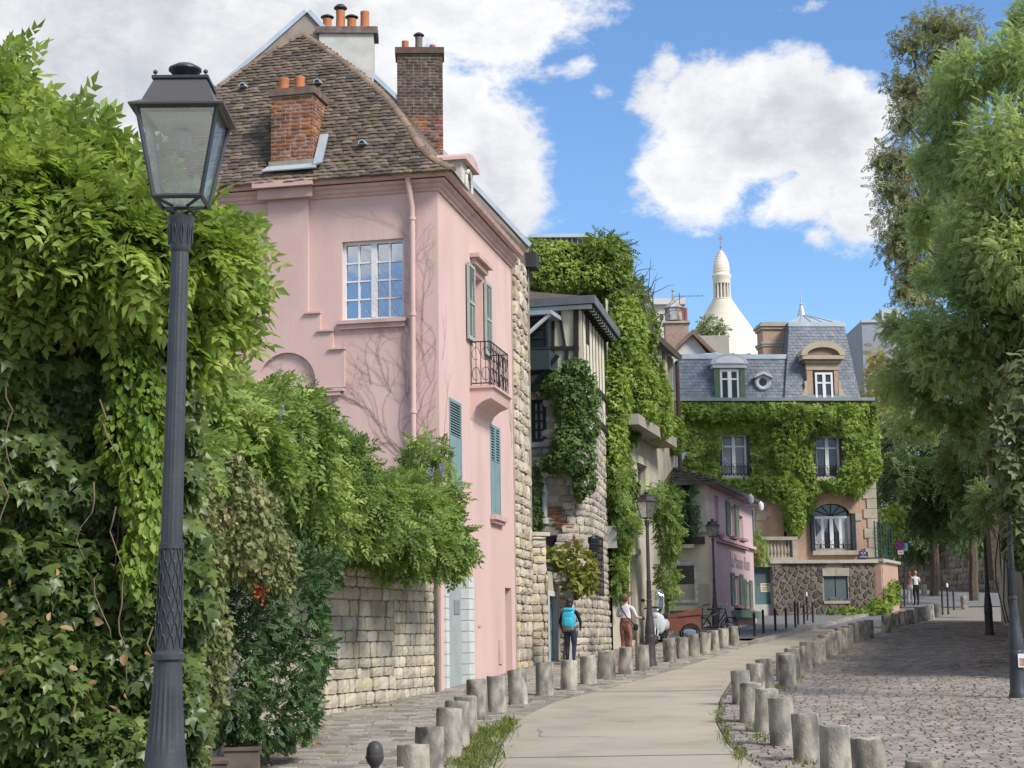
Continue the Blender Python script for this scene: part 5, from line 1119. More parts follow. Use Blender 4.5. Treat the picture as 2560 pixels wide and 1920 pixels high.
for s in (-1, 1):
    x = ac + s * ar * .5; m = MB(); m.add([FH.P(x - ar * .42, az_, -.11), FH.P(x + ar * .42, az_, -.11), FH.P(x + s * ar * .38, az_ - .9, -.105), FH.P(x + s * ar * .42, W3[2] + .1, -.11), FH.P(x + s * ar * .2, W3[2] + .1, -.10), FH.P(x - s * ar * .1, az_ - .7, -.1)], [(0, 5, 2, 1), (5, 4, 3, 2)]); m.build('curtain', mat('net_curtain', (.34, .35, .36), (.42, .43, .44), scale=8), w)
for x0, x1 in ((W3[0] - .16, W3[0]), (W3[1], W3[1] + .18)): MB().fbox(FH, x0, x1, W3[2], az_ + .1, -.02, .2).build('folded_shutter', NAVY, w)
MB().fbox(FH, W3[0] - .12, W3[1] + .26, W3[2] - .2, W3[2] - .02, .003, .22).build('sill', QUO, w)
m = MB(); rail(m, FH.P(W3[0], 0, .1), FH.P(W3[1], 0, .1), W3[2] + .02, W3[2] + .25, 9, .01); m.build('railing', IRON, w)
window(FH, W4, bh, c=-.1, fw=.08, cols=1, rows=2, mid=0, fm=WHITE, gm=GLASSD, rowsat=[.7])
MB().fbox(FH, W5[0], W5[1], W5[2], W5[3], -.3, -.05).build('shutter_edge', NAVY, bh)
r = random.Random(5)
for k in range(9):
    z0 = zhb + .1 + k * .42; wq = .42 if k % 2 else .58; MB().fbox(FH, hl_ - wq, hl_ + .02, z0 + .01, z0 + .41, .003, .05).build('quoin', QUO, bh)
for x, w_ in ((1890, 20), (2130, 18)):
    for k in range(3): q = R_(x, x + w_ + 6, 1285 + k * 10, 1340); MB().fbox(FH, q[0], q[1], q[3] - .28 - k * .01, q[3] - .01, .003, .04).build('quoin', QUO, bh); break
MB().fbox(FH, -.1, hl_ + .12, zhe, zhe + .14, -.3, .28).build('eaves_gutter', mat('grey_gutter', (.20, .23, .23), (.25, .28, .28)), bh)
# slated roof: low mansard and taller pavilion
def slope_surf(x0b, x0t, x1b, x1t, yb, yt, back):
    zb_, = [FH.hit((x0b + x1b) / 2, yb)[1]]; zt_ = FH.hit((x0t + x1t) / 2, yt, -back)[1]
    P4 = [FH.P(FH.hit(x0b, yb)[0], zb_, 0), FH.P(FH.hit(x1b, yb)[0], zb_, 0), FH.P(FH.hit(x1t, yt, -back)[0], zt_, -back), FH.P(FH.hit(x0t, yt, -back)[0], zt_, -back)]
    return P4, zb_, zt_
mroof = thing  # placeholder name, replaced below
def slated(P4, zb_, zt_, parent, seed, name='slope'):
    core = MB().add([p - FH.n * .03 for p in P4], [(0, 1, 2, 3)]).build(name, mat('slate_core', (.09, .10, .12)), parent)
    def sf(z): t = (z - zb_) / (zt_ - zb_); return P4[0].lerp(P4[3], t), P4[1].lerp(P4[2], t)
    n = int((zt_ - zb_) / .135); r = random.Random(seed); it = []
    for j in range(n):
        z = zb_ + (zt_ - zb_) * j / n; A, B = sf(z); A2, B2 = sf(zb_ + (zt_ - zb_) * (j + 1) / n); u = (B - A); Lr = u.length; u.normalize(); dn = (A2 - A); dn = (dn - u * dn.dot(u)).normalized(); nn = u.cross(dn); x = -(.11 if j % 2 else 0)
        while x < Lr:
            x0, x1 = max(0, x), min(Lr, x + .22); x += .22
            if x1 - x0 < .03: continue
            M = Matrix.Identity(4); M.col[0][:3] = u; M.col[1][:3] = dn; M.col[2][:3] = nn; M.translation = A + u * (x0 + x1) / 2 + dn * .07 + nn * (.0 + r.uniform(-.004, .004))
            it.append((r.randrange(6), M @ Matrix.Rotation(-.07, 4, 'X') @ Matrix.Diagonal((x1 - x0 - .008, .145, .012, 1)), .2))
    return core, it
PL_, z0_, z1_ = slope_surf(1682, 1700, 1966, 1966, 1002, 893, .55)
mroof = MB().add([FH.P(0, zhe + .1, -.05), FH.P(hl_, zhe + .1, -.05), FH.P(hl_, zhe + .1, -6), FH.P(0, zhe + .1, -6)], [(0, 1, 2, 3)]).build('roof', MATS.get('slate_core') or mat('slate_core', (.09, .10, .12)), bh)
c1, it1 = slated(PL_, z0_, z1_, mroof, 1); pieces('slate', TILE_T, it1, SLATE, mroof, 150)
PR_, y0_, y1_ = slope_surf(1960, 1972, 2150, 2108, 1002, 812, .95); PR_ = [p + FH.n * .12 for p in PR_]
c2, it2 = slated(PR_, y0_, y1_, mroof, 2); pieces('slate', TILE_T, it2, SLATE, mroof, 150)
bkv = -FH.n * 4.5
MB().add([PR_[0], PR_[3], PR_[3] + bkv, PR_[0] + bkv, PR_[1], PR_[2], PR_[2] + bkv * .8, PR_[1] + bkv], [(3, 2, 1, 0), (4, 5, 6, 7), (3, 7, 6, 2)]).build('pavilion_side', SLATE, mroof)
MB().add([PL_[0], PL_[3], PL_[3] + bkv, PL_[0] + bkv], [(3, 2, 1, 0)]).build('mansard_side', SLATE, mroof)
t0, t1 = PL_[3], PL_[2]; pk = at(1835, 868, 76.5)
m = MB(); m.hexa([t0 - UP * .08 + FH.n * .06, t1 - UP * .08 + FH.n * .06, t1 + UP * .0, t0, t0 + UP * .12 + FH.n * .06, t1 + UP * .12 + FH.n * .06, t1 + UP * .1 - FH.n * .3, t0 + UP * .1 - FH.n * .3]); m.build('zinc_band', ZINC, mroof)
pk1 = FH.P((pk - Q0).dot(FH.u) - 1.2, t0.z + .62, -3.2); pk2 = FH.P((pk - Q0).dot(FH.u) + 3.0, t0.z + .5, -3.2)
MB().add([t0, t1, pk2, pk1], [(0, 1, 2, 3)]).build('zinc_deck', ZINC, mroof)
for k in range(5): MB().tube([t0.lerp(t1, (k + .6) / 5.6) + UP * .03, pk1.lerp(pk2, (k + .6) / 5.6) + UP * .03], .025, 5).build('standing_seam', ZINC, mroof)
t0, t1 = PR_[3], PR_[2]; ap = at(2004, 786, 75.6)
m = MB(); m.hexa([t0 - UP * .1 + FH.n * .05 - FH.u * .05, t1 - UP * .1 + FH.n * .05 + FH.u * .05, t1 - FH.n * .3, t0 - FH.n * .3, t0 + UP * .1 + FH.n * .05 - FH.u * .05, t1 + UP * .1 + FH.n * .05 + FH.u * .05, t1 + UP * .1 - FH.n * .3, t0 + UP * .1 - FH.n * .3]); m.build('zinc_band', ZINC, mroof)
MB().add([t0 + UP * .1, t1 + UP * .1, ap, t0 + UP * .1 + bkv, t1 + UP * .1 + bkv * .8], [(0, 1, 2), (1, 4, 2), (3, 0, 2)]).build('zinc_deck', ZINC, mroof)
for k in range(1, 5): MB().tube([t0.lerp(t1, k / 5) + UP * .12, ap + UP * .02], .025, 5).build('standing_seam', ZINC, mroof)
m = MB(); m.lathe([(.2, -.1), (.1, .25), (.07, .4), (.1, .44), (.03, .5), (.02, .9), (.005, 1.15)], ap, 8); m.build('finial', ZINC, mroof, True)
# chimney of orange brick with cream bands
FCH = Fr(FH.P(FH.hit(1903, 850, -1.6)[0], 0, -1.6), FH.u); cwid = FCH.hit(1972, 850)[0]; zc0, zc1 = FCH.hit(1930, 885)[1], FCH.hit(1930, 822)[1]
m = MB(); m.fbox(FCH, .08, cwid, zc0 - .8, zc1, -1.1, 0); ch = m.build('chimney', OCH, mroof)
for z, e in ((zc0 + .35, .05), (zc0 + .45, .09), (zc1 - .02, .08), (zc1 + .1, .14), (zc1 + .2, .05)): MB().fbox(FCH, .08 - e, cwid + e, z, z + .1, -1.1 - e, e).build('cornice_band', QUO, ch)
# dormers
DW = R_(1799, 1849, 924, 1001); d = MB().fbox(FH, DW[0] - .06, DW[1] + .06, DW[2] - .05, DW[3] + .05, -1.3, -.06).build('dormer', WHITE, mroof)
window(FH, (DW[0] + .02, DW[1] - .02, DW[2], DW[3]), d, c=.0, fw=.09, cols=2, rows=2, mid=.16, fm=WHITE, gm=GLASSD, bar=.07, rowsat=[.72])
GRS = mat('leaf_green_shutter', (.10, .15, .095), (.085, .13, .08), scale=4, rough=.7)
for x0, x1 in ((DW[0] - .24, DW[0]), (DW[1], DW[1] + .22)): MB().fbox(FH, x0, x1, DW[2] - .03, DW[3] + .02, -.02, .08).build('open_shutter', GRS, d)
pc = (DW[0] + DW[1]) / 2; pw = (DW[1] - DW[0]) / 2 + .3; pz = DW[3] + .06
PALEZ = mat('painted_zinc', (.52, .53, .56), (.46, .47, .50), scale=3, rough=.6)
m = MB(); m.fbox(FH, pc - pw, pc + pw, pz, pz + .16, -1.2, .14); m.fpoly(FH, [(pc + (pw + .08) * math.cos(t), pz + .16 + .46 * math.sin(t)) for t in np.linspace(0, math.pi, 17)], -1.2, .18); m.build('pediment', PALEZ, d)
m = MB(); m.fpoly(FH, [(pc + (pw - .12) * math.cos(t), pz + .2 + .3 * math.sin(t)) for t in np.linspace(0, math.pi, 17)], .18, .2); m.build('tympanum', WHITE, d)
oc = FH.hit(1908, 955); m = MB(); m.lathe([(.17, 0), (.33, .02), (.36, .1), (.30, .16), (.18, .14), (.16, .02)], V((0, 0, 0)), 18)
o = [FH.P(oc[0] + x, oc[1] + y, -.28 + z + .1) for x, y, z in m.v]; m.v = [tuple(p) for p in o]; ob = m.build('round_window', PALEZ, mroof, True)
MB().fpoly(FH, [(oc[0] + .17 * math.cos(t), oc[1] + .17 * math.sin(t)) for t in np.linspace(0, 2 * math.pi, 17)[:-1]], -.2, -.1).build('pane', GLASSD, ob)
m = MB(); m.fpoly(FH, [(oc[0] - .42, oc[1] + .16), (oc[0] - .3, oc[1] + .34), (oc[0], oc[1] + .46), (oc[0] + .3, oc[1] + .34), (oc[0] + .42, oc[1] + .16), (oc[0] + .28, oc[1] + .22), (oc[0], oc[1] + .34), (oc[0] - .28, oc[1] + .22)], -.25, .12); m.build('hood', PALEZ, ob)
EW = R_(2037, 2081, 932, 1003); d = MB().fbox(FH, EW[0] - .34, EW[1] + .26, EW[2] - .05, EW[3] + .42, -1.6, .04).build('dormer', OCH, mroof)
MB().fbox(FH, EW[0] - .08, EW[1] + .08, EW[2], EW[3] + .1, .045, .05).build('reveal_shade_plate', IRON, d)  # flat black plate round the window stands in for a shaded reveal
window(FH, (EW[0], EW[1], EW[2], EW[3]), d, c=.07, fw=.09, cols=2, rows=2, mid=.14, fm=WHITE, gm=GLASSD, bar=.07, rowsat=[.66])
TANB = mat('tan_stone', (.46, .39, .29), (.40, .335, .25), scale=3, rough=.9)
MB().fbox(FH, EW[0] - .36, EW[1] + .28, EW[3] + .12, EW[3] + .42, .003, .07).build('lintel', TANB, d)
pc = (EW[0] + EW[1]) / 2 - .03; pz = EW[3] + .42
MB().fbox(FH, pc - .8, pc + .8, pz, pz + .14, -1.5, .2).build('cornice', mat('brown_stone', (.27, .21, .155), (.22, .17, .13), scale=4), d)
MB().fbox(FH, pc - .92, pc + .92, pz + .14, pz + .3, -1.5, .3).build('cornice', TANB, d)
def arc(rx, rz, n=19): return [(pc + rx * math.cos(t), pz + .3 + rz * math.sin(t)) for t in np.linspace(0, math.pi, n)]
m = MB(); m.fpoly(FH, arc(.98, .62) + arc(.72, .36)[::-1], -1.5, .32); m.build('arched_pediment', TANB, d); MB().fpoly(FH, arc(.72, .36), -1.2, .16).build('tympanum', MATS['brown_stone'], d)
for s, x in ((-1, EW[0] - .34), (1, EW[1] + .26)):
    m = MB(); m.fpoly(FH, [(x, EW[2]), (x + s * .62, EW[2]), (x + s * .55, EW[2] + .1), (x + s * .25, EW[2] + .28), (x + s * .1, EW[2] + .62), (x + s * .12, EW[2] + .86), (x, EW[2] + .9)], -.3, .06); m.build('scroll', TANB, d)
# ivy
ih = thing('boston_ivy', 'bright green ivy covering the whole front of the mansard house', 'ivy', FH.P(3, zhb, .1))
hv = [(h[0] - .12, h[1] + .14, h[2] - .1, h[3] + .04) for h in (W1, W2)]
PI_ = [(1684, 1008), (2188, 1008), (2194, 1090), (2200, 1150), (2180, 1200), (2140, 1248), (2085, 1222), (2040, 1235), (2025, 1290), (1988, 1345), (1968, 1330), (1952, 1262), (1880, 1232), (1800, 1200), (1750, 1180), (1690, 1180)]
ivy_on('leaves', FH, PI_, 20000, .19, IVYL, IVYG, ih, .42, 31, hv, freq=1.3)
bl = [blob(1700 + k * 47, 1024 + (k % 3) * 5, 72.6, 32, 17, .3) for k in range(10)] + [blob(2130, 1190, 72.5, 34, 40, .35), blob(2180, 1165, 72.5, 24, 36, .4), blob(2100, 1212, 72.6, 24, 24, .3), blob(1990, 1260, 72.6, 26, 60, .3), blob(1900, 1210, 72.6, 60, 24, .3), blob(1960, 1120, 72.7, 30, 60, .25), blob(1990, 1060, 72.7, 30, 40, .25)]
bl = [b for b in bl]
foliage('leaves', bl, 120, .19, IVYL, IVYG, ih, 32, down=.9, out=.5)
# terrace wall, polygonal masonry
S0 = at(1931, 1480, 71.4); S1 = at(2208, 1480, 72.4); S0, S1 = V((S0.x, S0.y, 0)), V((S1.x, S1.y, 0)); FT = Fr(S0, S1 - S0); tw_ = (S1 - S0).length; zt_ = FT.hit(2100, 1408)[1]; zt0_ = gz(71) - .5
tr = thing('terrace_wall', 'dark brown polygonal stone terrace wall with pale pointing and a shuttered window', 'wall', FT.P(tw_ / 2, zt0_, 0))
BW = FT.rect(2060, 2120, 1440, 1502)
m = MB(); m.fwall(FT, 0, tw_, zt0_, zt_, [BW], .25); m.quad(FT.P(0, zt0_), FT.P(0, zt_), FT.P(0, zt_, -3), FT.P(0, zt0_, -3)); m.build('core', mat('buff_pointing', (.36, .31, .245), (.28, .24, .19), scale=4), tr)
# voronoi stones: relax points, clip cells by bisectors
rr = np.random.default_rng(3); pts = []
tries = 0
while len(pts) < 210 and tries < 9000:
    tries += 1; p = rr.uniform((0, zt0_), (tw_, zt_))
    if all((p[0] - q[0]) ** 2 + (p[1] - q[1]) ** 2 > .21 ** 2 for q in pts) and not (BW[0] - .12 < p[0] < BW[1] + .12 and BW[2] - .25 < p[1] < BW[3] + .42): pts.append(p)
def clip(poly, mx_, my_, nx, ny):
    out = []
    for i in range(len(poly)):
        a, b = poly[i], poly[(i + 1) % len(poly)]; da = (a[0] - mx_) * nx + (a[1] - my_) * ny; db = (b[0] - mx_) * nx + (b[1] - my_) * ny
        if da <= 0: out.append(a)
        if da * db < 0: t = da / (da - db); out.append((a[0] + (b[0] - a[0]) * t, a[1] + (b[1] - a[1]) * t))
    return out
LAVA = mat('brown_millstone', (.11, .095, .082), (.165, .14, .115), scale=6, rough=1, isl=.35, hue=.02, bump=.6)
for p in pts:
    poly = [(max(0, p[0] - .4), max(zt0_, p[1] - .4)), (min(tw_, p[0] + .4), max(zt0_, p[1] - .4)), (min(tw_, p[0] + .4), min(zt_, p[1] + .4)), (max(0, p[0] - .4), min(zt_, p[1] + .4))]
    for q in pts:
        if q is p or abs(q[0] - p[0]) + abs(q[1] - p[1]) > 1.6: continue
        dx, dy = q[0] - p[0], q[1] - p[1]; L_ = math.hypot(dx, dy); g_ = .016 / L_; poly = clip(poly, p[0] + dx * (.5 - g_), p[1] + dy * (.5 - g_), dx, dy)
        if len(poly) < 3: break
    for edge_ in ((1, 0, BW[0] - .02, 0, BW), (-1, 0, BW[1] + .02, 0, BW)): pass
    if len(poly) >= 3:
        cxx = sum(q[0] for q in poly) / len(poly); cyy = sum(q[1] for q in poly) / len(poly)
        if BW[2] - .1 < cyy < BW[3] + .32:
            if cxx < (BW[0] + BW[1]) / 2: poly = clip(poly, BW[0] - .08, 0, 1, 0)
            else: poly = clip(poly, BW[1] + .08, 0, -1, 0)
        if len(poly) < 3: continue
        n = len(poly); vs = [FT.P(a, b, .0) for a, b in poly] + [FT.P(cxx + (a - cxx) * .86, cyy + (b - cyy) * .86, .045) for a, b in poly]
        MB().add(vs, [tuple(range(n, 2 * n))] + [(i, (i + 1) % n, n + (i + 1) % n, n + i) for i in range(n)]).build('stone', LAVA, tr)
MB().fbox(FT, -.1, tw_ + .1, zt_, zt_ + .14, -2.4, .16).build('coping', mat('pale_coping', (.44, .40, .34), (.38, .345, .29), scale=3), tr)
MB().fbox(FT, BW[0] - .06, (BW[0] + BW[1]) / 2 - .01, BW[3] + .0, BW[3] + .32, .003, .06).build('lintel_stone', QUO, tr); MB().fbox(FT, (BW[0] + BW[1]) / 2 + .01, BW[1] + .06, BW[3] + .0, BW[3] + .32, .003, .06).build('lintel_stone', QUO, tr)
SLT = mat('slate_green_shutter', (.085, .115, .12), (.10, .13, .135), scale=3, rough=.7); am = (BW[0] + BW[1]) / 2
for x0, x1 in ((BW[0], am - .01), (am + .01, BW[1])): MB().fbox(FT, x0 + .01, x1 - .01, BW[2] + .01, BW[3] - .01, -.12, -.07).build('shutter', SLT, tr)
MB().fbox(FT, BW[0] - .05, BW[1] + .05, BW[2] - .12, BW[2], .003, .08).build('sill', QUO, tr)
# teal street door beside the terrace, with notice
DA = at(1886, 1480, 71.5); FD_ = Fr((DA.x, DA.y, 0), FT.u); dw_ = FD_.hit(1931, 1480)[0]; dz1 = FD_.hit(1908, 1418)[1]; dz0 = gz(71)
td = thing('street_door', 'dark teal street door with a yellow notice, beside the stone terrace wall', 'door', FD_.P(dw_ / 2, dz0, 0))
MB().fbox(FD_, 0, dw_, dz0 + .55, dz1, -.1, 0).build('leaf', TEALD, td); MB().fbox(FD_, 0, dw_, dz0 - .2, dz0 + .54, -.15, .05).build('step', mat('pale_step', (.50, .48, .44), (.42, .40, .37), scale=3), td)
MB().fbox(FD_, -.8, dw_ + .3, dz1 + .01, dz1 + .3, -.6, .3).build('canopy', QUO, td)
for k in range(5): MB().fbox(FD_, .12 + k * .13, .2 + k * .13, dz1 - .75, dz1 - .2, .002, .012).build('louvre', SLT, td)
nt_ = FD_.rect(1901, 1930, 1458, 1480); no = MB().fbox(FD_, nt_[0], nt_[1], nt_[2], nt_[3], .003, .02).build('notice', mat('cream_yellow_notice', (.66, .62, .40), (.62, .58, .38)), td)
for k, (z, w_) in enumerate(((.78, .8), (.5, .6), (.34, .7), (.2, .5))): MB().fbox(FD_, nt_[0] + .05, nt_[0] + .05 + (nt_[1] - nt_[0] - .1) * w_, nt_[2] + (nt_[3] - nt_[2]) * z - .015, nt_[2] + (nt_[3] - nt_[2]) * z + .015 + (.02 if k == 0 else 0), .021, .023).build('print_line', MATS['grey_plate'], no)
# balustrade on the terrace
FBL = Fr(FT.P(-.5, 0, -.2), FT.u); ba0, ba1 = FBL.hit(1905, 1370)[0], FBL.hit(1992, 1370)[0]; bz0, bz1 = FBL.hit(1950, 1396)[1], FBL.hit(1950, 1342)[1]
bal = thing('balustrade', 'weathered stone balustrade above the teal door on the terrace', 'balustrade', FBL.P(ba0, bz0, 0))
MB().fbox(FBL, ba0, ba1, bz0 - .16, bz0 + .04, -.3, .1).build('base', QUO, bal); MB().fbox(FBL, ba0 - .05, ba1 + .02, bz1 - .14, bz1, -.3, .12).build('handrail', QUO, bal); MB().fbox(FBL, ba1 - .22, ba1 + .03, bz0 + .04, bz1 - .14, -.3, .1).build('pedestal', QUO, bal)
for k in range(8):
    c = FBL.P(ba0 + .12 + (ba1 - ba0 - .45) * k / 7, bz0 + .04, -.1); H_ = bz1 - .18 - bz0; m = MB(); m.lathe([(.07, 0), (.07, H_ * .08), (.045, H_ * .15), (.085, H_ * .35), (.075, H_ * .5), (.04, H_ * .75), (.06, H_ * .9), (.06, H_)], c, 10); m.build('baluster', QUO, bal, True)
hg = thing('hanging_plant', 'green trailing plant hanging by the balustrade beside the pink house', 'plant', at(1890, 1400, 70.8)); foliage('leaves', [blob(1895, 1370, 70.8, 20, 30, .4), blob(1888, 1345, 70.8, 14, 20, .3), blob(1900, 1395, 70.8, 18, 16, .3)], 130, .2, COMP4, IVYG, hg, 33); MB().box(at(1895, 1385, 70.8), (.4, .3, .2)).build('pot', TERRA, hg)
# street name plate
pa_, pb_ = FH.hit(2157, 1385); sg = thing('street_name_plate', 'navy enamel street name plate with rounded top on the corner quoin', 'sign', FH.P(pa_, pb_, .06))
NB = mat('navy_enamel', (.02, .022, .09), rough=.35)
MB().fpoly(FH, [(pa_ - .2, pb_ - .2), (pa_ + .2, pb_ - .2), (pa_ + .2, pb_ + .08), (pa_ + .12, pb_ + .1), (pa_ + .08, pb_ + .2), (pa_ - .08, pb_ + .2), (pa_ - .12, pb_ + .1), (pa_ - .2, pb_ + .08)], .055, .075).build('plate', NB, sg)
text('RUE', FH, pa_, pb_ + .03, .08, .13, WHITE, sg); text('DES', FH, pa_, pb_ - .05, .08, .05, WHITE, sg); text('SAULES', FH, pa_, pb_ - .12, .08, .105, WHITE, sg); text('18e Arrt', FH, pa_, pb_ + .135, .08, .05, WHITE, sg)
# red rendered wall end with creeper
e0 = at(2204, 1450, 72.2); e1 = at(2246, 1450, 76.0); FE = Fr((e0.x, e0.y, 0), V((e1.x - e0.x, e1.y - e0.y, 0))); el_ = V((e1.x - e0.x, e1.y - e0.y, 0)).length; ez = FE.hit(2225, 1408)[1]
rw = thing('red_wall', 'short salmon-red rendered wall with slanting coping at the end of the terrace', 'wall', FE.P(el_ / 2, gz(74), 0)); MB().fbox(FE, 0, el_, gz(73) - .3, ez, -.3, 0).build('render', mat('salmon_render', (.46, .265, .195), (.44, .32, .25), scale=2.5, rough=.95), rw)
MB().fbox(FE, -.05, el_ + .1, ez, ez + .12, -.4, .12).build('coping', MATS['pale_coping'], rw)
wb = thing('wall_creeper', 'pale green creeper climbing the foot of the salmon-red wall', 'creeper', FE.P(1, gz(73), .3)); foliage('leaves', [blob(2215, 1490, 72.6, 20, 26, .4), blob(2235, 1480, 73.6, 14, 30, .4), blob(2200, 1520, 71.8, 26, 12, .4), blob(2130, 1530, 71.0, 60, 8, .3), blob(2190, 1512, 71.5, 20, 14, .3)], 120, .2, IVYL, IVYG, wb, 34)
gfz = thing('garden_fence', 'dark green mesh fence above the salmon-red wall', 'fence', FE.P(0, ez + .12, -.2)); GF = mat('dark_green_mesh', (.02, .06, .055))
for k in range(7): x = el_ * k / 6; MB().tube([FE.P(x, ez + .1, -.2), FE.P(x, ez + 1.7, -.2)], .03, 5).build('post', GF, gfz)
for k in range(9): MB().tube([FE.P(0, ez + .2 + k * .18, -.2), FE.P(el_, ez + .2 + k * .18, -.2)], .012, 4).build('wire', GF, gfz)
# ------------------------------------------------------------------ houses and dome behind
def far_box(name, label, cat, x0, x1, y0, y1, Y, depth, mt, part='wall'):
    a = at(x0, y1, Y); b = at(x1, y0, Y); t = thing(name, label, cat, ((a.x + b.x) / 2, Y, gz(Y))); f = Fr((a.x, Y, 0), V((1, 0, 0)))
    MB().fbox(f, 0, b.x - a.x, gz(Y) - 1, b.z, -depth, 0).build(part, mt, t); return t, f, b.x - a.x, b.z
wg, f, w_, z_ = far_box('gabled_house', 'white gabled house rising behind the slate mansard roof', 'house', 1672, 1800, 900, 1000, 96, 9, mat('far_white', (.60, .57, .53), (.55, .52, .48), scale=.6))
pkx, pkz = f.hit(1730, 838); lx, lz = f.hit(1672, 895); rx_, rz = f.hit(1803, 915)
MB().fpoly(f, [(0, z_), (w_, z_), (rx_ - .2, rz), (pkx, pkz), (lx + .1, lz)], -.4, .0).build('gable', MATS['far_white'], wg)
BRT = mat('brown_tile_far', (.17, .105, .08), (.22, .15, .12), scale=2)
for (xa, za), (xb, zb_) in (((lx - .3, lz - .3), (pkx, pkz)), ((pkx, pkz), (rx_ + .5, rz - .4))):
    MB().hexa([f.P(xa, za, .4), f.P(xb, zb_, .4), f.P(xb, zb_, -7), f.P(xa, za, -7), f.P(xa, za + .28, .4), f.P(xb, zb_ + .28, .4), f.P(xb, zb_ + .28, -7), f.P(xa, za + .28, -7)]).build('roof', BRT, wg)
bx0, bx1, bz0_, bz1_ = f.rect(1664, 1722, 808, 850, -1.5); it = []; rnd_ = random.Random(2)
MB().fbox(f, bx0, bx1, bz0_ - 2.2, bz1_, -2.6, -1.5).build('chimney_stack', mat('far_brick', (.36, .26, .21), (.28, .20, .165), scale=7, det=2), wg); MB().fbox(f, bx0 - .1, bx1 + .1, bz1_, bz1_ + .12, -2.7, -1.4).build('chimney_cap', QUO, wg)
for px in (1672, 1680, 1688, 1700, 1706, 1713): pot(f.P(f.hit(px, 800, -2)[0], bz1_ + .12, -2.), .14, .5 if px < 1695 else .85, wg, 0, mat('dull_pot', (.25, .10, .08)))
m = MB(); c = f.P(f.hit(1684, 800, -2)[0], bz1_, -1.9); m.lathe([(.5, .2), (.5, .9), (.6, .95), (.1, 1.4), (.05, 1.9), (.1, 2.0), (.02, 2.1)], c, 6); m.build('lantern_cowl', mat('rusty_cowl', (.22, .14, .11), (.4, .42, .42), scale=3), wg)
an = MB(); c = f.P(f.hit(1700, 790, -2)[0], bz1_ + .4, -2.1); an.tube([c, c + V((0, 0, 1.5))], .02, 4); an.tube([c + V((-.3, 0, 1.3)), c + V((1.4, 0, 1.3))], .012, 4)
for k in range(7): an.tube([c + V((-.2 + k * .25, -.25, 1.3)), c + V((-.2 + k * .25, .25, 1.3))], .01, 4)
an.build('aerial', IRON, wg)
wb2, f2, w2, z2 = far_box('white_block', 'plain white flat-topped block behind the brick chimney stack', 'building', 1640, 1698, 762, 900, 112, 8, MATS['far_white'])
MB().fbox(f2, -.3, w2 + .4, z2, z2 + .4, -8.3, .3).build('parapet', MATS['far_white'], wb2); q = f2.rect(1650, 1658, 785, 800); MB().fbox(f2, q[0], q[1], q[2], q[3], -.1, .03).build('window', GLASSD, wb2)
rt, f3, w3, z3 = far_box('roof_terrace', 'grey concrete terrace block with planters on top, before the dome', 'building', 1745, 1822, 838, 900, 118, 7, mat('far_concrete', (.36, .33, .29), (.30, .28, .25), scale=1))
tp = thing('terrace_plants', 'small pale green tree growing on the grey roof terrace', 'plant', f3.P(2, z3, -1)); foliage('leaves', [blob(1780, 815, 119, 22, 22, .8), blob(1800, 825, 119, 14, 14, .6), blob(1765, 828, 119, 14, 10, .6)], 26, .5, COMP4, IVYO, tp, 36); MB().tube([f3.P(1, z3, -1), f3.P(1, z3 + .6, -1)], .06, 5).build('trunk', BARK, tp)
# basilica dome
DY = 300.; s_ = DY / FPX; dx = at(1806, 760, DY).x; zof = lambda py: at(1806, py, DY).z
dome = thing('basilica_dome', 'cream stone basilica dome with arcaded lantern and cross, rising over the roofs', 'dome', (dx, DY, gz(DY)))
TRAV = mat('travertine', (.66, .60, .49), (.71, .66, .56), scale=.25, rough=.9, stain=(.54, .49, .40), sscale=.5, samt=.4, stretch=(.4, .4, 2))
prof = []
cone = [(135, 920), (118, 895), (100, 868), (82, 840), (66, 815), (52, 795), (40, 778), (32, 765), (27, 756), (25, 752)]
k = 0
for i in range(len(cone) - 1):
    (r0, y0), (r1, y1) = cone[i], cone[i + 1]; n = max(2, int((y0 - y1) / 4.5))
    for j in range(n):
        t = j / n; t2 = (j + 1) / n; prof.append(((r0 + (r1 - r0) * t) * s_, zof(y0 + (y1 - y0) * t))); prof.append(((r0 + (r1 - r0) * t) * s_ * .985, zof(y0 + (y1 - y0) * t2) - .02))
m = MB(); m.lathe([(r, z - 0) for r, z in prof], (dx, DY, 0), 48, cap=False); m.lathe([(135 * s_, gz(DY)), (135 * s_, zof(920))], (dx, DY, 0), 48, cap=False); m.build('cone', TRAV, dome)
m = MB(); m.lathe([(23 * s_, zof(756)), (25 * s_, zof(752)), (25 * s_, zof(748)), (22 * s_, zof(747))], (dx, DY, 0), 32); m.build('drum_ring', TRAV, dome, True)
m = MB(); m.lathe([(14 * s_, zof(748)), (14 * s_, zof(705))], (dx, DY, 0), 24); m.build('lantern_core', mat('lantern_shade', (.34, .30, .25)), dome)
for k in range(14):
    t = 2 * math.pi * k / 14; c = (dx + 20 * s_ * math.cos(t), DY + 20 * s_ * math.sin(t), 0); m = MB(); m.lathe([(2.6 * s_, zof(748)), (2.1 * s_, zof(745)), (2.0 * s_, zof(712)), (2.9 * s_, zof(709))], c, 8); m.build('column', TRAV, dome, True)
m = MB(); m.lathe([(22 * s_, zof(710)), (22.5 * s_, zof(697)), (24.5 * s_, zof(694)), (24.5 * s_, zof(689)), (22 * s_, zof(687))], (dx, DY, 0), 32); m.build('lantern_frieze', TRAV, dome, True)
pr = []
for r0, y in ((21, 687), (21.5, 680), (21.4, 673), (20.6, 666), (19, 659), (17, 652), (14.4, 645), (11.2, 639), (7.4, 634), (3.2, 630), (1.2, 628)): pr += [(r0 * s_, zof(y)), (r0 * s_ * .965, zof(y - 4.5))]
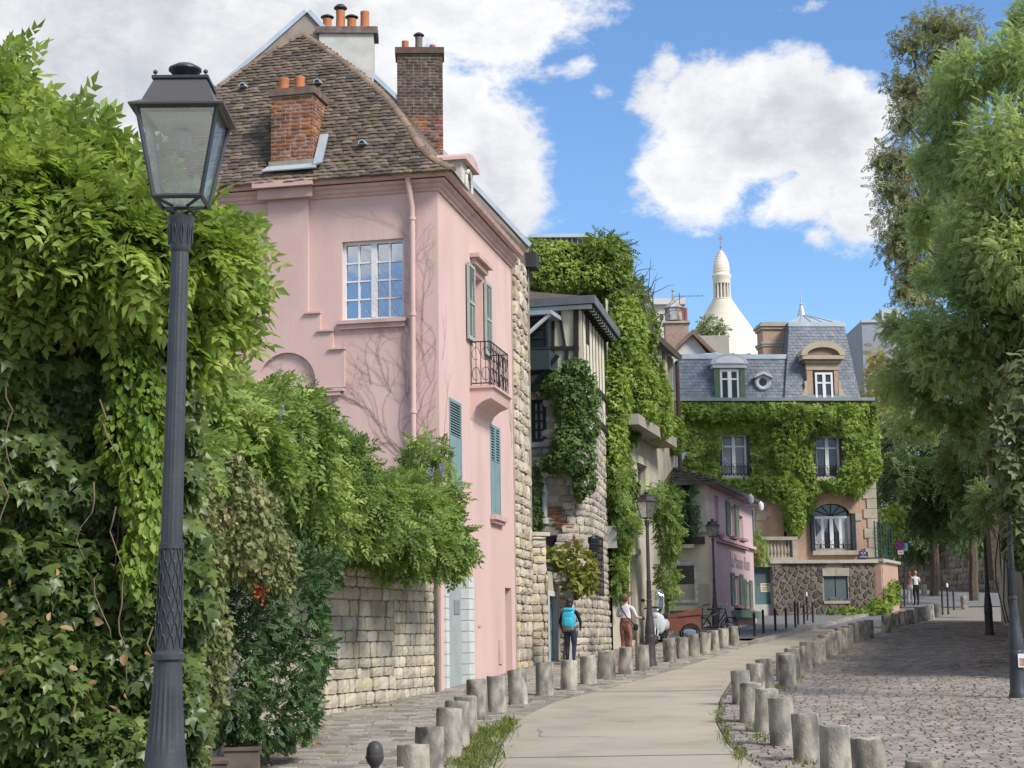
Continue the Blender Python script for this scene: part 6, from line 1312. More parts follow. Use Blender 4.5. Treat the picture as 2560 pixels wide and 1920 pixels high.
m = MB(); m.lathe(pr, (dx, DY, 0), 32); m.build('cupola', TRAV, dome)
m = MB(); z = zof(628); m.lathe([(.18, z), (.1, z + .6), (.22, z + .8), (.06, z + 1.0)], (dx, DY, 0), 8); m.box((dx, DY, z + 2.0), (.16, .16, 2.4)); m.box((dx, DY, z + 2.3), (.9, .17, .17)); m.build('cross', mat('bronze_cross', (.35, .22, .18)), dome)
gb, f4, w4, z4 = far_box('grey_tower_block', 'plain grey slab building peeking out beside the big tree', 'building', 2158, 2262, 800, 900, 120, 10, mat('far_grey', (.25, .27, .30), (.28, .30, .33), scale=1))
MB().fbox(f4, 1.6, w4, z4, z4 + .9, -9, -.6).build('roof_block', mat('far_pale', (.45, .45, .45)), gb); MB().fbox(f4, -.05, w4, z4 - .15, z4 + .05, -.3, .12).build('parapet', MATS['far_pale'], gb)
# ------------------------------------------------------------------ retaining wall and trees across the street
FR_ = Fr((WALLR(64), 64, 0), V((-.225, -1, 0))); rl_ = 34.0
rw2 = thing('retaining_wall', 'tall mossy plastered retaining wall overgrown with ivy along the cobbles', 'wall', FR_.P(2, gz(62), 0))
MOSS = mat('mossy_plaster', (.42, .385, .32), (.29, .27, .215), scale=1.2, rough=1, bump=.6, bscale=7, stain=(.09, .10, .055), sscale=.9, samt=.7, stretch=(1, 1, .5))
MB().fbox(FR_, 0, rl_, 0, 6.2, -1.2, 0).build('wall_face', MOSS, rw2); MB().fbox(FR_, -.1, rl_, 6.2, 6.4, -1.3, .1).build('coping', MATS['coping_stone'], rw2)
iv = thing('wall_ivy', 'grey-green ivy hanging down the mossy retaining wall beside the lamps', 'ivy', FR_.P(8, 6, .3))
foliage('leaves', [blob(2510, 950, 52, 60, 130, .8), blob(2540, 1100, 48, 60, 130, .8), blob(2490, 1120, 57, 40, 110, .7), blob(2560, 1250, 44, 40, 120, .7), blob(2545, 1340, 42, 35, 70, .6), blob(2540, 820, 50, 60, 100, .8), blob(2520, 1120, 26.5, 42, 110, .35), blob(2550, 1000, 26.5, 50, 120, .35), blob(2512, 1200, 26.8, 22, 70, .25), blob(2452, 1250, 57.4, 26, 56, .5), blob(2545, 1290, 26.8, 24, 90, .25), blob(2640, 1000, 45, 80, 120, .8), blob(2700, 1120, 38, 90, 120, .8), blob(2620, 1040, 27.4, 60, 80, .35), blob(2700, 1010, 28.6, 70, 90, .4), blob(2790, 1000, 30, 70, 110, .5), blob(2600, 1250, 41, 60, 100, .7)], 95, .24, IVYL, LM('wall_ivy_leaf', [(0, (.075, .095, .035)), (.5, (.13, .155, .06)), (.85, (.20, .21, .09)), (1, (.26, .19, .11))], .3, .8), iv, 41, down=.9)
m = MB()
for k in range(10):
    a = 2 + k * 1.6 + random.uniform(-.4, .4); p = [FR_.P(a, 6, .12)]
    for i in range(6): p.append(p[-1] + V((random.uniform(-.1, .1), random.uniform(-.25, .25), -.7)))
    m.tube(p, .025, 4, False)
m.build('stems', BARK, iv)
def limb(m, a, b, r0, r1, sag=.3, n=5, seed=0):
    r = random.Random(seed); a, b = V(a), V(b); p = []
    for i in range(n + 1): t = i / n; p.append(a.lerp(b, t) + V((r.uniform(-.15, .15), r.uniform(-.15, .15), sag * math.sin(t * math.pi) + r.uniform(-.08, .08))))
    p[0] = a; m.tube(p, [r0 + (r1 - r0) * i / n for i in range(n + 1)], 7)
def tree(name, label, base, fork, blobs, dens, size, tpl, mt, seed, r0=.28, group=None, kw={}):
    t = thing(name, label, 'tree', base, group); m = MB(); limb(m, base, fork, r0, r0 * .7, 0, 6, seed)
    for i, (c, q) in enumerate(blobs): limb(m, fork, c, r0 * .45, .03, .5, 6, seed + i)
    for i, (c, q) in enumerate(blobs):
        rr_ = random.Random(seed * 7 + i)
        for k in range(5): d = V((rr_.gauss(0, 1), rr_.gauss(0, 1), rr_.gauss(0, 1))).normalized(); limb(m, c, V(c) + V((d.x * q[0], d.y * q[1], d.z * q[2])) * .95, .03, .008, 0, 3, k)
    m.build('trunk', BARK, t, True); foliage('crown', blobs, dens, size, tpl, mt, t, seed, **kw); return t
LO = lambda L_: [blob(*b) for b in L_]
fork = at(2540, 900, 54); tree('locust_tree', 'big feathery green locust tree leaning over the retaining wall', V((at(2600, 1100, 56).x, 56, 3.0)), fork,
     LO([(2430, 190, 50, 90, 90, 1.4), (2510, 380, 48, 110, 140, 1.6), (2365, 310, 52, 62, 80, 1.2), (2345, 430, 53, 46, 60, 1.1), (2420, 420, 51, 80, 90, 1.3), (2370, 210, 52, 46, 50, .9), (2450, 560, 49, 110, 100, 1.5), (2400, 650, 51, 60, 50, 1.1), (2520, 650, 48, 100, 120, 1.5), (2540, 150, 49, 60, 80, 1.2), (2560, 60, 50, 40, 60, 1),
         (2330, 850, 52, 90, 60, 1.3), (2255, 815, 54, 60, 30, .9), (2390, 900, 51, 110, 80, 1.3), (2290, 930, 54, 100, 60, 1.2), (2240, 965, 56, 60, 40, .9), (2450, 800, 50, 110, 90, 1.4), (2380, 1000, 54, 120, 70, 1.3), (2290, 1040, 58, 80, 60, 1.2), (2440, 1080, 54, 60, 60, 1.2), (2430, 700, 50, 90, 60, 1.2), (2300, 600, 55, 26, 24, .6), (2315, 545, 54, 50, 44, .9), (2330, 690, 55, 50, 36, .8), (2310, 400, 54, 34, 40, .7), (2457, 1255, 50, 34, 62, .5), (2650, 280, 49, 110, 140, 1.6), (2660, 520, 48, 120, 140, 1.6), (2650, 760, 48, 110, 110, 1.5), (2760, 420, 50, 110, 180, 1.6), (2780, 680, 50, 110, 140, 1.5)]),
     84, .30, COMP6, ROBIN, 51, .32, kw=dict(down=.2, out=.8, lo=.3, front=.35, rnd=.6, inner=.5))
fork = at(2440, 700, 66); tree('chestnut_tree', 'chestnut tree with browning withered leaves rising behind the locust tree', V((at(2470, 1100, 68).x, 68, 3.5)), fork,
     LO([(2330, 60, 66, 63, 48, 1.0), (2275, 110, 66, 52, 38, .9), (2390, 70, 66, 63, 48, 1), (2350, 140, 66, 69, 54, 1.1), (2255, 210, 66, 48, 31, .8), (2300, 250, 66, 69, 60, 1.1), (2265, 300, 66, 41, 48, .8), (2210, 395, 66, 39, 36, .7), (2250, 400, 66, 57, 72, 1), (2225, 470, 66, 48, 43, .8), (2310, 520, 66, 103, 84, 1.2), (2260, 560, 66, 69, 72, 1), (2240, 610, 66, 48, 48, .8), (2370, 600, 66, 103, 84, 1.2), (2280, 670, 66, 51, 41, .8), (2260, 720, 66, 34, 36, .6), (2310, 740, 66, 69, 36, .8)]),
     46, .30, COMP4, CHEST, 52, .3, kw=dict(down=.7, out=.5, lo=.15, hi=1.3, front=.2, rnd=.7, inner=.35))
tree('yellow_tree', 'yellowing slender tree beside the slate pavilion roof', V((at(2195, 1300, 95).x, 95, gz(95))), at(2195, 1080, 95), LO([(2195, 950, 95, 34, 60, 1.2), (2180, 1000, 95, 34, 50, 1.2), (2215, 1010, 95, 40, 60, 1.2), (2190, 890, 95, 20, 26, .7), (2230, 940, 95, 30, 50, 1)]), 26, .42, COMP5, YELT, 53, .18, kw=dict(lo=.3, down=.5))
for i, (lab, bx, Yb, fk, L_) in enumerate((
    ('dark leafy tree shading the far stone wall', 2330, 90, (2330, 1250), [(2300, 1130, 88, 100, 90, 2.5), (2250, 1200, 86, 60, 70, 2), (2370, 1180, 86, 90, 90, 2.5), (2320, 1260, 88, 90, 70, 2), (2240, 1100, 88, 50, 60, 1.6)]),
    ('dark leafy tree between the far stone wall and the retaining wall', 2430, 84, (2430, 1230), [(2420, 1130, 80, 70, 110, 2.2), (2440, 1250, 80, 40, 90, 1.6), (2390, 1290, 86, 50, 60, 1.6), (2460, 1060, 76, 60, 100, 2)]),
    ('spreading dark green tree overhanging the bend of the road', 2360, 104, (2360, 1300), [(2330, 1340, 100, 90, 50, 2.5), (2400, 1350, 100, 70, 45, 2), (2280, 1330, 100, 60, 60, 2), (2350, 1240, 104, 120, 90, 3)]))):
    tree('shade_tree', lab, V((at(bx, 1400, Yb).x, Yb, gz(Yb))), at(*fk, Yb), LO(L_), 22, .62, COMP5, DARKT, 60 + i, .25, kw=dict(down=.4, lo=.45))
lb = thing('bush', 'light green bush behind the green mesh fence by the road sign', 'bush', at(2225, 1420, 78)); foliage('leaves', [blob(2215, 1300, 79, 26, 34, .8), blob(2232, 1340, 79, 22, 50, .8), blob(2205, 1360, 79, 18, 60, .7), blob(2240, 1290, 79, 20, 26, .7)], 60, .26, OVAL, IVYG, lb, 66); MB().tube([at(2222, 1450, 79), at(2222, 1350, 79)], .05, 5).build('stem', BARK, lb)
rb = thing('bush', 'green bush leaning over the far stone wall beside the retaining wall', 'bush', at(2430, 1400, 90)); foliage('leaves', [blob(2425, 1365, 90, 40, 26, .8), blob(2450, 1350, 88, 26, 36, .8)], 50, .3, OVAL, DARKT, rb, 67); MB().tube([at(2430, 1420, 90.5), at(2430, 1370, 90.5)], .05, 5).build('stem', BARK, rb)
# far wall at the bend
fw0 = at(2238, 1440, 104); fw1 = at(2500, 1440, 92); FW2 = Fr((fw0.x, fw0.y, 0), V((fw1.x - fw0.x, fw1.y - fw0.y, 0))); fl_ = V((fw1.x - fw0.x, fw1.y - fw0.y, 0)).length
fw = thing('bend_wall', 'dark rubble retaining wall at the bend of the upper road', 'wall', FW2.P(fl_ / 2, gz(98), 0)); MB().fbox(FW2, 0, fl_, gz(92) - .5, gz(98) + 2.6, -.8, -.05).build('core', MATS['buff_pointing'], fw)
pieces('stone', CUSH, courses(FW2, 0, fl_, gz(94) - .3, gz(98) + 2.6, (.26, .4), (.35, .8), seed=77, rl=.06, proud=.05, gap=.04), mat('dark_rubble', (.20, .165, .13), (.28, .235, .185), scale=5, isl=.35, rough=1, bump=.4), fw)
# ------------------------------------------------------------------ overgrowth on the garden wall
wu = thing('wisteria', 'bright green wisteria canopy billowing behind the street lamp', 'vine', V((WPATH[1].x - .3, 10.2, gz(10))))
BW1 = LO([(0, 350, 9.4, 80, 140, .5), (190, 440, 9.4, 100, 95, .45), (320, 520, 9.5, 90, 80, .45), (90, 540, 9.1, 190, 150, .55), (280, 640, 9.2, 170, 130, .5), (430, 640, 9.5, 130, 110, .45), (510, 655, 9.7, 70, 62, .4), (570, 675, 9.8, 42, 38, .3), (530, 590, 9.8, 34, 44, .25), (470, 790, 9.8, 90, 70, .35), (440, 860, 9.9, 100, 90, .4), (500, 760, 9.8, 60, 60, .3), (60, 700, 9.2, 130, 70, .4), (350, 780, 9.6, 90, 60, .35), (0, 200, 9.5, 28, 44, .2), (60, 290, 9.5, 44, 36, .25), (-80, 460, 9.3, 120, 260, .5)])
foliage('leaves', BW1, 620, .235, COMP5, WIST, wu, 71, down=.42, out=.75, rnd=.45, lo=.55, front=.6, inner=.62)
m = MB()
for k in range(7): limb(m, at(60 + 50 * k, 1250, 10.0), at(20 + 70 * k, 560, 9.6), .035, .012, .05, 7, k)
for k in range(16): p = at(random.uniform(440, 600), random.uniform(700, 760), 9.8); m.tube([p, p + V((.06, -.03, -.09)), p + V((.15, -.05, -.2)), p + V((.22, -.05, -.31)) * random.uniform(.6, 1.1)], [.003, .0025, .002, .001], 4, False)
m.build('stem', BARK, wu)
foliage('dry_leaves', BW1[:12], 10, .07, OVAL, DRY, wu, 171, lo=.9, hi=1.1, down=.9)
di = thing('dark_ivy', 'dark glossy ivy curtain covering the wall behind the street lamp', 'ivy', V((WPATH[1].x, 10, gz(10))))
FI = Fr(at(-160, 1800, 9.2) * 1, V((1, .55, 0))); FI.O.z = 0
ivy_on('leaves', FI, [(-60, 720), (430, 800), (470, 1100), (480, 1500), (470, 1950), (-60, 2000)], 8500, .088, IVYL, IVYD, di, .5, 72, freq=2.2, down=.8)
foliage('leaves', LO([(120, 1450, 9.3, 150, 130, .35), (60, 1700, 9.1, 150, 180, .4), (260, 1640, 9.6, 130, 170, .35), (330, 1350, 9.9, 90, 150, .3), (40, 1150, 9.5, 100, 150, .3), (200, 1100, 9.8, 120, 130, .3), (420, 1560, 10.6, 70, 230, .3), (430, 1250, 10.8, 60, 200, .3), (440, 1800, 10.8, 60, 160, .3), (80, 930, 9.9, 140, 120, .25), (260, 900, 10.0, 130, 100, .25), (220, 1880, 9.3, 200, 100, .35)]), 1200, .085, IVYL, IVYD, di, 73, down=.8, out=.45, rnd=.5)
m = MB()
for k in range(8): limb(m, at(30 + 50 * k, 1950, 10.4), at(20 + 55 * k, 900, 10.3), .02, .008, .05, 9, 40 + k)
m.build('stem', BARK, di)
foliage('dry_leaves', LO([(120, 1450, 9.2, 150, 130, .35), (60, 1700, 9.0, 150, 180, .4), (260, 1640, 9.5, 130, 170, .35), (200, 1100, 9.7, 120, 130, .3), (430, 1250, 10.7, 60, 200, .3)]), 26, .07, OVAL, DRY, di, 173, lo=.95, hi=1.12)
rs_ = random.Random(2)
for k in range(8):
    x, y = rs_.uniform(0, 400), rs_.uniform(950, 1600); p = [at(x, y, 8.95)]
    for i in range(6): p.append(p[-1] + V((rs_.uniform(-.03, .045), rs_.uniform(-.02, .02), -rs_.uniform(.03, .1))))
    MB().tube(p, [.005, .005, .004, .004, .003, .003, .002], 4, False).build('runner', mat('tan_runner', (.12, .09, .055), (.17, .125, .08)), di)
hv_ = thing('hanging_vine', 'lime-green vine trailing down behind the lamp post', 'vine', at(350, 1450, 9.3)); foliage('leaves', LO([(330, 930, 9.3, 60, 110, .2), (370, 1060, 9.3, 55, 150, .2), (350, 1200, 9.25, 50, 140, .18), (380, 1300, 9.25, 40, 140, .15), (340, 1400, 9.2, 34, 90, .14), (300, 1080, 9.3, 50, 120, .18)]), 1500, .055, OVAL, VINEY, hv_, 74, down=1.0, out=.35, rnd=.4)
m = MB()
for k in range(12): x = random.uniform(300, 400); m.tube([at(x, 880, 9.3), at(x + random.uniform(-15, 15), 1150, 9.25), at(x + random.uniform(-25, 25), 1430, 9.2)], .003, 4, False)
m.build('stem', BARK, hv_)
vi = thing('variegated_creeper', 'mottled brown-and-cream creeper on the wall behind the evergreen shrub', 'creeper', at(560, 1400, 15.6)); BV = LO([(560, 1290, 15.3, 110, 150, .4), (640, 1330, 16.5, 70, 130, .4), (500, 1420, 14.3, 60, 160, .35), (470, 1250, 13.6, 60, 120, .35), (520, 1620, 14.6, 50, 200, .3), (700, 1400, 17.8, 40, 90, .3), (480, 1800, 13.9, 40, 140, .3)])
foliage('leaves', BV, 1050, .072, OVAL, VARI, vi, 75, down=.8, out=.4); MB().tube([at(520, 1900, 14.8), at(540, 1600, 15.2), at(560, 1250, 15.5)], [.03, .025, .01], 5).build('stem', BARK, vi)
ww = thing('wisteria', 'wisteria with mauve racemes tumbling over the stone garden wall', 'vine', V((WPATH[4].x, 27, gz(27))))
BWW = LO([(560, 1070, 17, 95, 95, .6), (500, 1020, 16, 60, 60, .5), (660, 1040, 18.5, 90, 80, .6), (750, 1050, 20, 70, 75, .6), (620, 1150, 17.5, 110, 80, .6), (730, 1160, 20, 100, 95, .7), (830, 1180, 22.5, 85, 90, .7), (770, 1270, 21.5, 90, 80, .6), (900, 1260, 24.5, 90, 85, .7), (850, 1315, 24, 76, 50, .6), (980, 1280, 26.5, 85, 85, .7), (960, 1340, 26, 90, 52, .6), (1050, 1320, 28, 75, 90, .7), (1060, 1375, 27.6, 66, 36, .5), (1115, 1355, 29.2, 46, 66, .6), (1000, 1390, 26.4, 54, 26, .4), (760, 1350, 22, 40, 40, .4), (1140, 1385, 29.6, 26, 38, .4), (470, 1130, 14.5, 50, 50, .4), (1080, 1240, 29, 60, 40, .5)])
foliage('leaves', BWW, 230, .27, COMP5, WIST2, ww, 76, down=.45, out=.75, rnd=.45, lo=.6, inner=.66)
foliage('leaves', LO([(900, 1375, 25.4, 56, 34, .35), (820, 1360, 24.4, 46, 30, .3), (700, 1290, 20.2, 60, 60, .4)]), 300, .12, OVAL, IVYD, ww, 77, down=.9)
m = MB()
for k in range(9): limb(m, V((WPATH[4].x, 26, 2.4)) + V((k * .15, k * .6 - 1, .3)), BWW[4 + k][0], .045, .015, .2, 6, 80 + k)
m.build('stem', BARK, ww)
MAUVE = mat('mauve_blossom', (.22, .19, .36), (.30, .26, .44), scale=30, rough=.8)
for px, py, Y in ((700, 1030, 18.8), (727, 1042, 19.3), (853, 1310, 23.8), (868, 1310, 24), (992, 1330, 26), (1095, 1365, 28.4), (768, 1265, 21), (1060, 1215, 28.6), (1105, 1175, 29), (1078, 1185, 28.9), (915, 1180, 24), (700, 1035, 18.7), (1128, 1270, 29.4), (1135, 1330, 29.2), (890, 1240, 24)):
    b = at(px, py, Y - .85); q = MB(); r = random.Random(px)
    for k in range(26):
        t = k / 26; a = k * 2.4; rr_ = .038 * (1 - t) + .008; v, f = [], []; c = b + V((rr_ * math.cos(a), rr_ * math.sin(a), .1 - .22 * t)); s = .016
        q.add([c + V((s, 0, 0)), c + V((-s, 0, 0)), c + V((0, s, 0)), c + V((0, -s, 0)), c + V((0, 0, s)), c + V((0, 0, -s))], [(0, 2, 4), (2, 1, 4), (1, 3, 4), (3, 0, 4), (2, 0, 5), (1, 2, 5), (3, 1, 5), (0, 3, 5)])
    q.build('raceme', MAUVE, ww)
tu = thing('wisteria', 'small wisteria tuft at the corner of the pink house beside the teal shutter', 'vine', at(1070, 1190, 30.6)); foliage('leaves', LO([(1070, 1130, 30.4, 46, 36, .4), (1045, 1160, 30.4, 36, 34, .35), (1100, 1150, 30.5, 30, 36, .3), (1030, 1200, 30.3, 36, 30, .35)]), 190, .22, COMP5, WIST2, tu, 78, down=.6); MB().tube([at(1040, 1260, 30.6), at(1050, 1200, 30.6), at(1065, 1150, 30.5)], .015, 5).build('stem', BARK, tu)
es = thing('evergreen_shrub', 'dense dark evergreen shrub with an orange berry cluster in a planter', 'shrub', gnd(640, 1880)); BES = LO([(620, 1520, 18.6, 90, 130, .55), (580, 1690, 18.3, 80, 150, .55), (720, 1500, 19.2, 95, 110, .55), (770, 1430, 19.6, 70, 50, .45), (760, 1620, 19.4, 60, 120, .5), (700, 1720, 19, 85, 130, .55), (640, 1800, 18.6, 80, 70, .45), (740, 1800, 19.2, 50, 50, .4), (820, 1420, 19.8, 30, 34, .3), (690, 1410, 19, 60, 40, .4), (545, 1560, 18.2, 30, 120, .4)])
foliage('leaves', BES, 380, .10, SPRIG, SHRUB, es, 79, down=.1, out=.8, rnd=.5); MB().tube([gnd(640, 1885), at(640, 1700, 19)], [.05, .03], 6).build('trunk', BARK, es)
q = MB(); r = random.Random(3)
for k in range(70):
    c = at(650 + r.gauss(0, 13), 1472 + r.gauss(0, 12), 17.7 + r.uniform(-.06, .06)); v, f = rocky(c, (.017, .017, .017), k, 1); q.add(v, f)
q.build('berry_cluster', mat('orange_berry', (.60, .17, .06), (.50, .12, .05), scale=20), es)
for lab, px0, px1, Y, h_ in (('long dark planter trough at the foot of the evergreen shrub', 560, 645, 18.0, .28), ('weathered grey planter box beside the shrub trough', 492, 566, 16.9, .26)):
    a = at(px0, 1880, Y); b = at(px1, 1880, Y); zg = gz(Y); t = thing('planter', lab, 'planter', V(((a.x + b.x) / 2, Y, zg)))
    f = Fr((a.x, Y, 0), V((1, .1, 0))); w_ = b.x - a.x; m = MB(); mm_ = mat('planter_wood', (.10, .08, .065), (.15, .12, .10), scale=5)
    m.fbox(f, 0, w_, zg - .02, zg + h_, -.06, 0); m.fbox(f, 0, w_, zg - .02, zg + h_, -.5, -.44); m.fbox(f, 0, .06, zg - .02, zg + h_, -.44, -.06); m.fbox(f, w_ - .06, w_, zg - .02, zg + h_, -.44, -.06); m.build('box', mm_, t); MB().fbox(f, .06, w_ - .06, zg + .1, zg + h_ - .04, -.44, -.06).build('soil', EARTH, t); MB().fbox(f, -.02, w_ + .02, zg + h_, zg + h_ + .03, -.52, .02).build('rim', mm_, t)
# ------------------------------------------------------------------ street lamps
def lantern_glass():
    m = bpy.data.materials.new('lantern_glass'); m.use_nodes = True; N = m.node_tree.nodes; L = m.node_tree.links; b = N['Principled BSDF']
    t = N.new('ShaderNodeBsdfTransparent'); t.inputs[0].default_value = (.90, .93, .92, 1); g = N.new('ShaderNodeBsdfGlossy'); g.inputs['Roughness'].default_value = .12; d = N.new('ShaderNodeBsdfTranslucent'); d.inputs[0].default_value = (.86, .88, .84, 1)
    nz = N.new('ShaderNodeTexNoise'); nz.inputs['Scale'].default_value = 14; nz.inputs['Detail'].default_value = 5; r = N.new('ShaderNodeMapRange'); L.new(nz.outputs[0], r.inputs[0]); r.inputs[1].default_value = .35; r.inputs[2].default_value = .7; r.inputs[3].default_value = .16; r.inputs[4].default_value = .48
    ge = N.new('ShaderNodeNewGeometry'); L.new(ge.outputs['Position'], nz.inputs['Vector'])
    a = N.new('ShaderNodeMixShader'); L.new(r.outputs[0], a.inputs[0]); L.new(t.outputs[0], a.inputs[1]); L.new(d.outputs[0], a.inputs[2]); c = N.new('ShaderNodeMixShader'); c.inputs[0].default_value = .28; L.new(a.outputs[0], c.inputs[1]); L.new(g.outputs[0], c.inputs[2]); L.new(c.outputs[0], N['Material Output'].inputs[0]); return m
LGL = lantern_glass()
def street_lamp(label, base, yaw=0., H=3.96, detail=True, mt=None, lean=(0, 0)):
    mt = mt or CAST; t = thing('street_lamp', label, 'lamp', base, 'cast iron street lamps'); k = H / 3.99; Rz = Matrix.Rotation(yaw, 3, 'Z'); b = V(base)
    pr_ = lambda z: .87 if z < 3.33 else 1.0
    def W(x, y, z): q = Rz @ V((x * k * pr_(z), y * k * pr_(z), z * k)); return b + q + V((lean[0], lean[1], 0)) * q.z
    def lathe(prof, n, fl=None):
        m = MB(); m.lathe(prof, (0, 0, 0), n, fl); m.v = [tuple(W(*v)) for v in m.v]; return m
    lathe([(.165, -.2), (.165, .06), (.15, .1), (.145, .14), (.135, .16), (.132, .62), (.14, .66), (.14, .70), (.128, .73)], 16).build('pedestal', mt, t, True)
    lathe([(.128, .73), (.135, .78), (.125, .83), (.13, .88), (.115, .93), (.11, 1.0), (.095, 1.10), (.083, 1.2), (.072, 1.34), (.066, 1.45), (.064, 1.475)], 40, (1.02, 1.46, .93)).build('bell', mt, t, True)
    m = lathe([(.064, 1.475), (.078, 1.485), (.078, 1.505), (.060, 1.52)], 20); m.build('collar', mt, t, True)
    lf_ = lathe([(.060, 1.52), (.053, 1.925)], 20).build('leaf_sleeve', mt, t, True)
    if detail:
        m = MB()
        for j in range(8):
            for i in range(10):
                an = 2 * math.pi * (i + .5 * (j % 2)) / 10; z0 = 1.53 + j * .05; r_ = .0600 - .007 * j / 8
                pts = []
                for s in np.linspace(-1, 1, 7): a2 = an + s * .30; zz = z0 + .055 * (1 - abs(s) ** 1.8); pts.append(W((r_ + .002) * math.cos(a2), (r_ + .002) * math.sin(a2), zz))
                m.tube(pts, .0032 * k, 4, False)
        m.build('scale_relief', mt, lf_)
    lathe([(.053, 1.925), (.060, 1.93), (.060, 1.95), (.051, 1.955)], 20).build('collar', mt, t, True)
    lathe([(.0505, 1.955), (.047, 2.5), (.042, 3.165)], 36, (1.96, 3.16, .91)).build('shaft', mt, t, True)
    cp = lathe([(.042, 3.165), (.05, 3.175), (.05, 3.19), (.053, 3.20), (.056, 3.27), (.066, 3.30), (.068, 3.315), (.05, 3.325), (.02, 3.335)], 20).build('capital', mt, t, True)
    if detail:
        m = MB()
        for i in range(10):
            an = 2 * math.pi * i / 10
            for s in (-1, 1): m.tube([W((.055 + .006 * u) * math.cos(an + s * .12 * math.sin(u * 3)), (.055 + .006 * u) * math.sin(an + s * .12 * math.sin(u * 3)), 3.2 + .08 * u) for u in np.linspace(0, 1, 6)], .003 * k, 4, False)
        m.build('acanthus_relief', mt, cp)
    zb_, zt2 = 3.385, 3.765; hb, ht = .098, .168
    m = MB()
    for sx in (-1, 1):
        for sy in (-1, 1): m.tube([W(.015 * sx, .015 * sy, 3.33), W(.05 * sx, .05 * sy, 3.335), W(.03 * sx, .03 * sy, 3.36), W(.075 * sx, .075 * sy, 3.375), W(hb * sx, hb * sy, zb_)], .0075 * k, 6)
    m.build('bracket', mt, t, True)
    fr_ = MB(); cs = [(-1, -1), (1, -1), (1, 1), (-1, 1)]
    for i in range(4):
        (x0, y0), (x1, y1) = cs[i], cs[(i + 1) % 4]
        fr_.tube([W(hb * x0, hb * y0, zb_), W(ht * x0, ht * y0, zt2)], .0095 * k, 4); fr_.tube([W(hb * x0, hb * y0, zb_), W(hb * x1, hb * y1, zb_)], .011 * k, 4); fr_.tube([W(ht * x0, ht * y0, zt2 - .005), W(ht * x1, ht * y1, zt2 - .005)], .016 * k, 4)
    fo = fr_.build('lantern_frame', mt, t)
    for i in range(4):
        (x0, y0), (x1, y1) = cs[i], cs[(i + 1) % 4]; e = .95
        MB().quad(W(hb * x0 * e, hb * y0 * e, zb_), W(hb * x1 * e, hb * y1 * e, zb_), W(ht * x1 * e, ht * y1 * e, zt2 - .01), W(ht * x0 * e, ht * y0 * e, zt2 - .01)).build('pane', LGL, fo)
    MB().quad(*[W(hb * x * .95, hb * y * .95, zb_ + .001) for x, y in cs]).build('pane', LGL, fo)
    if detail:
        m = MB(); m.add([W(x * s, y * s, z) for s, z in ((.10, 3.70), (.13, 3.735)) for x, y in cs], [(0, 1, 2, 3), (4, 5, 6, 7), (0, 1, 5, 4), (1, 2, 6, 5), (2, 3, 7, 6), (3, 0, 4, 7)]); m.build('light_unit', mat('lamp_reflector', (.45, .45, .42), rough=.4), fo)
        m = MB(); m.lathe([(.02, 3.60), (.035, 3.63), (.035, 3.68), (.02, 3.70)], (0, 0, 0), 10); m.v = [tuple(W(*v)) for v in m.v]; m.build('bulb', MATS['lamp_reflector'], fo)
    m = MB(); lay = ((.196, 3.752), (.198, 3.76), (.150, 3.785), (.108, 3.888), (.108, 3.892))
    m.add([W(x * s, y * s, z) for s, z in lay for x, y in cs], [(3, 2, 1, 0)] + [(4 * j + i, 4 * j + (i + 1) % 4, 4 * j + 4 + (i + 1) % 4, 4 * j + 4 + i) for j in range(4) for i in range(4)] + [(16, 17, 18, 19)])
    rf = m.build('lantern_roof', mat('lamp_roof_metal', (.085, .08, .078), (.10, .094, .09), rough=.35, spec=.5) if mt is CAST else mt, t)
    m = MB(); m.add([W(x * s, y * s, z) for s, z in ((.118, 3.888), (.118, 3.90), (.06, 3.905)) for x, y in cs], [(3, 2, 1, 0)] + [(4 * j + i, 4 * j + (i + 1) % 4, 4 * j + 4 + (i + 1) % 4, 4 * j + 4 + i) for j in range(2) for i in range(4)] + [(8, 9, 10, 11)]); m.build('roof_plate', mt, rf)
    for x, y in cs:
        m = MB(); m.lathe([(.004, 3.9), (.004, 3.908), (.010, 3.914), (.010, 3.92), (.002, 3.927)], (.105 * x, .105 * y, 0), 8); m.v = [tuple(W(*v)) for v in m.v]; m.build('corner_ball', mt, rf, True)
    lathe([(.06, 3.902), (.042, 3.912), (.036, 3.930), (.058, 3.944), (.070, 3.956), (.069, 3.965), (.04, 3.982), (.012, 3.989), (.0, 3.99)], 20).build('finial', mt, rf, True)
    return t
b1 = at(404, 1900, 7.3); b1.z = gz(7.3); topz = at(467, 158, 7.3).z; H1_ = topz - b1.z
street_lamp('large dark grey fluted street lamp standing before the wisteria', b1, rad(1), H1_, True, CAST, lean=((at(467, 158, 7.3).x - b1.x) / H1_ * .9, 0))
b2 = gnd(1627, 1668); street_lamp('grey street lamp between the pale house and the bollards, by the scooter', b2, rad(40), at(1605, 1229, b2.y).z - b2.z, True, CASTD)
b3 = at(1789, 1572, 55.0); b3.z = gz(55); street_lamp('dark street lamp at the corner of the pink and cream house', b3, rad(30), at(1781, 1297, 55.0).z - b3.z, False, CASTD)
b4 = gnd(2474, 1590); street_lamp('dark street lamp at the far end of the retaining wall, half hidden by leaves', b4, .3, 4.3, False, CASTD)
b5 = gnd(2547, 1750); l5 = street_lamp('dark street lamp with a small poster on its post, by the ivy wall', b5, .2, 4.2, True, CAST)
